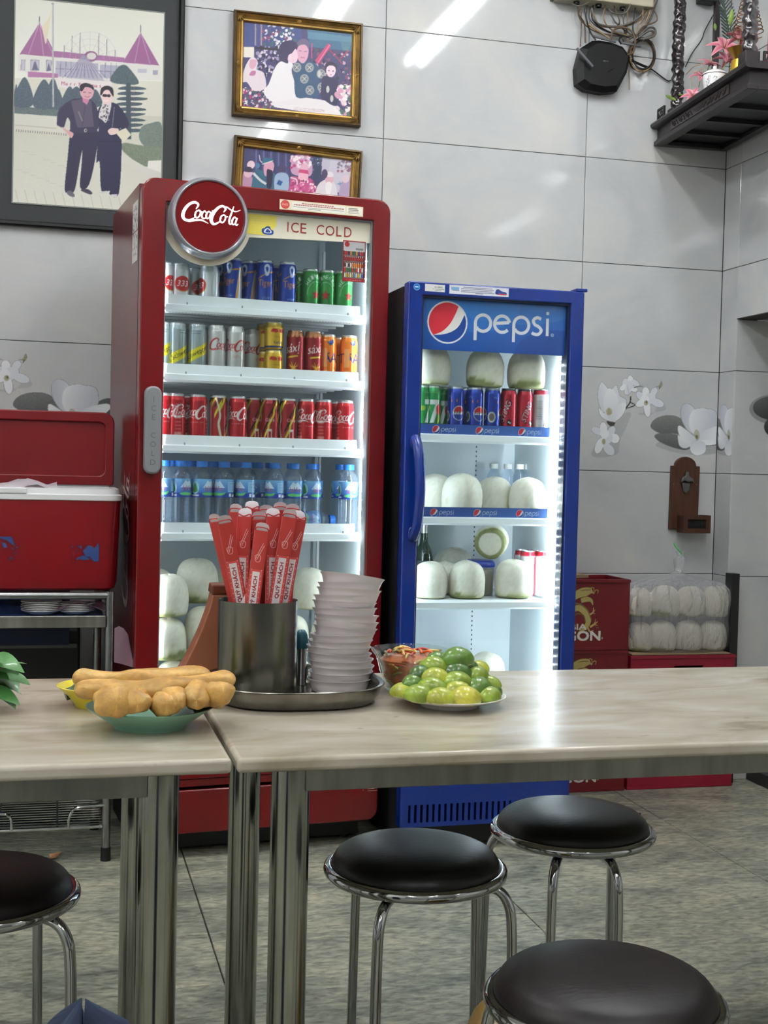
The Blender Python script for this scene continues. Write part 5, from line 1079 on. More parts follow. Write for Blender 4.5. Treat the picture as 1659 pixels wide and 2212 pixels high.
cy = MB().lathe([(0.0, 0.001), (0.0755, 0.001), (0.0765, 0.004), (0.0765, 0.176), (0.0775, 0.178), (0.0775, 0.176), (0.0775, 0.0), (0.0, 0.0)], 72).build('utensil_cylinder', STEELD, None, smooth=40, loc=(-1.563, -2.135, UT+0.0005)); tag(cy, 'brushed steel cylinder packed with red chopstick sleeves', 'utensil holder')
SLV = mat('sleeve_red', (176, 48, 44), 0.5); SLW = mat('sleeve_white', (214, 208, 212), 0.55)
c = Canvas(-0.0115, 0.0115, 0, 0.245, 92, 980, (178, 50, 46)); c.rect(-0.0095, 0.0095, 0.0, 0.170, (204, 78, 76)); c.rect(-0.0060, 0.0060, 0.01, 0.166, (226, 218, 222)); c.bold('QUÝ KHÁCH', 0.0, 0.122, 0.0082, (150, 28, 30), 0.0003, w=0.070, rot=90); c.text('CHÚC', 0.0, 0.05, 0.0074, (150, 28, 30), w=0.034, rot=90)
for k in range(16): c.ell(-0.0082, 0.012+k*0.0105, 0.0007, 0.0007, (235, 210, 210)); c.ell(0.0082, 0.012+k*0.0105, 0.0007, 0.0007, (235, 210, 210))
for (a, b, q) in (((-0.004, 0.190), (0.006, 0.222), 0.0008), ((-0.002, 0.188), (0.008, 0.218), 0.0008)): c.stroke([a, b], q, (232, 200, 196))
c.stroke([(-0.005, 0.196), (-0.003, 0.186), (0.003, 0.186), (0.004, 0.196), (-0.001, 0.199), (-0.005, 0.196)], 0.0008, (232, 200, 196), sm=4); c.rect(-0.0115, -0.0108, 0, 0.245, (214, 120, 116))
def sleeve_proto(k, flip=False):
    o = empty('chopstick_sleeve')
    MB().box(-0.0115, 0.0115, 0.0, 0.006, 0, 0.245).build('paper', SLV, o, smooth=0, bevel=0.0015)
    if not flip: sheet('print', c, 2, lambda X, Y: np.stack([X, -0.0004-0.0016*(1-(X/0.0115)**2), Y], 1), mat('sleeve_print', attr=True, rough=0.5), o)
    # open mouth: pale inner tongue curling back
    n = 7; b = MB(); vs = []
    for i in range(n):
        t = i/(n-1); w = 0.0113*math.sqrt(max(0.02, 1-(t*0.98)**6)); vs += [(-w, 0.005+0.006*t*t*(1 if k else -0.6), 0.243+0.018*t), (w, 0.005+0.006*t*t*(1 if k else -0.6), 0.243+0.018*t)]
    b.add(vs, [(2*i, 2*i+1, 2*i+3, 2*i+2) for i in range(n-1)]); b.build('flap', SLW, o, smooth=80)
    b = MB(); b.tube(spline([(-0.0115, 0.003, 0.240), (-0.010, 0.001, 0.250), (0.0, -0.001, 0.246 if k else 0.252), (0.010, 0.001, 0.250), (0.0115, 0.003, 0.240)], 4), 0.0012, 6).build('lip', SLV, o)
    return o
SP = [sleeve_proto(0), sleeve_proto(1), sleeve_proto(0, True)]; used = [False]*3
sl = [(486, 1131, 490, 1289, -2.196, 0, 4), (565, 1147, 545, 1289, -2.202, 0, -10), (625, 1118, 606, 1289, -2.198, 0, 6), (648, 1122, 633, 1289, -2.178, 1, 30), (463, 1128, 482, 1289, -2.165, 2, -30), (591, 1116, 588, 1289, -2.175, 1, 15), (527, 1116, 522, 1289, -2.172, 1, -12), (508, 1106, 505, 1289, -2.140, 2, -20), (545, 1100, 548, 1289, -2.130, 1, 10), (575, 1108, 570, 1289, -2.120, 2, 0), (606, 1102, 600, 1289, -2.135, 0, 20), (632, 1106, 618, 1289, -2.145, 2, 12), (560, 1122, 560, 1289, -2.150, 2, 5)]
LB = ['front left', 'front middle, leaning', 'front right, slightly left of the edge', 'far right', 'far left', 'between the front middle and front right ones', 'left of the leaning front one', 'behind the front left pair', 'rear middle, tallest', 'rear, right of the tallest', 'rear right', 'rear, near the right edge', 'just behind the leaning front one']
for k, (tx, tyy, bx_, by, Y, kind, rz) in enumerate(sl):
    o = SP[kind] if not used[kind] else copy_tree(SP[kind]); used[kind] = True
    t = Vector(on_plane(tx, tyy, 1, Y)); b0 = Vector(on_plane(bx_, by, 1, Y)); cc3 = Vector((-1.563, -2.135, 0)); zr = UT+0.178
    def clampxy(v, lim):
        q = Vector((v.x-cc3.x, v.y-cc3.y)); return v if q.length <= lim else Vector((cc3.x+q.x/q.length*lim, cc3.y+q.y/q.length*lim, v.z))
    b0 = clampxy(b0, 0.058); d = (t-b0).normalized(); base = clampxy(t-d*0.245, 0.054); base.z = max(base.z, UT+0.003); d = (t-base).normalized()
    rp = base+d*((zr-base.z)/d.z); cp = clampxy(rp, 0.059); t = t+(cp-rp)*(0.245/max(0.05, (zr-base.z))); d = (t-base).normalized()
    x = Vector((math.cos(math.radians(rz)-YAW), math.sin(math.radians(rz)-YAW), 0)); x = (x-d*x.dot(d)).normalized(); y = d.cross(x)
    o.matrix_world = Matrix(((x.x*1.18, y.x, d.x, base.x), (x.y*1.18, y.y, d.y, base.y), (x.z*1.18, y.z, d.z, base.z), (0, 0, 0, 1)))
    tag(o, 'red paper chopstick sleeve in the steel cylinder, '+LB[k], 'chopstick sleeve', 'chopstick sleeves')
# stack of bowls
BWL = mat('bowl_plastic', (222, 214, 216), 0.32, coat=0.2)
bp_ = MB().lathe([(0.0, 0.002), (0.049, 0.002), (0.050, 0.0), (0.053, 0.0), (0.055, 0.003), (0.0585, 0.014), (0.0610, 0.021), (0.0640, 0.0240), (0.0645, 0.0252), (0.0625, 0.0252), (0.0585, 0.0215), (0.0560, 0.014), (0.0525, 0.0055), (0.0, 0.0048)], 48).build('rice_bowl', BWL, None, smooth=40)
tl = [0, 0, 1, -1, 2, 1, -2, -4, 5, 4, 1, -3, 1, -3, 2, -5, 8]; g = random.Random(5)
for k in range(17):
    o = bp_ if k == 0 else copy_tree(bp_); f = k/16
    o.location = (-1.402+0.016*max(0, f-0.25)/0.75+0.004*math.sin(k*0.9), -2.160+0.004*math.sin(k*1.7), UT+0.001+k*0.01255); o.rotation_euler = (math.radians(-6.5*f), math.radians(tl[k]*0.55+(1.5 if k < 4 else 3.5)*f), 0)
    tag(o, 'off-white plastic bowl, %s from the bottom of the tall stack' % ORD[k], 'bowl', 'stacked plastic bowls')
o = MB().add([(-0.012, -0.008, 0), (0.014, -0.010, 0.002), (0.016, 0.008, 0.008), (-0.008, 0.010, 0.006), (0.004, 0.0, 0.013)], [(0, 1, 4), (1, 2, 4), (2, 3, 4), (3, 0, 4), (0, 3, 2, 1)]).build('tissue_scrap', mat('tissue', (236, 234, 232), 0.8), None, smooth=0, loc=(-1.372, -2.262, UT+0.0035)); tag(o, 'crumpled white tissue scrap in the tray beside the bowls', 'tissue')
# shaker with teal cap
e = empty('pepper_shaker', (-1.4655, -2.085, UT+0.0005), 0, 'steel shaker with teal cap between cylinder and bowls', 'shaker')
MB().lathe([(0.0, 0.0), (0.014, 0.0), (0.0135, 0.004), (0.0115, 0.008), (0.0115, 0.075), (0.0, 0.075)], 20).build('body', CHROME, e); MB().lathe([(0.0, 0.112), (0.007, 0.110), (0.012, 0.102), (0.0145, 0.088), (0.0145, 0.074), (0.0, 0.073)], 20).build('cap', mat('teal_cap', (38, 96, 112), 0.35), e, smooth=60)
# brown tapered holder behind the cylinder
BRN = mat('brown_plastic', (140, 84, 58), 0.4); e = empty('brown_holder', (-1.606, -1.998, TZ), 0, 'brown tapered holder standing behind the steel cylinder', 'holder')
pf = spline([(-0.120, 0.0), (-0.092, 0.03), (-0.062, 0.09), (-0.040, 0.15), (-0.034, 0.178)], 5); poly = [tuple(p) for p in pf]+[(-p[0], p[1]) for p in pf[::-1]]
MB().prism(poly, -0.030, 0.030).build('body', BRN, e, smooth=30, bevel=0.004); MB().prism([(-0.036, 0.1785), (-0.034, 0.198), (0.034, 0.198), (0.036, 0.1785)], -0.032, 0.032).build('lid', mat('brown_lid', (98, 50, 30), 0.4), e, smooth=0, bevel=0.003)
# glass bowl of pickled vegetables
e = empty('glass_bowl', (-1.258, -2.160, TZ), 0, 'cut glass bowl of pickled vegetables behind the limes', 'bowl')
CLR = glass_mat('clear_glass', (244, 248, 246), 0.15, 0.03); n = 64; rings = []
for (r, z, wv) in ((0.010, 0.001, 0), (0.044, 0.0, 0), (0.050, 0.004, 0), (0.058, 0.030, 0), (0.066, 0.060, 0.0), (0.070, 0.070, 0.001), (0.077, 0.079, 0.002), (0.0785, 0.082, 0.002), (0.075, 0.083, 0.002), (0.067, 0.072, 0.001), (0.054, 0.032, 0), (0.045, 0.006, 0), (0.010, 0.005, 0)):
    rings.append(([((r+wv*math.cos(16*t))*math.cos(t), (r+wv*math.cos(16*t))*math.sin(t)) for t in np.linspace(0, 2*math.pi, n, endpoint=False)], z))
loft(rings).build('bowl', CLR, e, smooth=50)
MB().lathe([(0.001, 0.008), (0.040, 0.008), (0.050, 0.030), (0.060, 0.062), (0.045, 0.070), (0.001, 0.073)], 32).build('pickle_brine', mat('pickle_base', (198, 104, 52), 0.3, coat=0.5, var=0.4, scale=60), e, smooth=40)
g = random.Random(12); PC = [mat('carrot_strip', (222, 104, 44), 0.35, coat=0.4), mat('papaya_strip', (226, 196, 104), 0.35, coat=0.4), mat('chili_strip', (176, 46, 30), 0.35, coat=0.4), mat('cucumber_strip', (140, 132, 62), 0.35, coat=0.4)]
for k in range(66):
    a = g.uniform(0, 6.28)
    if k < 30: r = 0.052*math.sqrt(g.random()); z = 0.071+0.008*g.random(); d = g.uniform(0, 6.28); L = g.uniform(0.010, 0.020); up = g.uniform(-0.003, 0.006)
    else: z = g.uniform(0.014, 0.064); r = 0.043+0.016*(z/0.064); d = a+1.57+g.uniform(-0.5, 0.5); L = g.uniform(0.008, 0.016); up = g.uniform(-0.008, 0.008)
    p = Vector((r*math.cos(a), r*math.sin(a), z)); q = Vector((math.cos(d)*L, math.sin(d)*L, up))
    if k >= 30:
        for v in (p-q, p+q): pass
    pts = [p-q, p+Vector((0, 0, 0.003)), p+q]; lim = [0.046+0.018*max(0, v.z)/0.066 for v in pts]; pts = [Vector((v.x*min(1, l/max(1e-6, math.hypot(v.x, v.y))), v.y*min(1, l/max(1e-6, math.hypot(v.x, v.y))), max(v.z, 0.010))) for v, l in zip(pts, lim)]
    MB().tube(spline(pts, 3), [0.0012]+[0.0026]*5+[0.0012], 6).build('vegetable_strip', PC[g.choice((0, 0, 0, 1, 1, 2, 3))], e, smooth=80)
# plate of limes
lp = MB().lathe([(0.0, 0.004), (0.050, 0.004), (0.052, 0.0), (0.055, 0.0), (0.058, 0.006), (0.085, 0.013), (0.1045, 0.020), (0.1055, 0.0215), (0.1035, 0.022), (0.084, 0.0165), (0.056, 0.010), (0.0, 0.008)], 64).build('lime_plate', PORC, None, smooth=40, loc=(-1.228, -2.335, TZ)); tag(lp, 'white plate with pink rim marks piled with cut limes', 'plate')
c = Canvas(-0.10, 0.10, -0.10, 0.10, 200, 200, (150, 60, 120), 0.0)
for a in range(8): t = a*math.pi/4+0.1; c.ell(0.094*math.cos(t), 0.094*math.sin(t), 0.010, 0.0035, (168, 78, 140), rot=math.degrees(t)+90)
sheet('rim_print', c, 2, lambda X, Y: np.stack([X, Y, 0.0183+(np.clip(np.hypot(X, Y), 0.084, 0.1035)-0.09)*0.27], 1), DECAL, lp, cull=True)
def lime_mesh(seed, col, cutz):
    rs = np.random.RandomState(seed); nu, nv = 28, 18; V = []; cols = []
    for i in range(nv+1):
        t = -1+2*i/nv; x = 0.0305*t; r = 0.0215*max(0.0, 1-abs(t)**2.1)**0.72
        for j in range(nu):
            a = 2*math.pi*j/nu; y = r*math.cos(a); z = r*math.sin(a); cut = z < cutz; z = max(z, cutz); V.append((x, y, z)); b = np.array(col)*(1+0.10*math.sin(3*t+seed)*math.cos(a)+rs.normal(0, 0.03)); cols.append((196, 200, 138) if cut and rs.random() < 0.98 else b)
    F = [(i*nu+j, i*nu+(j+1) % nu, (i+1)*nu+(j+1) % nu, (i+1)*nu+j) for i in range(nv) for j in range(nu)]
    o = MB().add(V, F).build('lime_wedge', mat('lime', attr=True, rough=0.3, coat=0.35, bump=0.08, bscale=220), None, smooth=50); me = o.data; set_col(me, cols); bpy.data.objects.remove(o); return me
LM = [lime_mesh(1, (136, 160, 54), -0.008), lime_mesh(2, (92, 130, 48), -0.008), lime_mesh(3, (168, 176, 60), -0.007), lime_mesh(4, (70, 104, 44), -0.008), lime_mesh(5, (186, 182, 66), -0.009)]
LI = [(1018, 300, 1, 1.16, 10, 0, -2.330), (765, 380, 0, 0.95, -20, 8, -2.335), (805, 318, 1, 0.9, 20, 0, -2.300), (1010, 440, 3, 1.02, 5, 0, -2.345), (1140, 395, 3, 0.8, 40, 10, -2.320), (1235, 405, 2, 0.85, 20, 0, -2.290), (620, 460, 3, 0.88, 35, -8, -2.345), (785, 502, 2, 0.98, -10, 6, -2.365), (1005, 550, 0, 1.08, 8, 0, -2.375), (1215, 480, 0, 0.92, 15, -6, -2.335), (555, 560, 1, 0.92, 30, 10, -2.355),
      (750, 606, 0, 1.0, -25, 8, -2.385), (1010, 638, 2, 0.98, 12, -6, -2.392), (1230, 606, 1, 1.05, 25, -10, -2.375), (1335, 565, 0, 0.9, -30, 0, -2.335), (450, 650, 2, 0.92, -30, 0, -2.360), (608, 680, 0, 0.98, -8, 10, -2.395), (838, 712, 2, 0.98, -5, 0, -2.412), (1095, 712, 4, 1.10, 4, 0, -2.412), (1345, 695, 0, 0.95, 22, 0, -2.388), (1400, 650, 1, 0.75, 50, 0, -2.345)]
LP = ['at the very top of the pile', 'upper left below the top one', 'behind the upper left one', 'dark green, centre just under the top', 'small dark one right under the top', 'yellowish one behind at upper right', 'dark green at left shoulder', 'yellow-green at centre left', 'large in the middle of the pile', 'at right shoulder of the pile', 'dark green at left, third row', 'left of centre, lower middle row', 'centre, lower middle row, cut edge showing', 'dark green at right, lower middle row', 'at far right, third row', 'leftmost on the plate', 'second from left in bottom row', 'yellow-green in middle of bottom row', 'big yellowest one in bottom row', 'rightmost in bottom row', 'small one tucked at the right rim']
for k, (x, y, m, s, rz, tl_, Y) in enumerate(LI):
    p = on_plane(780+x/4.879, 1360+y/4.879, 1, Y); r = math.hypot(p[0]+1.228, Y+2.335); zmin = TZ+0.010+max(0, r-0.056)*0.25+0.0085*s
    o = link('lime_wedge', LM[m], None, (p[0], Y, max(p[2]-0.003, zmin)), (math.radians(tl_), math.radians(tl_*0.6), math.radians(rz))); o.scale = (s, s, s); tag(o, 'cut lime '+LP[k], 'lime', 'cut limes on the plate')
for k, (x, y, z) in enumerate(((-1.24, -2.30, 0.010), (-1.20, -2.34, 0.010), (-1.25, -2.35, 0.010), (-1.22, -2.28, 0.010), (-1.23, -2.325, 0.036), (-1.215, -2.31, 0.052), (-1.19, -2.30, 0.026), (-1.265, -2.315, 0.024))):
    o = link('lime_wedge', LM[k % 5], None, (x, y, TZ+z+0.009), (0, 0, k*0.8)); tag(o, 'cut lime hidden in the core of the pile', 'lime', 'cut limes inside the pile')
# paper scraps and dirt below are left to the floor

# ---------------------------------------------------------------- left: rack, ice chest, plates
TB = mat('rack_tube', (150, 152, 152), 0.28, metal=0.9, var=0.2, scale=20)
rk = empty('steel_rack', (-2.15, -0.58, 0), 0, 'steel tube rack carrying the red ice chest', 'rack'); ox, oy = -2.15, -0.58
for (x, y) in ((-1.789, -0.743), (-1.812, -0.405), (-2.55, -0.743), (-2.55, -0.405)):
    MB().tube([(x-ox, y-oy, 0.03), (x-ox, y-oy, 0.806)], 0.0125, 14).build('leg', TB, rk); MB().lathe([(0, 0), (0.0155, 0), (0.0145, 0.04), (0.0, 0.04)], 14, (x-ox, y-oy, 0)).build('foot', BLACKP, rk)
for (a, b) in (((-1.79, -0.743), (-2.55, -0.743)), ((-1.81, -0.405), (-2.55, -0.405)), ((-1.789, -0.743), (-1.812, -0.405)), ((-2.55, -0.743), (-2.55, -0.405))):
    MB().tube([(a[0]-ox, a[1]-oy, 0.794), (b[0]-ox, b[1]-oy, 0.794)], 0.011, 12).build('top_rail', TB, rk)
MB().box(-2.55-ox, -1.80-ox, -0.758-oy, -0.746-oy, 0.700, 0.736).build('shelf_edge', SATIN, rk, smooth=0, bevel=0.003)
MB().box(-2.54-ox, -1.806-ox, -0.744-oy, -0.41-oy, 0.722, 0.732).build('blue_shelf', mat('blue_sheet', (28, 62, 130), 0.45), rk, smooth=0)
MB().box(-2.54-ox, -1.90-ox, -0.404-oy, -0.400-oy, 0.60, 0.81).build('back_sheet', mat('navy_sheet', (22, 36, 66), 0.6), rk, smooth=0)
for k in range(13): y = -0.735+k*0.027; MB().tube([(-1.80-ox, y-oy, 0.110), (-2.54-ox, y-oy, 0.110)], 0.0022, 6).build('wire', CHROME, rk)
for x in (-1.93, -2.10, -2.28): MB().tube([(x-ox, -0.74-oy, 0.106), (x-ox, -0.41-oy, 0.106)], 0.003, 6).build('cross_wire', CHROME, rk)
MB().tube([(-1.80-ox, -0.748-oy, 0.104), (-2.54-ox, -0.748-oy, 0.104)], 0.005, 8).build('front_rail', CHROME, rk)
for x0 in (-1.80, -2.06): MB().tube(spline([(x0-ox+0.005, -0.75-oy, 0.168), (x0-ox-0.06, -0.75-oy, 0.166), (x0-ox-0.085, -0.75-oy, 0.158), (x0-ox-0.097, -0.75-oy, 0.135), (x0-ox-0.098, -0.75-oy, 0.104)] if x0 > -2 else [(x0-ox+0.10, -0.75-oy, 0.104) if False else (x0-ox, -0.75-oy, 0.104), (x0-ox-0.002, -0.75-oy, 0.135), (x0-ox-0.012, -0.75-oy, 0.150), (x0-ox-0.04, -0.75-oy, 0.155), (x0-ox-0.2, -0.75-oy, 0.156)], 5), 0.0045, 8).build('guard_rail', CHROME, rk)
# ice chest
ICR = mat('chest_red', (128, 8, 20), 0.35, var=0.12, scale=4); ICW = mat('chest_white', (228, 228, 230), 0.4)
ch = empty('ice_chest', (-2.11, -0.585, 0.8065), 0, 'big red plastic ice chest with white rim and open lid', 'ice chest')
def rr2(x0, x1, y0, y1, r, n=5): return rrect(x0, x1, y0, y1, r, n)
hx, hy = 0.352, 0.165
loft([(rr2(-hx+0.12, hx-0.12, -hy+0.08, hy-0.08, 0.03), 0.0), (rr2(-hx+0.030, hx-0.030, -hy+0.030, hy-0.030, 0.035), 0.0), (rr2(-hx+0.016, hx-0.016, -hy+0.016, hy-0.016, 0.04), 0.008), (rr2(-hx+0.010, hx-0.010, -hy+0.010, hy-0.010, 0.045), 0.028), (rr2(-hx+0.002, hx-0.002, -hy+0.002, hy-0.002, 0.04), 0.268), (rr2(-hx+0.02, hx-0.02, -hy+0.02, hy-0.02, 0.03), 0.268), (rr2(-hx+0.03, hx-0.03, -hy+0.03, hy-0.03, 0.03), 0.03), (rr2(-0.05, 0.05, -0.03, 0.03, 0.01), 0.03)]).build('tub', ICR, ch, smooth=40)
loft([(rr2(-hx, hx, -hy, hy, 0.04), 0.268), (rr2(-hx-0.002, hx+0.002, -hy-0.002, hy+0.002, 0.04), 0.270), (rr2(-hx-0.002, hx+0.002, -hy-0.002, hy+0.002, 0.04), 0.284), (rr2(-hx+0.006, hx-0.006, -hy+0.006, hy-0.006, 0.036), 0.287), (rr2(-hx+0.008, hx-0.008, -hy+0.008, hy-0.008, 0.036), 0.303), (rr2(-hx+0.026, hx-0.026, -hy+0.026, hy-0.026, 0.03), 0.304), (rr2(-hx+0.026, hx-0.026, -hy+0.026, hy-0.026, 0.03), 0.20)]).build('rim', ICW, ch, smooth=40)
MB().box(-0.07, 0.08, -hy-0.003, -hy+0.01, 0.286, 0.303).build('latch', ICW, ch, smooth=0, bevel=0.003)
lid = MB(); lid.ring(rrect(-hx+0.005, hx-0.012, 0.308, 0.540, [0.01, 0.01, 0.035, 0.035], 6), rrect(-hx+0.045, hx-0.040, 0.338, 0.508, 0.022, 6), 0.145, 0.185)
lid.add([(p[0], 0.157, p[1]) for p in rrect(-hx+0.045, hx-0.040, 0.338, 0.508, 0.022, 6)], [tuple(range(28))])
lid.build('lid', ICR, ch, smooth=30, bevel=0.004)
c = Canvas(-hx+0.02, hx-0.02, 0.04, 0.16, 528, 96, (60, 84, 140), 0.0); BLP = (52, 76, 132)
cc = lambda px, py: (on_plane(px, py, 1, -0.745)[0]+2.11, on_plane(px, py, 1, -0.745)[2]-0.8065)
for ps in ([(0, 1152), (14, 1150), (25, 1160), (33, 1180), (28, 1178), (14, 1168), (0, 1164)], [(-30, 1160), (0, 1150), (2, 1164), (-24, 1176)], [(3, 1172), (12, 1174), (16, 1182), (8, 1184)], [(192, 1178), (204, 1184), (213, 1172), (213, 1212), (203, 1214), (194, 1204), (184, 1202), (178, 1190)], [(164, 1206), (180, 1200), (196, 1208), (180, 1210)], [(168, 1182), (174, 1178), (176, 1186)]):
    c.poly([cc(*p) for p in ps], BLP)
c.speck(cc(14, 1196)[0], cc(46, 1196)[0], cc(0, 1212)[1], cc(0, 1180)[1], [BLP, (80, 40, 60)], 14, 0.0022, 3); c.speck(cc(152, 1196)[0], cc(200, 1196)[0], cc(0, 1208)[1], cc(0, 1178)[1], [BLP], 18, 0.0022, 4)
sheet('worn_print', c, 2, lambda X, Y: np.stack([X, np.interp(Y, [0.028, 0.268], [-hy+0.0095, -hy+0.0015])-0.0007, Y], 1), DECAL, ch, cull=True)
g = random.Random(3); BAGP = glass_mat('pale_bag', (226, 222, 226), 0.3, 0.15, 0.55, (222, 214, 220))
b = MB(); n = 14; vs = []
for i in range(n):
    for j in range(4): vs.append((-0.25+i*0.028, -hy+0.02+j*0.03, 0.300+0.012*math.sin(i*1.3+j)+0.006*g.random()+(0.008 if j in (1, 2) else -0.01)))
b.add(vs, [(i*4+j, (i+1)*4+j, (i+1)*4+j+1, i*4+j+1) for i in range(n-1) for j in range(3)]); o = b.build('plastic_bag', BAGP, None, smooth=80, loc=(-2.06, -0.585, 0.8145)); tag(o, 'white plastic bag bulging over the ice chest rim', 'plastic bag')
# plates and bags on the blue shelf
DPL = mat('dish_white', (226, 226, 224), 0.25, coat=0.3); dp = MB().lathe([(0.0, 0.003), (0.030, 0.003), (0.032, 0.0), (0.036, 0.001), (0.052, 0.009), (0.060, 0.013), (0.0595, 0.0142), (0.050, 0.011), (0.034, 0.004), (0.0, 0.0045)], 40).build('dish', DPL, None, smooth=40)
for s_, (x, n) in enumerate(((-1.985, 6), (-1.885, 5))):
    for k in range(n):
        o = dp if (s_ == 0 and k == 0) else copy_tree(dp); o.location = (x+0.001*math.sin(k*2), -0.675, 0.7326+k*0.0052); o.scale = (1, 1, 1) if s_ == 0 else (0.92, 0.92, 0.92); tag(o, 'white dish, %s from bottom in %s stack on blue shelf' % (ORD[k], ('left', 'right')[s_]), 'dish', 'white dishes on the rack')
def cloth(name, grid, m, lab, cat):
    b = MB(); n, k = len(grid), len(grid[0]); b.add([p for r in grid for p in r], [(i*k+j, (i+1)*k+j, (i+1)*k+j+1, i*k+j+1) for i in range(n-1) for j in range(k-1)]); o = b.build(name, m, None, smooth=80); tag(o, lab, cat); return o
PBAG = glass_mat('lilac_bag', (214, 186, 198), 0.3, 0.2, 0.5, (186, 150, 166))
cloth('plastic_bag', [[(-1.935+i*0.030, -0.735+j*0.03, 0.766+0.010*math.sin(i*1.1+j)-0.018*(abs(i-2.5)/2.5)**2) for j in range(4)] for i in range(6)], PBAG, 'lilac plastic bag draped over the right stack of dishes', 'plastic bag')
cloth('plastic_bag', [[(-1.775+i*0.013+0.004*j*(i/3.0), -0.772+0.004*math.sin(i*2+j), 0.700-0.020*j-0.006*i+(0.012 if j == 0 and i in (1, 2) else 0)) for j in range(6)] for i in range(4)], PBAG, 'pinkish plastic bag hanging at the rack corner beside the red cooler', 'plastic bag')
# dark oven behind the rack
e = empty('black_oven', (-2.25, -0.20, 0), 0, 'black oven cabinet with grey trim bars under the ice chest', 'oven')
MB().box(-0.40, 0.385, -0.155, 0.17, 0.02, 0.66).build('body', BLACKP, e, smooth=0, bevel=0.006)
for z in (0.655, 0.600): MB().box(-0.40, 0.375, -0.172, -0.157, z-0.014, z).build('trim_bar', mat('oven_trim', (96, 98, 96), 0.4, metal=0.6), e, smooth=0)
MB().box(0.10, 0.16, -0.166, -0.157, 0.618, 0.624).build('handle', CHROME, e, smooth=0)
for x in (-0.36, 0.35): MB().box(x-0.02, x+0.02, -0.12, 0.12, 0, 0.02).build('foot', DARKV, e, smooth=0)
# dropped wrapper on the floor
g = random.Random(21); b = MB(); vs = [(g.uniform(-0.022, 0.022), g.uniform(-0.015, 0.015), g.uniform(0, 0.022)) for _ in range(12)]
bm = bmesh.new(); [bm.verts.new(v) for v in vs]; bmesh.ops.convex_hull(bm, input=bm.verts); zmin = min(v.co.z for v in bm.verts)
me = bpy.data.meshes.new('paper_scrap'); 
for v in bm.verts: v.co.z -= zmin
bm.to_mesh(me); bm.free(); me.materials.append(mat('wrapper_brown', (168, 120, 84), 0.6)); p = on_plane(117, 1855, 2, 0.0); o = link('paper_scrap', me, None, (p[0], p[1], 0.0005)); tag(o, 'crumpled brown wrapper on the floor behind the left stool', 'litter')
# blue cloth and tan bag at the bottom edge
def lump(name, loc, sx, sy, sz, m, seed, lab, cat):
    rs = np.random.RandomState(seed); ph = rs.uniform(0, 6.28, 6); nu, nv = 40, 22; vs = []
    for i in range(nv):
        t = i/(nv-1); r = max(0.001, 1-t**9)**0.5
        for j in range(nu):
            a = 2*math.pi*j/nu; q = 1+0.05*math.sin(5*a+ph[0]+3*t)+0.03*math.sin(9*a+ph[1]); vs.append((sx*r*q*math.cos(a), sy*r*q*math.sin(a), sz*t*(1+0.03*math.sin(3*a+ph[2]))))
    fs = [(i*nu+j, i*nu+(j+1) % nu, (i+1)*nu+(j+1) % nu, (i+1)*nu+j) for i in range(nv-1) for j in range(nu)]+[tuple(range(nu-1, -1, -1))]
    o = MB().add(vs, fs).build(name, m, None, smooth=80, loc=loc); tag(o, lab, cat); return o
p = on_plane(178, 2189, 1, -3.18); lump('cloth_bag', (p[0], -3.18, 0.0), 0.085, 0.080, p[2], mat('navy_cloth', (24, 40, 66), 0.75, bump=0.3, bscale=90), 3, 'dark blue cloth bag standing at the bottom left edge', 'bag')
p = on_plane(1045, 2168, 1, -2.70); lump('paper_bag', (p[0]+0.045, -2.70, 0.0), 0.075, 0.06, p[2]+0.01, mat('tan_bag', (150, 118, 62), 0.4, coat=0.2, var=0.25, scale=14), 6, 'shiny tan bag behind the nearest stool', 'bag')
# ---------------------------------------------------------------- framed photographs on the back wall
def mould(name, x0, x1, z0, z1, prof, m, parent):
    """mitred frame moulding; prof = (inset, y) pairs from the outer edge inwards"""
    b = MB(); n = len(prof); vs = []
    for (q, y) in prof: vs += [(x0+q, y, z0+q), (x1-q, y, z0+q), (x1-q, y, z1-q), (x0+q, y, z1-q)]
    b.add(vs, [(i*4+k, i*4+(k+1) % 4, (i+1)*4+(k+1) % 4, (i+1)*4+k) for i in range(n-1) for k in range(4)]); return b.build(name, m, parent, smooth=35)
GOLD = mat('gilt_wood', (132, 102, 50), 0.36, metal=0.55, var=0.45, scale=26); GOLDD = mat('gilt_dark', (76, 56, 26), 0.4, metal=0.5, var=0.4, scale=22); GOLDL = mat('gilt_bright', (160, 126, 64), 0.32, metal=0.6, var=0.3, scale=30)
FBLK = mat('frame_black', (14, 14, 15), 0.35); FMAT = mat('mount_charcoal', (44, 47, 48), 0.7); GLZ = glass_mat('picture_glass', (252, 252, 252), 0.02, 0.05)
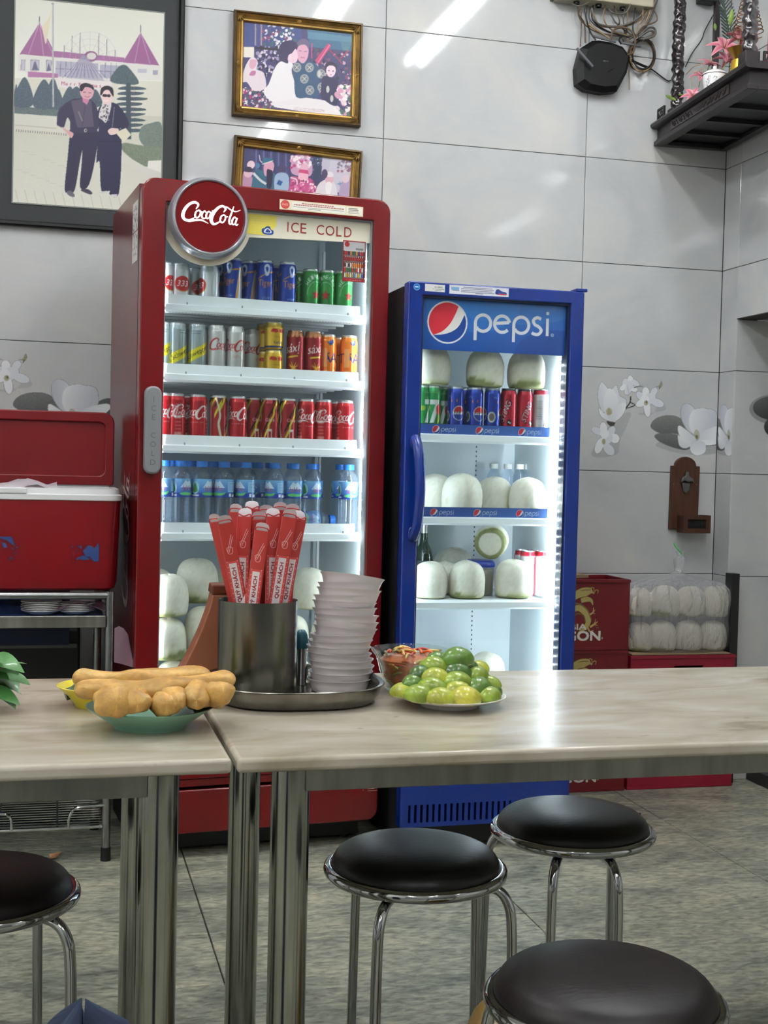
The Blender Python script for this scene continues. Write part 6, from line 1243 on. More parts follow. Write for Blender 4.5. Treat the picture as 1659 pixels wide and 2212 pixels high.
# --- large photograph: couple in front of a garden restaurant
PX0, PX1, PZ0, PZ1 = -2.105, -1.605, 2.070, 2.762
cv = Canvas(PX0, PX1, PZ0, PZ1, 500, 692, (206, 204, 190)); cv.tf = homography([(95, 5), (1370, 115), (1390, 1820), (132, 1755)], [(PX0, PZ1), (PX1, PZ1), (PX1, PZ0), (PX0, PZ0)])
SKY = (208, 208, 196)
cv.poly([(60, -20), (1420, 60), (1420, 700), (60, 700)], SKY, c2=(222, 222, 212), gdir=(0, -1)); cv.poly([(60, 980), (1420, 1000), (1450, 1900), (60, 1900)], (190, 190, 176), c2=(214, 212, 200), gdir=(0, -1), nz=3)
for pts in ([(150, 495), (308, 225), (470, 515)], [(1028, 545), (1172, 285), (1342, 568)]): cv.poly(pts, (142, 88, 132), nz=4)
for a, b in (((308, 225), (225, 495)), ((312, 225), (352, 502)), ((310, 225), (440, 508)), ((1172, 285), (1130, 545)), ((1176, 290), (1262, 556))): cv.stroke([a, b], 6, (176, 140, 170))
cv.stroke([(308, 168), (308, 225)], 6, (96, 84, 110)); cv.stroke([(1170, 218), (1172, 285)], 6, (96, 84, 110))
cv.poly([(440, 460), (1040, 505), (1040, 545), (470, 515)], (150, 96, 140)); cv.poly([(140, 500), (1350, 565), (1365, 690), (900, 700), (450, 690), (140, 640)], (212, 210, 204)); cv.poly([(460, 545), (820, 560), (820, 690), (460, 680)], (168, 166, 182)); cv.poly([(835, 568), (1010, 575), (1010, 690), (835, 680)], (164, 162, 180))
for x in (500, 545, 590, 640, 700, 760, 880, 930, 975): cv.stroke([(x, 550), (x, 680)], 4, (96, 90, 116))
cv.stroke([(460, 610), (1010, 630)], 4, (96, 90, 116))
for (x, w_) in ((165, 32), (246, 72), (378, 44)): cv.rect(x, x+w_, 542, 632, (180, 178, 190)); cv.stroke([(x, 542), (x+w_, 542), (x+w_, 632), (x, 632), (x, 542)], 4, (104, 98, 116))
for pts in ([(258, 628), (275, 560), (285, 550), (315, 628)], [(382, 638), (398, 560), (420, 628)]): cv.poly(pts, (96, 92, 118))
cv.rect(1158, 1235, 597, 632, (176, 176, 186)); cv.rect(1286, 1330, 606, 646, (150, 152, 170)); cv.poly([(225, 640), (480, 655), (480, 690), (225, 690)], (160, 104, 146))
for k in range(7):
    a = math.radians(20+k*23); cv.stroke([(740, 520), (740+230*math.cos(a), 520-230*math.sin(a))], 3, (170, 166, 176), al=0.7)
for r in (120, 170, 230): cv.stroke(arc(745, 520, r, 180, 360, 24, ry=r), 3, (176, 172, 180), al=0.7)
for x, t in ((525, 410), (590, 325), (658, 295), (818, 300), (886, 350), (960, 440)): cv.stroke([(x, t), (x+2, 520)], 7, (120, 112, 128), al=0.8)
cv.ell(755, 500, 58, 46, (128, 84, 122)); cv.ell(760, 498, 40, 30, (206, 200, 196))
cv.poly([(690, 480), (560, 690), (880, 710), (710, 490)], (150, 144, 166), al=0.6)
for k in range(22): x = 500+k*19; cv.stroke([(698, 485), (x, 690)], 3, (92, 84, 112) if k % 2 else (196, 190, 204), al=0.8)
cv.poly([(470, 690), (940, 712), (940, 800), (470, 770)], (218, 212, 210)); cv.text('Merry X\u2019mas', 590, -735 if False else 735, 1, (0, 0, 0)) if False else None
for k, ch in enumerate('Merry Xmas'):
    v, tr = glyph(ch) if ch != ' ' else (np.zeros((0, 2)), [])
    for f in tr: cv.poly([(512+k*36+v[i][0]*46, 752-v[i][1]*46+k*1.5) for i in f], (150, 40, 70))
cv.poly([(120, 940), (520, 960), (520, 1020), (120, 1000)], (88, 100, 102), nz=14)
TR = (70, 84, 96)
for (cx, by, w_, h_) in ((198, 945, 76, 255), (365, 955, 84, 250), (440, 950, 60, 260), (485, 955, 46, 170), (585, 960, 66, 200), (640, 900, 70, 140), (800, 930, 60, 150), (130, 940, 20, 190)):
    cv.blob([(cx-w_, by-20), (cx-w_*0.9, by-h_*0.5), (cx, by-h_), (cx+w_*0.9, by-h_*0.5), (cx+w_, by-20), (cx, by+8)], TR, nz=14)
cv.stroke([(418, 50), (438, 640), (450, 940)], 14, (170, 170, 172)); cv.ell(416, 56, 12, 8, (150, 150, 156)); cv.poly([(412, 110), (372, 402), (362, 395), (330, 260), (380, 190)], (212, 202, 176))
cv.blob([(925, 705), (980, 600), (1040, 565), (1100, 610), (1170, 720), (1050, 735)], (72, 88, 92), nz=14)
for k in range(9): y = 765+k*45; cv.blob([(1000-k*6, y), (1060, y-16), (1190+(k % 3)*20, y-12), (1235-(k % 2)*40, y+6), (1120, y+16), (1010, y+14)], (64, 78, 88), nz=14)
cv.stroke([(1080, 720), (1100, 1200)], 40, (58, 70, 80)); cv.blob([(1190, 1200), (1200, 1100), (1270, 1062), (1370, 1060), (1382, 1270), (1270, 1280)], (104, 116, 108), nz=14)
cv.blob([(1036, 1280), (1060, 1232), (1200, 1250), (1384, 1270), (1384, 1370), (1260, 1430), (1150, 1380)], (112, 122, 104), nz=16); cv.poly([(1040, 1320), (1260, 1438), (1390, 1370), (1390, 1560), (1040, 1400)], (206, 204, 194)); cv.poly([(1268, 1380), (1388, 1372), (1390, 1480), (1268, 1440)], (222, 220, 212))
cv.poly([(125, 1000), (500, 1020), (560, 1180), (130, 1150)], (204, 202, 190)); cv.stroke([(130, 1100), (480, 1120)], 5, (160, 158, 150))
for k in range(22): cv.rect(140+k*20, 148+k*20, 1136+k*1.2, 1156+k*1.2, (130, 126, 122))
for k in range(16): cv.stroke([(150+k*80, 1640+k*5), (190+k*80, 1780+k*6)], 3, (166, 164, 152)); cv.stroke([(140+(k % 8)*60, 1300+k*22), (200+(k % 8)*60, 1304+k*22)], 2, (176, 174, 162))
NV = (36, 32, 62); NV2 = (46, 40, 70)
cv.blob([(570, 1640), (585, 1380), (598, 1180), (615, 1120), (830, 1130), (830, 1300), (775, 1590), (700, 1620), (706, 1420), (708, 1300), (690, 1400), (655, 1640), (610, 1655)], NV, n=4)
cv.blob([(484, 1080), (500, 960), (590, 880), (660, 860), (740, 860), (800, 900), (835, 1000), (820, 1140), (620, 1150), (596, 1060), (570, 1030), (545, 1110), (500, 1100)], NV2, n=4)
cv.poly([(598, 885), (690, 866), (770, 880), (800, 1100), (660, 1112)], (78, 70, 92)); cv.stroke([(720, 930), (700, 1110)], 4, (50, 44, 66)); cv.stroke([(664, 970), (700, 1055)], 14, (110, 104, 112)); cv.ell(730, 1133, 12, 15, (190, 180, 170)); cv.ell(732, 1133, 7, 10, NV)
cv.blob([(528, 1105), (570, 1130), (628, 1160), (610, 1200), (575, 1160), (545, 1130)], (206, 156, 160)); cv.poly([(690, 840), (760, 850), (735, 915), (700, 890)], (190, 120, 150))
cv.blob([(672, 800), (676, 750), (725, 732), (785, 760), (788, 820), (760, 865), (715, 862), (684, 840)], (206, 158, 168)); cv.blob([(670, 790), (674, 745), (722, 728), (780, 752), (790, 790), (760, 770), (715, 764), (690, 800)], (30, 26, 40)); cv.stroke([(712, 842), (735, 850), (758, 842)], 5, (150, 80, 96)); cv.stroke([(700, 808), (722, 806)], 5, (60, 44, 54)); cv.stroke([(745, 812), (768, 814)], 5, (60, 44, 54))
cv.blob([(585, 1660), (620, 1648), (655, 1680), (650, 1700), (610, 1690)], (96, 92, 104)); cv.blob([(705, 1640), (760, 1630), (804, 1660), (790, 1676), (740, 1660)], (60, 56, 74))
cv.blob([(838, 1220), (840, 1060), (830, 960), (870, 905), (950, 890), (1020, 930), (1096, 1060), (1060, 1130), (1020, 1110), (1040, 1240), (1030, 1660), (950, 1670), (950, 1640), (880, 1640), (858, 1400), (830, 1400)], (32, 30, 64), n=4); cv.poly([(836, 1220), (1030, 1220), (1030, 1226), (836, 1226)], (22, 20, 46))
cv.blob([(838, 1010), (870, 900), (940, 890), (925, 1000), (900, 1064), (870, 1040)], (206, 200, 200)); cv.speck(850, 925, 910, 1050, [(60, 56, 70), (110, 104, 112)], 40, 7, 6)
cv.blob([(858, 830), (866, 784), (900, 765), (940, 790), (946, 850), (925, 900), (890, 906), (864, 870)], (226, 196, 196)); cv.blob([(846, 830), (852, 770), (900, 748), (950, 770), (958, 840), (940, 820), (915, 785), (880, 790), (862, 820)], (30, 24, 36)); cv.ell(884, 832, 22, 13, (40, 26, 44)); cv.ell(917, 833, 18, 13, (40, 26, 44)); cv.stroke([(876, 872), (895, 880), (914, 872)], 6, (240, 236, 232))
cv.blob([(920, 1130), (950, 1108), (1010, 1115), (1000, 1150), (950, 1168), (926, 1150)], (222, 196, 190)); cv.poly([(985, 1145), (1070, 1105), (1118, 1162), (1055, 1226)], (212, 208, 184)); cv.stroke([(968, 930), (956, 1100)], 6, (120, 114, 120)); cv.poly([(880, 1650), (930, 1640), (930, 1665), (870, 1665)], (200, 196, 196)); cv.poly([(965, 1672), (1014, 1668), (1014, 1692), (965, 1690)], (206, 204, 206))
fr1 = empty('framed_photo', (-1.855, 0, 2.0), 0, 'large black framed photo of a couple in front of a garden restaurant', 'picture frame'); ox, oz = -1.855, 2.0
MB().box(PX0-0.06-ox, PX1+0.06-ox, -0.012, -0.0005, PZ0-0.06-oz, PZ1+0.06-oz).build('mount', FMAT, fr1, smooth=0)
mould('frame', PX0-0.078-ox, PX1+0.072-ox, PZ0-0.080-oz, PZ1+0.076-oz, [(0, -0.0005), (0, -0.022), (0.005, -0.027), (0.014, -0.027), (0.020, -0.0115)], FBLK, fr1)
mould('bevel', PX0-0.004-ox, PX1+0.004-ox, PZ0-0.004-oz, PZ1+0.004-oz, [(0, -0.0122), (0.0, -0.0145), (0.0045, -0.0135)], mat('bevel_grey', (120, 124, 118), 0.6), fr1)
sheet('photo_print', cv, 2, lambda X, Y: np.stack([X-ox, np.full_like(X, -0.0131), Y-oz], 1), PRINT, fr1, smooth=False)
# --- gold framed photographs
def gold_frame(x0, x1, z0, z1, canvas, lab, tilt=0.0):
    cx, cz = (x0+x1)/2, (z0+z1)/2; e = empty('framed_photo', (cx, 0, cz), 0, lab, 'picture frame', 'gold framed photos'); e.rotation_euler = (0, tilt, 0)
    X0, X1, Z0, Z1 = x0-cx, x1-cx, z0-cz, z1-cz
    MB().box(X0+0.01, X1-0.01, -0.010, -0.0005, Z0+0.01, Z1-0.01).build('backing', FMAT, e, smooth=0)
    mould('frame', X0, X1, Z0, Z1, [(0, -0.0005), (0, -0.024), (0.003, -0.030), (0.008, -0.031), (0.011, -0.027)], GOLDD, e)
    mould('moulding', X0, X1, Z0, Z1, [(0.011, -0.027), (0.020, -0.019), (0.023, -0.021), (0.026, -0.019)], GOLD, e)
    mould('inner_fillet', X0, X1, Z0, Z1, [(0.026, -0.019), (0.028, -0.022), (0.033, -0.021), (0.037, -0.0125), (0.038, -0.0105)], GOLDL, e)
    for (ax, az) in ((X0+0.016, 0), (X1-0.016, 0), (0, Z0+0.016), (0, Z1-0.016)): MB().lathe([(0.0, 0.006), (0.005, 0.004), (0.009, 0.0)], 8).build('ornament', GOLDL, e, loc=(ax, -0.022, az), rot=(math.radians(90), 0, 0))
    for (ax, az, a) in ((X0+0.018, Z0+0.018, 45), (X1-0.018, Z0+0.018, 135), (X1-0.018, Z1-0.018, 225), (X0+0.018, Z1-0.018, 315)):
        b = MB()
        for k in range(5): t = math.radians(a+(k-2)*28); b.tube(spline([(0, 0, 0.002), (0.012*math.cos(t), 0.012*math.sin(t), 0.006), (0.024*math.cos(t), 0.024*math.sin(t), 0.001)], 3), [0.001, 0.002, 0.003, 0.003, 0.003, 0.002, 0.0008], 6)
        b.build('corner_scroll', GOLD, e, loc=(ax, -0.022, az), rot=(math.radians(90), 0, 0))['kind'] = 'stuff'
    sheet('photo_print', canvas, 2, lambda X, Y: np.stack([X-cx, np.full_like(X, -0.0108), Y-cz], 1), PRINT, e, smooth=False)
GX0, GX1, GZ0, GZ1 = -1.361, -0.892, 2.430, 2.800
c = Canvas(GX0+0.036, GX1-0.036, GZ0+0.036, GZ1-0.036, 480, 360, (70, 66, 120)); c.tf = homography([(210, 238), (1277, 345), (1273, 1155), (213, 1065)], [(c.x0, c.y1), (c.x1, c.y1), (c.x1, c.y0), (c.x0, c.y0)])
c.rect(150, 1350, 180, 1250, (58, 52, 98), nz=10); c.poly([(200, 230), (780, 300), (780, 480), (200, 480)], (54, 66, 120), nz=10); c.poly([(830, 300), (1290, 345), (1290, 520), (860, 480)], (48, 92, 122), nz=10); c.poly([(840, 330), (1290, 380), (1290, 430), (840, 400)], (74, 120, 146))
c.speck(330, 560, 480, 780, [(30, 22, 52), (206, 196, 206), (44, 36, 76), (150, 140, 170)], 120, 14, 1); c.poly([(330, 480), (570, 500), (570, 520), (330, 505)], (24, 16, 40)); c.speck(380, 730, 270, 470, [(196, 190, 200), (60, 60, 110), (120, 60, 100), (230, 226, 228), (40, 90, 90)], 120, 14, 2)
for x in (328, 385): c.stroke([(x, 260), (x+4, 470)], 14, (150, 130, 140))
c.poly([(215, 485), (320, 485), (322, 590), (215, 585)], (222, 216, 206)); c.speck(870, 1270, 500, 1000, [(40, 24, 60), (70, 50, 92), (120, 60, 96), (180, 150, 176), (36, 76, 70)], 240, 13, 3)
c.poly([(915, 610), (1040, 440), (1070, 470), (945, 650)], (182, 62, 106)); c.stroke([(945, 630), (1055, 458)], 5, (220, 150, 180)); c.stroke([(1250, 500), (1160, 590)], 10, (170, 50, 80)); c.stroke([(1050, 500), (1180, 640)], 10, (150, 40, 80)); c.stroke([(880, 440), (882, 590)], 10, (190, 70, 110))
for k in range(9): c.stroke([(1190+k*6, 510), (1150+k*16, 390)], 6, (74, 116, 128))
c.blob([(440, 900), (420, 960), (500, 1050), (620, 1080), (1160, 1150), (1140, 1080), (1060, 1010), (860, 975), (700, 960)], (228, 222, 224)); c.speck(215, 520, 880, 1080, [(150, 50, 100), (210, 196, 206), (60, 84, 84), (90, 60, 96), (224, 214, 220), (52, 44, 76)], 190, 13, 4)
c.blob([(215, 820), (230, 700), (280, 600), (330, 590), (360, 640), (350, 700), (420, 740), (440, 880), (330, 910), (260, 830)], (220, 208, 214)); c.blob([(278, 640), (290, 610), (340, 610), (345, 660), (310, 700), (280, 680)], (206, 160, 180)); c.blob([(280, 760), (300, 720), (340, 720), (330, 760)], (170, 100, 140))
c.blob([(420, 920), (470, 840), (520, 700), (570, 630), (650, 610), (700, 650), (690, 720), (730, 860), (735, 960), (640, 1000), (500, 1010)], (232, 228, 230))
c.blob([(700, 700), (740, 640), (830, 620), (930, 650), (960, 760), (955, 960), (860, 970), (740, 965), (715, 800)], (40, 72, 104)); 
for (x, y) in ((740, 680), (862, 680), (815, 790), (870, 900), (975, 740), (985, 870)): c.ell(x, y, 42, 46, (150, 150, 152)); c.ell(x, y, 30, 34, (104, 110, 120)); c.stroke([(x-20, y-20), (x+20, y+20)], 6, (196, 196, 190)); c.stroke([(x+20, y-20), (x-20, y+20)], 6, (196, 196, 190))
c.blob([(738, 560), (735, 480), (770, 440), (830, 450), (850, 510), (840, 590), (800, 640), (755, 610)], (208, 158, 180)); c.blob([(730, 490), (740, 430), (800, 400), (850, 430), (852, 500), (820, 462), (770, 462)], (96, 86, 116)); c.stroke([(755, 518), (782, 520)], 7, (120, 90, 120)); c.stroke([(805, 524), (835, 526)], 7, (120, 90, 120)); c.stroke([(775, 580), (815, 584)], 7, (160, 80, 110))
c.blob([(565, 600), (560, 500), (590, 440), (660, 418), (730, 440), (740, 500), (700, 560), (660, 600), (650, 640), (600, 625)], (44, 34, 74)); c.blob([(650, 610), (660, 560), (690, 540), (725, 500), (745, 560), (738, 620), (700, 640)], (226, 196, 210)); c.ell(668, 580, 16, 26, (232, 206, 216))
c.blob([(985, 800), (1010, 760), (1080, 780), (1140, 800), (1150, 1000), (1110, 1050), (1020, 1000), (980, 960)], (34, 30, 70)); c.ell(1072, 706, 46, 66, (228, 200, 212)); c.blob([(1018, 690), (1020, 640), (1075, 622), (1125, 650), (1128, 700), (1100, 664), (1050, 660)], (30, 24, 52)); c.ell(1052, 708, 7, 6, (50, 36, 60)); c.ell(1092, 712, 7, 6, (50, 36, 60)); c.ell(1072, 748, 11, 5, (180, 100, 130))
for (x, y) in ((960, 740), (1045, 890), (1085, 980)): c.ell(x, y, 16, 34, (190, 190, 186))
c.speck(1130, 1275, 860, 1140, [(226, 206, 212), (206, 150, 176), (70, 96, 90), (236, 228, 228)], 60, 24, 9)
for k in range(3): c.stroke([(710, 1072+k*16), (1020, 1090+k*9)], 3, (150, 110, 140), al=0.7)
gold_frame(GX0, GX1, GZ0, GZ1, c, 'upper gold framed photo of people in patterned robes')
HZ1 = 2.352; HZ0 = HZ1-0.370
c = Canvas(GX0+0.042, GX1-0.030, HZ0+0.036, HZ1-0.036, 480, 360, (80, 76, 122)); c.tf = homography([(213, 1465), (1272, 1612), (1262, 2420), (200, 2285)], [(c.x0, c.y1), (c.x1, c.y1), (c.x1, c.y0), (c.x0, c.y0)])
c.rect(150, 1350, 1400, 2500, (56, 54, 96), nz=10)
for k in range(10): c.stroke([(330+k*36, 1480+k*6), (340+k*36, 1760)], 16, (40, 44, 92) if k % 2 else (86, 90, 140))
c.speck(800, 970, 1580, 1750, [(40, 34, 70), (90, 110, 140), (180, 176, 196), (56, 80, 90)], 70, 11, 1); c.poly([(975, 1580), (1130, 1600), (1130, 1760), (960, 1740)], (186, 182, 196)); c.poly([(1050, 1590), (1290, 1620), (1290, 1960), (1040, 1900)], (196, 190, 202)); c.speck(1130, 1260, 1620, 1720, [(120, 110, 130), (206, 200, 208), (140, 90, 110)], 60, 11, 2); c.poly([(900, 1650), (975, 1660), (960, 1860), (890, 1840)], (46, 52, 84))
c.blob([(190, 1850), (200, 1760), (240, 1700), (300, 1760), (320, 1830), (330, 2100), (190, 2100)], (176, 130, 156)); c.ell(262, 1718, 44, 46, (214, 176, 190)); c.ell(285, 1640, 38, 40, (216, 190, 196)); c.blob([(216, 1700), (240, 1660), (290, 1668), (300, 1710)], (44, 36, 62))
c.blob([(300, 1830), (330, 1690), (400, 1700), (480, 1720), (530, 1760), (560, 2100), (300, 2100)], (44, 92, 116)); c.stroke([(310, 1720), (380, 1790), (440, 1830)], 22, (206, 204, 206), sm=4); c.stroke([(330, 1700), (400, 1770), (450, 1800)], 8, (40, 80, 110), sm=4)
c.blob([(420, 1740), (410, 1660), (430, 1610), (500, 1620), (505, 1690), (470, 1760)], (204, 150, 172)); c.poly([(390, 1640), (400, 1570), (490, 1580), (496, 1600)], (36, 92, 120)); c.stroke([(392, 1636), (496, 1604)], 9, (210, 206, 196)); c.stroke([(360, 1545), (372, 1600), (392, 1620)], 8, (206, 200, 200)); c.blob([(440, 1700), (470, 1690), (500, 1720), (490, 1860), (450, 1860)], (34, 28, 60)); c.ell(352, 1650, 20, 26, (60, 110, 140))
c.ell(585, 1690, 46, 50, (60, 50, 90)); c.blob([(520, 1760), (600, 1720), (660, 1780), (640, 2000), (540, 1960)], (150, 170, 196)); c.poly([(560, 1790), (600, 1810), (580, 1850), (540, 1830)], (40, 80, 140))
c.blob([(670, 1660), (700, 1560), (770, 1550), (840, 1580), (880, 1660), (860, 1760), (700, 1740)], (196, 150, 180)); c.speck(670, 870, 1560, 1680, [(226, 206, 216), (170, 60, 110), (206, 150, 180), (240, 230, 232)], 60, 13, 3); c.ell(800, 1680, 40, 40, (220, 170, 190))
c.blob([(640, 2100), (670, 1830), (680, 1760), (760, 1770), (860, 1780), (910, 1850), (930, 2100)], (184, 72, 124)); c.stroke([(672, 1770), (730, 1790), (740, 1840)], 14, (214, 200, 204), sm=3); c.ell(796, 1766, 50, 62, (226, 176, 192)); c.poly([(745, 1720), (760, 1690), (840, 1700), (850, 1740)], (190, 60, 110)); c.stroke([(778, 1790), (800, 1798), (822, 1790)], 7, (240, 220, 224)); c.speck(680, 920, 1800, 1990, [(150, 40, 96), (210, 120, 160), (236, 206, 214)], 70, 11, 4)
c.blob([(920, 2100), (930, 1880), (1000, 1800), (1080, 1810), (1130, 1900), (1140, 2100)], (220, 212, 216)); c.ell(1050, 1790, 40, 56, (216, 170, 184)); c.blob([(1010, 1760), (1030, 1720), (1080, 1730), (1085, 1770)], (226, 218, 220)); c.blob([(1020, 1830), (1060, 1820), (1080, 1860), (1050, 1980), (1020, 1900)], (236, 230, 230)); c.ell(1002, 1740, 30, 46, (66, 56, 90))
c.blob([(1150, 2100), (1160, 1860), (1200, 1800), (1290, 1800), (1290, 2100)], (170, 150, 180)); c.ell(1210, 1790, 36, 40, (214, 190, 200)); c.stroke([(1130, 1840), (1180, 1836)], 8, (70, 120, 160)); c.stroke([(1155, 1815), (1157, 1862)], 8, (70, 120, 160))
gold_frame(GX0+0.003, GX1+0.003, HZ0, HZ1, c, 'lower gold framed photo half hidden behind the red cooler', math.radians(2.2))

# ---------------------------------------------------------------- electrics at the top of the wall
bx2 = empty('junction_box', (0.038, 0, 2.965), 0, 'beige metal junction box above the black router', 'junction box')
MB().box(-0.190, 0.190, -0.075, -0.001, 0.0, 0.22).build('body', mat('beige_metal', (176, 170, 146), 0.5, var=0.12, scale=9), bx2, smooth=0, bevel=0.004)
MB().prism([(-0.001, 0.004), (-0.060, 0.018), (-0.060, 0.024), (-0.001, 0.010)], -0.203, -0.190, ax='x').build('bracket', mat('bracket_grey', (110, 104, 92), 0.6), bx2, smooth=0)
for x in (-0.11, -0.02, 0.08): MB().lathe([(0.012, 0.0), (0.012, -0.010), (0.009, -0.010)], 14, (x, -0.038, 0)).build('gland', BLACKP, bx2)
Zp = lambda x, y, Y: on_plane(1180+x/3.463, y/3.463, 1, Y)
rt = empty('router', tuple(Zp(435, 500, 0.0)), 0, 'black angular wireless router with three stub antennas on the wall', 'router'); r0 = np.array(Zp(435, 500, 0.0)); rt.location = (r0[0], 0, r0[2])
out = [Zp(x, y, -0.05)[[0, 2]]-r0[[0, 2]] for x, y in ((350, 300), (400, 296), (490, 310), (580, 345), (635, 420), (610, 540), (535, 680), (430, 690), (300, 665), (240, 620), (232, 500), (270, 350))]
b = MB(); n = len(out); vs = [(p[0], -0.004, p[1]) for p in out]+[(p[0], -0.040, p[1]) for p in out]+[(p[0]*0.82, -0.056, p[1]*0.82) for p in out]
b.add(vs, [(i, (i+1) % n, n+(i+1) % n, n+i) for i in range(n)]+[(n+i, n+(i+1) % n, 2*n+(i+1) % n, 2*n+i) for i in range(n)]+[tuple(range(n)), tuple(range(2*n, 3*n))]).build('body', mat('router_black', (5, 5, 6), 0.5, spec=0.3), rt, smooth=0)
MB().tube([Zp(460, 540, -0.057)-np.array([r0[0], 0, r0[2]]), Zp(600, 455, -0.052)-np.array([r0[0], 0, r0[2]])], 0.0012, 5).build('crease', BLACKP, rt)
ANT = mat('antenna_grey', (96, 98, 102), 0.5)
for (a, b_, k) in (((358, 272), (520, 314), -0.052), ((560, 320), (705, 345), -0.052), ((228, 360), (348, 498), -0.075)):
    p, q = [Vector(Zp(*v, k))-Vector((r0[0], 0, r0[2])) for v in (a, b_)]; MB().tube([p, q], 0.0052, 8).build('antenna', ANT, rt)
c = Canvas(-0.012, 0.012, -0.002, 0.002, 96, 16, (190, 190, 196), 0.0)
for k in range(7): c.rect(-0.011+k*0.0032, -0.0092+k*0.0032, -0.0012, 0.0012, (200, 200, 206) if k < 3 else (120, 120, 126))
q = Zp(448, 457, -0.0568)-np.array([r0[0], 0, r0[2]]); sheet('logo', c, 1, lambda X, Y: np.stack([X+q[0], np.full_like(X, -0.0566), Y+q[2]], 1), DECAL, rt, cull=True, smooth=False)
cb = empty('cable_bundle', (0.12, 0, 2.85), 0, 'tangled bundle of brown and grey cables behind the router', 'cables'); CBO = np.array([0.12, 0, 2.85])
CC = [mat('cable_brown', (88, 70, 52), 0.5), mat('cable_grey', (92, 88, 82), 0.5), mat('cable_black', (24, 24, 26), 0.45), mat('cable_tan', (140, 116, 84), 0.5)]
def cable(pts, Y, r, m):
    n = len(pts); P = [Zp(x, y, Y-(0.006*math.sin(i*2.1)))-CBO for i, (x, y) in enumerate(pts)]; MB().tube(spline(P, 7), r, 6).build('cable', m, cb, smooth=80)
cabs = [([(260, 90), (262, 200), (254, 350)], -0.02, 0.0022, 0), ([(250, 60), (245, 110), (285, 180), (292, 320)], -0.03, 0.003, 0), ([(290, 40), (300, 140), (330, 240), (370, 300)], -0.05, 0.0035, 2), ([(340, 60), (370, 160), (450, 195), (580, 190), (690, 130), (760, 40), (790, -40)], -0.05, 0.004, 1), ([(350, 90), (400, 190), (520, 200), (640, 180), (740, 110), (800, -20)], -0.04, 0.0035, 3),
        ([(480, 100), (520, 170), (580, 220), (590, 290)], -0.03, 0.003, 1), ([(610, 60), (605, 180), (600, 280), (640, 340)], -0.03, 0.003, 3), ([(840, -30), (790, 120), (730, 220), (660, 270), (620, 290)], -0.04, 0.004, 1), ([(820, -30), (760, 130), (710, 230)], -0.05, 0.0035, 3), ([(300, 170), (370, 220), (430, 260), (470, 285)], -0.05, 0.004, 3), ([(190, 30), (260, 46), (330, 10)], -0.085, 0.0025, 1), ([(470, 70), (500, 98), (590, 98), (632, 30)], -0.085, 0.003, 1)]
for pts, Y, r, k in cabs: cable(pts, Y, r, CC[k])
for k, (cx, cy, rx, ry, y) in enumerate(((720, 410, 95, 125, -0.02), (716, 420, 88, 116, -0.028), (712, 412, 100, 120, -0.015), (724, 408, 80, 108, -0.034))): cable([(cx+rx*math.cos(t), cy-ry*math.sin(t)) for t in np.linspace(0.0, 6.5, 20)], y, 0.0034, CC[(0, 3, 0, 2)[k]])
cable([(485, 300), (500, 230), (560, 205), (630, 225), (665, 300), (650, 390), (610, 410)], -0.055, 0.0042, CC[0]); cable([(690, 270), (760, 210), (810, 215), (810, 265), (740, 290), (690, 290)], -0.045, 0.0045, CC[1]); cable([(690, 280), (770, 230), (800, 250), (720, 300)], -0.05, 0.0045, CC[1]); cable([(560, 330), (545, 300), (560, 280), (578, 310)], -0.05, 0.003, CC[2]); cable([(620, 520), (622, 670)], -0.01, 0.0025, CC[3])
g = random.Random(17)
for k in range(9): x = 230+k*70+g.uniform(-20, 20); cable([(x, 40), (x+g.uniform(-30, 40), 150), (x+(620-x)*0.4, 215+g.uniform(-20, 30)), (640+g.uniform(-30, 40), 280)], -0.025-0.004*k, 0.0026, CC[k % 4])
pw = MB().tube(spline([Zp(636, 452, -0.03), Zp(720, 490, -0.02), Zp(790, 520, -0.012), Zp(900, 600, -0.008), Zp(935, 602, -0.008)], 6), [0.005]*12+[0.0026]*13, 8).build('power_cord', CC[2], None); tag(pw, 'black power cord running from router to the carved post', 'cord')
pw = MB().tube(spline([Zp(1040, 500, -0.012), Zp(1090, 400, -0.012), Zp(1160, 300, -0.012), Zp(1190, 220, -0.012), Zp(1262, 90, -0.012)], 6), 0.0022, 8).build('power_cord', CC[2], None); tag(pw, 'thin black cord rising along the wall right of the first carved post', 'cord')

# ---------------------------------------------------------------- bottle opener board
WOODB = mat('opener_wood', (76, 43, 27), 0.5, var=0.35, scale=10, stretch=(6, 6, 0.8)); oe = empty('bottle_opener', (0.4545, 0, 0.965), 0, 'wooden wall board with metal bottle opener and cap box', 'bottle opener')
pf = [(-0.062, 0.012), (0.060, 0.012), (0.062, 0.262)]+arc(0, 0.262, 0.046, 0, 180, 12, ry=0.036)[0:]+[(-0.060, 0.262)]
MB().prism(pf, -0.016, -0.0005).build('board', WOODB, oe, smooth=0, bevel=0.002)
b = MB(); b.box(-0.030, 0.086, -0.020, -0.016, 0.0, 0.070); b.box(-0.030, 0.086, -0.072, -0.020, 0.0, 0.008); b.box(-0.030, -0.024, -0.072, -0.020, 0.008, 0.070); b.box(0.080, 0.086, -0.072, -0.020, 0.008, 0.070); b.box(-0.024, 0.080, -0.072, -0.066, 0.008, 0.018); b.box(-0.024, 0.080, -0.072, -0.066, 0.054, 0.070); b.box(-0.024, -0.012, -0.072, -0.066, 0.018, 0.054); b.box(0.066, 0.080, -0.072, -0.066, 0.018, 0.054)
b.build('cap_box', WOODB, oe, smooth=0)
MB().box(-0.012, 0.066, -0.066, -0.0655, 0.018, 0.054).build('box_backing', DARKV, oe, smooth=0)
b = MB()
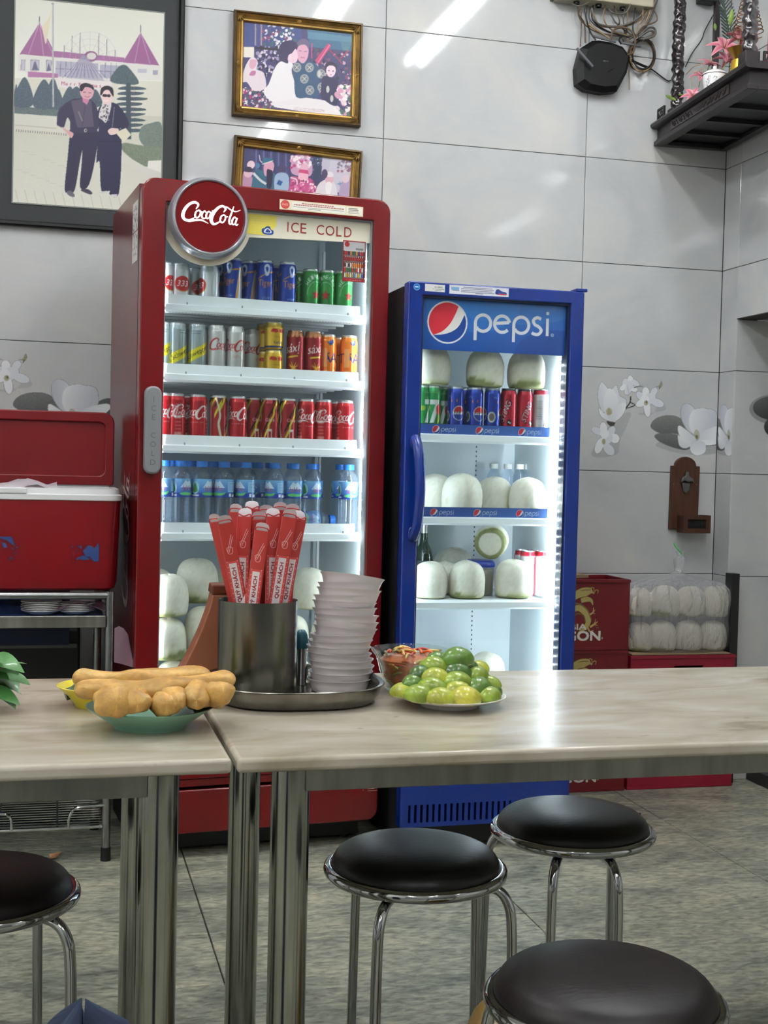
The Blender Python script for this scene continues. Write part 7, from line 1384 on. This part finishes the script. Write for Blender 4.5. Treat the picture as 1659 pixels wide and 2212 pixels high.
for k in range(9):
    x = -0.010+k*0.009; b.tube([(x, -0.067, 0.018), (x+0.006, -0.067, 0.054)], 0.0008, 4); b.tube([(x+0.006, -0.067, 0.018), (x, -0.067, 0.054)], 0.0008, 4)
stuff(b.build('mesh_screen', CHROME, oe, smooth=0))
OPM = mat('opener_metal', (120, 120, 116), 0.35, metal=0.9)
MB().prism([(-0.026, 0.196), (-0.022, 0.216), (-0.008, 0.222), (-0.006, 0.240), (0.006, 0.240), (0.008, 0.222), (0.024, 0.214), (0.032, 0.194), (0.020, 0.202), (0.004, 0.198), (-0.012, 0.204)], -0.034, -0.018).build('opener_hood', OPM, oe, smooth=0, bevel=0.003)
MB().prism([(-0.018, 0.196), (0.018, 0.196), (0.014, 0.166), (0.0, 0.154), (-0.012, 0.164)], -0.024, -0.017).build('opener_lip', OPM, oe, smooth=0, bevel=0.002)
for x in (-0.05, 0.048): MB().lathe([(0, 0.001), (0.0025, 0.001), (0.0028, 0)], 8).build('screw', OPM, oe, loc=(x, -0.0165, 0.19), rot=(math.radians(90), 0, 0))

# ---------------------------------------------------------------- beer crates
CRD = mat('crate_dark_red', (108, 14, 24), 0.4, var=0.12, scale=5); CRB = mat('crate_red', (140, 18, 44), 0.38, var=0.1, scale=5)
def crate(x0, x1, y0, y1, z0, h, m, lab, slot=None, art=None):
    cx, cy = (x0+x1)/2, (y0+y1)/2; e = empty('beer_crate', (cx, cy, z0), 0, lab, 'crate', 'beer crates'); w, d, t = (x1-x0)/2, (y1-y0)/2, 0.008
    b = MB(); b.box(-w, -w+t, -d, d, 0, h); b.box(w-t, w, -d, d, 0, h); b.box(-w+t, w-t, d-t, d, 0, h); b.box(-w+t, w-t, -d+t, d-t, 0, 0.012)
    if slot:
        a, c_, s0, s1 = slot; b.box(-w+t, a-cx, -d, -d+t, 0, h); b.box(c_-cx, w-t, -d, -d+t, 0, h); b.box(a-cx, c_-cx, -d, -d+t, 0, s0); b.box(a-cx, c_-cx, -d, -d+t, s1, h)
    else: b.box(-w+t, w-t, -d, -d+t, 0, h)
    b.build('shell', m, e, smooth=0)
    MB().ring(rrect(-w-0.003, w+0.003, -d-0.003, d+0.003, 0.006, 3), rrect(-w+t, w-t, -d+t, d-t, 0.002, 3), 0, 0.012).build('rim', m, e, smooth=0, loc=(0, 0, h-0.0005), rot=(math.radians(90), 0, 0)) if False else MB().box(-w-0.002, w+0.002, -d-0.003, -d, h-0.012, h-0.001).build('rim', m, e, smooth=0, bevel=0.001)
    MB().box(-w-0.002, w+0.002, -d-0.0025, -d, 0.002, 0.012).build('base_lip', m, e, smooth=0, bevel=0.001)
    MB().box(-w+t, w-t, -d+t, d-t, h*0.55, h*0.56).build('divider', mat('crate_inside', (40, 14, 18), 0.7), e, smooth=0)
    if art is not None: sheet('crate_print', art, 2, lambda X, Y: np.stack([X-cx, np.full_like(X, -d-0.0006), Y], 1), DECAL, e, cull=True, smooth=False)
    return e
ca = Canvas(-0.28, 0.13, 0.02, 0.25, 820, 460, (200, 180, 110), 0.0); GD = (176, 160, 98); z5 = lambda x, y: (on_plane(1230+x/3.161, 760+y/3.161, 1, -0.213)[0], on_plane(1230+x/3.161, 760+y/3.161, 1, -0.213)[2]-0.531)
def dr(pts, w_, col=GD): ca.stroke([z5(*p) for p in pts], [q*0.00056 for q in w_], col, sm=5)
dr([(60, 1950-30), (110, 1880), (130, 1830), (100, 1770), (50, 1750), (0, 1790), (-30, 1850)], [10, 30, 40, 44, 40, 30, 10]); dr([(20, 1690), (60, 1660), (110, 1650), (150, 1640), (166, 1650)], [30, 46, 40, 20, 6]); dr([(80, 1700), (120, 1690), (150, 1700), (160, 1730)], [30, 36, 22, 6]); dr([(40, 1640), (90, 1620), (140, 1618), (155, 1630)], [8, 16, 14, 6]); dr([(150, 1640), (150, 1612), (168, 1616), (166, 1634)], [5, 5, 5, 4]); dr([(165, 1655), (178, 1630), (196, 1630), (192, 1652)], [5, 6, 6, 4])
dr([(130, 1800), (160, 1780), (165, 1745)], [14, 10, 5]); dr([(160, 1780), (178, 1760)], [8, 3]); dr([(160, 1782), (176, 1790)], [8, 3]); dr([(140, 1880), (170, 1860), (195, 1840)], [16, 14, 4]); dr([(170, 1860), (180, 1822)], [8, 3]); dr([(170, 1862), (196, 1870)], [8, 3]); dr([(120, 1870), (140, 1910), (165, 1900)], [14, 12, 4]); dr([(0, 1730), (60, 1720), (120, 1760), (150, 1830)], [6, 10, 10, 6], (128, 112, 62)); dr([(10, 1830), (50, 1790), (95, 1800), (110, 1850)], [6, 9, 9, 6], (118, 100, 56))
x, z = z5(62, 1878); ca.bold('BIA', x, z, 0.021, (214, 210, 196), 0.0011, w=0.064); x, z = z5(213, 1938); ca.bold('SAIGON', x-0.112, z, 0.034, (222, 220, 214), 0.0016, w=0.220); x2, zz = z5(223, 1962); ca.ell(x2, zz+0.004, 0.004, 0.004, (170, 150, 150)); ca.text('1875', z5(190, 1885)[0], z5(190, 1885)[1], 0.005, (190, 170, 140))
for k, lab in enumerate(('lowest dark red beer crate in the stack beside the blue cooler', 'middle dark red beer crate in the stack beside the blue cooler', 'topmost dark red beer crate with gold dragon beside the blue cooler')):
    crate(-0.300, 0.139, -0.212, -0.004, k*0.2655, 0.2650, CRD, lab, None, ca)
crate(0.152, 0.588, -0.211, -0.004, 0.0, 0.2535, CRB, 'bright red beer crate at floor level by the wall corner'); crate(0.152, 0.588, -0.211, -0.004, 0.254, 0.2535, CRB, 'bright red beer crate carrying the bag of coconuts', (0.330, 0.452, 0.182, 0.214))
o = MB().box(-0.06, 0.04, -0.04, 0.04, 0, 0.012).build('cardboard_scrap', mat('cardboard', (150, 128, 98), 0.8), None, smooth=0, loc=(-0.05, -0.12, 0.7965), rot=(0, 0, 0.2)); tag(o, 'small tan cardboard scrap on the dark red crate stack', 'cardboard')
MB().box(0.28, 0.58, -0.190, -0.02, 0.0, 0.001)
# bag of coconuts
G = 'coconuts in the plastic bag'; bz = 0.5085
o = MB().box(-0.205, 0.205, -0.085, 0.085, 0, 0.004).build('cardboard_sheet', mat('cardboard', (150, 128, 98), 0.8), None, smooth=0, loc=(0.370, -0.108, bz-0.0006)); tag(o, 'cardboard sheet on the bright red crate under the coconut bag', 'cardboard')
bz += 0.004
for k, (x, z, m, s, ps) in enumerate([(0.232, 0.0, 4, 0.84, 'lower left'), (0.330, 0.0, 0, 0.88, 'lower centre left'), (0.440, 0.0, 5, 0.88, 'lower centre right'), (0.548, 0.0, 1, 0.86, 'lower right'), (0.225, 0.132, 1, 0.84, 'upper left'), (0.335, 0.130, 3, 0.92, 'upper centre left, green at base'), (0.445, 0.130, 2, 0.90, 'upper centre right'), (0.555, 0.130, 5, 0.90, 'upper right')]):
    coconut(m, (x, -0.105, bz+0.002+z), 'white coconut inside the clear bag, '+ps, G, s, k*1.1)
def bag_mat():
    m = glass_mat('clear_bag', (250, 250, 251), 0.5, 0.12, 0.22, (226, 226, 232)); N = m.node_tree.nodes; L = m.node_tree.links
    tc = N.new('ShaderNodeTexCoord'); mp = N.new('ShaderNodeMapping'); mp.inputs['Rotation'].default_value = (0, 0.5, 0); mp.inputs['Scale'].default_value = (1, 1, 0.3); n = N.new('ShaderNodeTexNoise'); n.inputs['Scale'].default_value = 22; n.inputs['Detail'].default_value = 4; n.inputs['Distortion'].default_value = 1.5
    bp = N.new('ShaderNodeBump'); bp.inputs['Strength'].default_value = 1.0; bp.inputs['Distance'].default_value = 0.05; L.new(tc.outputs['Object'], mp.inputs[0]); L.new(mp.outputs[0], n.inputs['Vector']); L.new(n.outputs['Fac'], bp.inputs['Height'])
    for q in N:
        if q.type in ('BSDF_GLOSSY', 'LAYER_WEIGHT'): L.new(bp.outputs[0], q.inputs['Normal'])
    return m
BGM = bag_mat(); bg = empty('plastic_bag', (0.395, -0.105, bz), 0, 'knotted clear plastic bag of coconuts on the red crate', 'plastic bag')
n = 104; rings = []; rs = np.random.RandomState(2)
for (a, b_, z, sh) in ((0.02, 0.02, 0.001, 0), (0.195, 0.075, 0.001, 0), (0.210, 0.090, 0.02, 0), (0.214, 0.092, 0.08, 0), (0.208, 0.088, 0.122, 0), (0.216, 0.092, 0.16, 0), (0.222, 0.094, 0.20, 0), (0.212, 0.090, 0.235, 0), (0.180, 0.080, 0.258, 0), (0.130, 0.060, 0.272, 0), (0.070, 0.035, 0.284, -0.004), (0.030, 0.018, 0.295, -0.006), (0.013, 0.010, 0.306, -0.006), (0.018, 0.013, 0.325, -0.004), (0.024, 0.016, 0.352, 0.0), (0.014, 0.010, 0.362, 0.001), (0.011, 0.009, 0.372, 0.001), (0.020, 0.014, 0.385, 0.002)):
    am = 0.012+(0.075 if 0.24 < z < 0.30 else (0.03 if z >= 0.19 else 0)); rings.append(([(p[0]*(1+am*math.sin(13*i/n*6.283+z*14)+0.01*rs.normal())+sh, p[1]*(1+am*math.sin(13*i/n*6.283+z*14)+0.02*math.sin(7*i/n*6.283+z*60))) for i, p in enumerate(oval(a, b_, n, 2.6))], z))
loft(rings).build('film', BGM, bg, smooth=80)
MB().tube([(0.011*math.cos(t)-0.006, 0.009*math.sin(t), 0.307+0.002*math.sin(2*t)) for t in np.linspace(0, 6.28, 16, endpoint=False)], 0.003, 6, True).build('knot', mat('bag_knot', (214, 216, 220), 0.4), bg)
b = MB(); P = spline([(0.002, -0.012, 0.372), (-0.012, -0.016, 0.388), (-0.026, -0.014, 0.402), (-0.034, -0.012, 0.418)], 4); b.tube(P, [0.002]+[0.0038]*(len(P)-2)+[0.001], 6); b.build('green_tie', mat('green_tie', (104, 196, 122), 0.4), bg)
# black corner guard and dark plinth by the recess
o = MB(); o.box(0.560, 0.594, -0.165, -0.1215, 0, 0.815); o = MB().prism([(0.584, -0.172), (0.617, -0.172), (0.617, -0.1225), (0.584, -0.1225)], 0.0005, 0.815, ax='z').build('corner_guard', mat('guard_black', (26, 26, 27), 0.45), None, smooth=0); tag(o, 'black corner guard on the wall edge behind the coconut bag', 'corner guard')
o = MB().box(0.70, 1.60, -1.25, -0.125, 0.0005, 0.05).build('floor_plinth', mat('plinth_black', (30, 30, 32), 0.5), None, smooth=0, bevel=0.004); tag(o, 'dark low plinth on the floor in the recess at right', 'plinth')

# ---------------------------------------------------------------- carved wooden altar shelf
AW = mat('altar_wood', (32, 25, 27), 0.42, coat=0.08, spec=0.35, var=0.3, scale=16, bump=0.15, bscale=40); AWD = mat('altar_wood_dark', (9, 8, 9), 0.5)
al = empty('altar_shelf', (0.289, -0.004, 2.462), math.radians(-3.85), 'dark carved wooden altar shelf in the upper right corner', 'altar shelf'); AL = 0.78; AWt = 0.292
b = MB(); F = 0.030
b.prism([(-0.012, 0.0), (0.030, 0.0), (0.030, 0.018), (0.004, 0.018)], 0.0, -AL-0.012, ax='y') if False else None
b.box(-0.010, F, -AL-0.010, 0, 0.0, 0.018); b.box(AWt-F, AWt, -AL-0.010, 0, 0.0, 0.018); b.box(F, AWt-F, -AL-0.010, -AL+F, 0.0, 0.018); b.box(F, AWt-F, -F, 0, 0.0, 0.018); b.build('bottom_frame', AW, al, smooth=0, bevel=0.003)
for y in (-0.18, -0.36, -0.54): MB().box(F, AWt-F, y-0.012, y+0.012, 0.006, 0.020).build('cross_bar', AW, al, smooth=0)
MB().box(0.0, AWt, -AL, 0, 0.020, 0.026).build('underside', AWD, al, smooth=0)
MB().box(0.004, 0.016, -AL+0.004, -0.001, 0.026, 0.066).build('side_panel', AW, al, smooth=0); MB().box(0.016, AWt, -AL+0.004, -AL+0.016, 0.026, 0.066).build('front_panel', AW, al, smooth=0)
MB().box(-0.0005, 0.004, -0.63, -0.14, 0.028, 0.062).build('carved_panel', mat('altar_carving', (46, 32, 33), 0.4, coat=0.2, var=0.3, scale=20), al, smooth=0, bevel=0.001)
b = MB()
for s in (-1, 1):
    for k in range(3):
        yc = -0.385+s*(0.075+k*0.062); b.tube(spline([(-0.0015, yc-0.026*s, 0.034), (-0.0015, yc-0.008*s, 0.052), (-0.0015, yc+0.012*s, 0.048), (-0.0015, yc+0.008*s, 0.038), (-0.0015, yc-0.004*s, 0.042)], 4), 0.0018, 5); b.tube(spline([(-0.0015, yc+0.004*s, 0.034), (-0.0015, yc+0.022*s, 0.040), (-0.0015, yc+0.030*s, 0.056)], 4), 0.0016, 5)
stuff(b.build('carved_scrolls', AW, al, smooth=60))
MB().prism([(-0.430, 0.046), (-0.415, 0.036), (-0.385, 0.034), (-0.355, 0.040), (-0.340, 0.056), (-0.360, 0.050), (-0.390, 0.050), (-0.415, 0.054)], -0.0015, 0.0, ax='x').build('cloud_cutout', AWD, al, smooth=0)
MB().prism([(-0.026, 0.078), (-0.022, 0.070), (-0.012, 0.066), (AWt, 0.066), (AWt, 0.090), (-0.012, 0.090), (-0.022, 0.086)], -AL-0.022, 0.0).build('top_slab', AW, al, smooth=40)
def carved_post(x, y, z0, h, r):
    n, sg = int(h/0.004), 36; vs = []
    for i in range(n+1):
        z = h*i/n
        for j in range(sg):
            a = 2*math.pi*j/sg; q = 1+0.13*math.tanh(3*math.sin(2*a+z*62)*math.sin(a-z*85))+0.06*math.sin(5*a-z*150)*math.sin(z*70)+0.05*math.sin(3*a+z*210)+(0.06 if math.sin(z*26) > 0.88 else 0); vs.append((x+r*q*math.cos(a), y+r*q*math.sin(a), z0+z))
    fs = [(i*sg+j, i*sg+(j+1) % sg, (i+1)*sg+(j+1) % sg, (i+1)*sg+j) for i in range(n) for j in range(sg)]
    return MB().add(vs, fs).build('carved_post', mat('altar_gloss', (34, 27, 30), 0.24, coat=0.5, var=0.3, scale=20), al, smooth=70)
carved_post(0.038, -0.100, 0.120, 0.70, 0.0215); carved_post(0.036, -0.700, 0.145, 0.70, 0.0235)
MB().box(0.012, 0.064, -0.128, -0.072, 0.0905, 0.122).build('post_base', AW, al, smooth=0, bevel=0.003); MB().box(0.010, 0.064, -0.728, -0.672, 0.0905, 0.147).build('post_base', AW, al, smooth=0, bevel=0.003)
def rail(pts0, pts1):
    (xa, ya), (xb, yb) = pts0, pts1; d = Vector((xb-xa, yb-ya, 0)); L = d.length; b = MB(); b.box(0, L, -0.004, 0.004, 0.0, 0.006); b.box(0, L, -0.004, 0.004, 0.044, 0.051); b.box(0, 0.008, -0.004, 0.004, 0.006, 0.044); b.box(L-0.008, L, -0.004, 0.004, 0.006, 0.044); m_ = max(1, int(L/0.055))
    for k in range(m_): c0 = (k+0.5)*L/m_; b.tube(spline([(c0-0.020, 0, 0.010), (c0-0.010, 0, 0.034), (c0+0.004, 0, 0.036), (c0+0.004, 0, 0.020), (c0-0.006, 0, 0.022)], 4), 0.0032, 6); b.tube(spline([(c0+0.006, 0, 0.012), (c0+0.016, 0, 0.022), (c0+0.020, 0, 0.040)], 4), 0.0032, 6)
    o = b.build('fret_rail', AW, al, smooth=40, loc=(xa, ya, 0.0905), rot=(0, 0, math.atan2(yb-ya, xb-xa))); stuff(o)
rail((0.004, -0.066), (0.004, -0.002)); rail((0.066, -0.745), (AWt-0.002, -0.745))
MB().box(0.215, 0.235, -0.030, -0.010, 0.0905, 0.80).build('back_post', AW, al, smooth=0)
# offerings on the altar
AZ = 2.5527
def A(x, y, z=0.0):
    t = math.radians(-3.85); return (0.289+x*math.cos(t)-y*math.sin(t), -0.004+x*math.sin(t)+y*math.cos(t), AZ+z)
e = empty('lidded_jar', A(0.075, -0.350), 0, 'white porcelain lidded jar on the altar with grey brushwork', 'jar')
jp = mat('jar_porcelain', (236, 236, 236), 0.12, coat=0.6)
MB().lathe([(0.0, 0.0), (0.040, 0.002), (0.046, 0.007), (0.030, 0.010), (0.028, 0.014), (0.034, 0.028), (0.041, 0.055), (0.0435, 0.080), (0.042, 0.086), (0.0, 0.086)], 40).build('body', jp, e, smooth=60)
ld = MB().lathe([(0.045, 0.087), (0.045, 0.090), (0.036, 0.098), (0.018, 0.106), (0.0, 0.108)], 40).build('lid', jp, e, smooth=60); MB().lathe([(0.007, 0.106), (0.008, 0.118), (0.0, 0.122)], 16).build('knob', jp, ld, smooth=60)
c = Canvas(-0.045, 0.03, 0.015, 0.075, 150, 120, (90, 92, 98), 0.0); g = random.Random(4)
for k in range(22): x, y = g.uniform(-0.04, 0.0), g.uniform(0.02, 0.07); c.stroke([(x, y), (x+g.uniform(-0.006, 0.006), y+g.uniform(0.002, 0.008)), (x+g.uniform(-0.008, 0.008), y+0.008)], [0.0003, 0.0014, 0.0004], (96, 98, 104), sm=4)
sheet('brush_print', c, 2, lambda X, Y: np.stack([(np.interp(Y, [0.014, 0.028, 0.055, 0.080], [0.028, 0.034, 0.041, 0.0435])+0.0006)*np.cos(X/0.041-1.9), (np.interp(Y, [0.014, 0.028, 0.055, 0.080], [0.028, 0.034, 0.041, 0.0435])+0.0006)*np.sin(X/0.041-1.9), Y], 1), DECAL, e, cull=True)
PINK = mat('lily_petal', attr=True, rough=0.45); GRN = mat('lily_green', (120, 146, 66), 0.45, var=0.2, scale=40)
def petal_mesh(L, w, curl):
    n, m_ = 10, 5; vs = []; cs = []
    for i in range(n):
        t = i/(n-1); q = w*math.sin(math.pi*(0.08+0.9*t))**0.9; z = L*(0.65*t-curl*t**3); x = L*(0.25*t+0.75*t*t)
        for j in range(m_):
            s = -1+2*j/(m_-1); vs.append((x, q*s, z+0.25*q*s*s)); k = abs(s); cs.append(np.array([186, 84, 108])*(1-k)+np.array([214, 160, 166])*k)
    o = MB().add(vs, [(i*m_+j, (i+1)*m_+j, (i+1)*m_+j+1, i*m_+j+1) for i in range(n-1) for j in range(m_-1)]).build('petal', PINK, None, smooth=80); me = o.data; set_col(me, cs); bpy.data.objects.remove(o); return me
PM = petal_mesh(0.075, 0.016, 0.55)
def lily(loc, rot, s, lab):
    e = empty('lily_flower', loc, 0, lab, 'flower', 'pink lilies'); e.rotation_euler = rot; e.scale = (s*0.8, s*0.8, s*0.8)
    for k in range(6): o = link('petal', PM, e, (0, 0, 0.0015*(k % 2)), (0, 0, k*math.pi/3))
    for k in range(4): a = k*1.57; MB().tube([(0, 0, 0), (0.012*math.cos(a), 0.012*math.sin(a), 0.045)], 0.0009, 5).build('stamen', GRN, e)
    MB().tube(spline([(0, 0, 0.002), (0.0, 0.0, -0.03), (0.01, 0.0, -0.05)], 4), 0.0022, 6).build('stem', GRN, e)
def Zal(x, y, xl): # pixel of the altar crop -> point on the plane at local altar x
    X = 0.289+xl; return tuple(on_plane(1380+x/5.946, y/5.946, 0, X))
lily(Zal(690, 1250, 0.03), (0.6, -0.9, 0.3), 0.8, 'pink lily lowest at the altar edge left of the jar'); lily(Zal(790, 1010, 0.07), (0.2, -0.6, 1.0), 0.85, 'pink lily with upright petals just left of the jar'); lily(Zal(900, 850, 0.10), (0.5, -0.3, 0.6), 0.9, 'pink lily above the jar lid'); lily(Zal(1090, 640, 0.10), (0.7, -0.6, 0.2), 1.15, 'largest pink lily with curled pale petals below the palm frond'); lily(Zal(1290, 500, 0.11), (0.4, 0.3, 2.0), 0.9, 'pink lily under the incense coil'); lily(Zal(1120, 800, 0.09), (0.4, 0.2, 1.4), 0.9, 'pink lily between jar and golden cup')
def bud(p, q, r, lab):
    P = spline([p, tuple((np.array(p)+np.array(q))/2), q], 6); o = MB().tube(P, [r*max(0.15, math.sin(math.pi*(0.08+0.84*i/(len(P)-1)))) for i in range(len(P))], 10).build('lily_bud', GRN, None, smooth=80); tag(o, lab, 'flower bud', 'lily buds')
bud(Zal(345, 1225, 0.012), Zal(470, 1285, 0.012), 0.0075, 'green lily bud poking over the left altar rail'); bud(Zal(440, 1205, 0.03), Zal(600, 1225, 0.03), 0.003, 'thin green leaf tip in front of the first carved post'); bud(Zal(1175, 330, 0.10), Zal(1195, 120, 0.10), 0.010, 'tall yellow-green lily bud left of the incense coil'); bud(Zal(985, 390, 0.12), Zal(975, 300, 0.12), 0.006, 'small green lily bud on the palm frond')
fr = empty('palm_frond', Zal(1180, 560, 0.14), 0, 'dark green cycad palm frond behind the lilies', 'palm frond'); f0 = Vector(Zal(1180, 560, 0.14)); f1 = Vector(Zal(1075, -60, 0.16)); MB().tube([(0, 0, 0), (f1-f0)], 0.003, 6).build('stem', LEAFD, fr)
for k in range(13):
    t = 0.06+k*0.072; p = (f1-f0)*t
    q = Vector(Zal(1000-(k*6) if k < 9 else 1000, 500-k*52-110, 0.14))-f0; v = (q-p); v = v.normalized()*min(v.length, 0.075-0.002*k)
    for s in (1, -1):
        w = Vector((v.x*s, v.y, v.z)) if s == 1 else Vector((0.03, -0.015, 0.045))*(1-0.03*k); pts = [p, p+w*0.5, p+w]; MB().tube(spline(pts, 3), [0.0015]+[0.0034]*5+[0.0006], 5).build('leaflet', mat('frond_green', (44, 62, 58), 0.4, coat=0.3), fr, smooth=80)
ci = Vector(Zal(1405, 250, 0.10)); P = []
for k in range(12*18+1): t = k/(12*18); r = 0.056-0.040*t; a = k*2*math.pi/18; P.append((r*math.cos(a), r*math.sin(a), -0.055+0.16*t))
o = MB().tube(P, 0.0017, 5).build('incense_coil', mat('incense_brown', (128, 88, 52), 0.7), None, smooth=80, loc=ci); tag(o, 'brown conical incense coil hanging over the altar', 'incense coil')
for k, (a, b_, c_) in enumerate((((600, 960), (700, 860), (830, 812)), ((680, 1120), (700, 960), (845, 872)))): o = MB().tube(spline([Zal(*v, 0.05) for v in (a, b_, c_)], 8), 0.0016, 6).build('incense_ash', mat('incense_ash', (196, 170, 136), 0.7), None); tag(o, 'curled pale incense stick beside the jar, %s one' % ('outer', 'inner')[k], 'incense stick', 'curled incense sticks')
GLD = mat('bright_gold', (150, 112, 44), 0.3, metal=0.85); p = Zal(1290, 780, 0.10); e = empty('golden_cup', (p[0], p[1], AZ), 0, 'golden flared offering cup stack beside the carved post', 'cup')
hgt = max(0.05, p[2]-AZ); MB().lathe([(0.0, 0.0), (0.030, 0.0), (0.034, hgt*0.5), (0.028, hgt)], 28).build('lower_cup', mat('gold_yellow', (186, 150, 48), 0.35, metal=0.5), e, smooth=40)
q = MB()
for (r0_, r1_, z0_, z1_) in ((0.018, 0.044, hgt, hgt+0.042),): q.lathe([(0.0, z0_), (r0_, z0_), (r0_*1.3, z0_+0.012), (r1_, z1_), (r1_*0.94, z1_-0.001), (r0_, z0_+0.008)], 28)
q.build('upper_cup', GLD, e, smooth=40)
p = np.array(A(0.20, -0.62)); e = empty('red_gift_box', tuple(p), math.radians(-3.85), 'red box with gold trim at the right image edge on the altar', 'box'); RB = mat('gift_red', (170, 26, 36), 0.4)
MB().box(-0.045, 0.075, -0.030, 0.030, 0.06, 0.22).build('box', RB, e, smooth=0, bevel=0.004); MB().box(-0.045, 0.075, -0.030, 0.030, 0.0, 0.0595).build('base', GLD, e, smooth=0, bevel=0.004); text_obj('B', 0.022, mat('gift_white', (230, 226, 220), 0.5), e, (-0.022, -0.0302, 0.165))
b = MB(); g = random.Random(9)
for k in range(40): b.lathe([(0.0, -0.005), (0.0036, -0.0035), (0.005, 0.0), (0.0036, 0.0035), (0.0, 0.005)], 8, (g.uniform(-0.05, 0.05), -0.036+g.uniform(-0.012, 0.004), 0.055+g.uniform(-0.012, 0.022)))
stuff(b.build('gold_beads', GLD, e, smooth=80))
o = MB().box(-0.035, 0.035, -0.05, 0, 0, 0.10).build('wall_speaker', BLACKP, None, smooth=0, bevel=0.004, loc=tuple(on_plane(1520, 12, 1, -0.002))); tag(o, 'black wall speaker at the top edge beside the carved post', 'speaker')
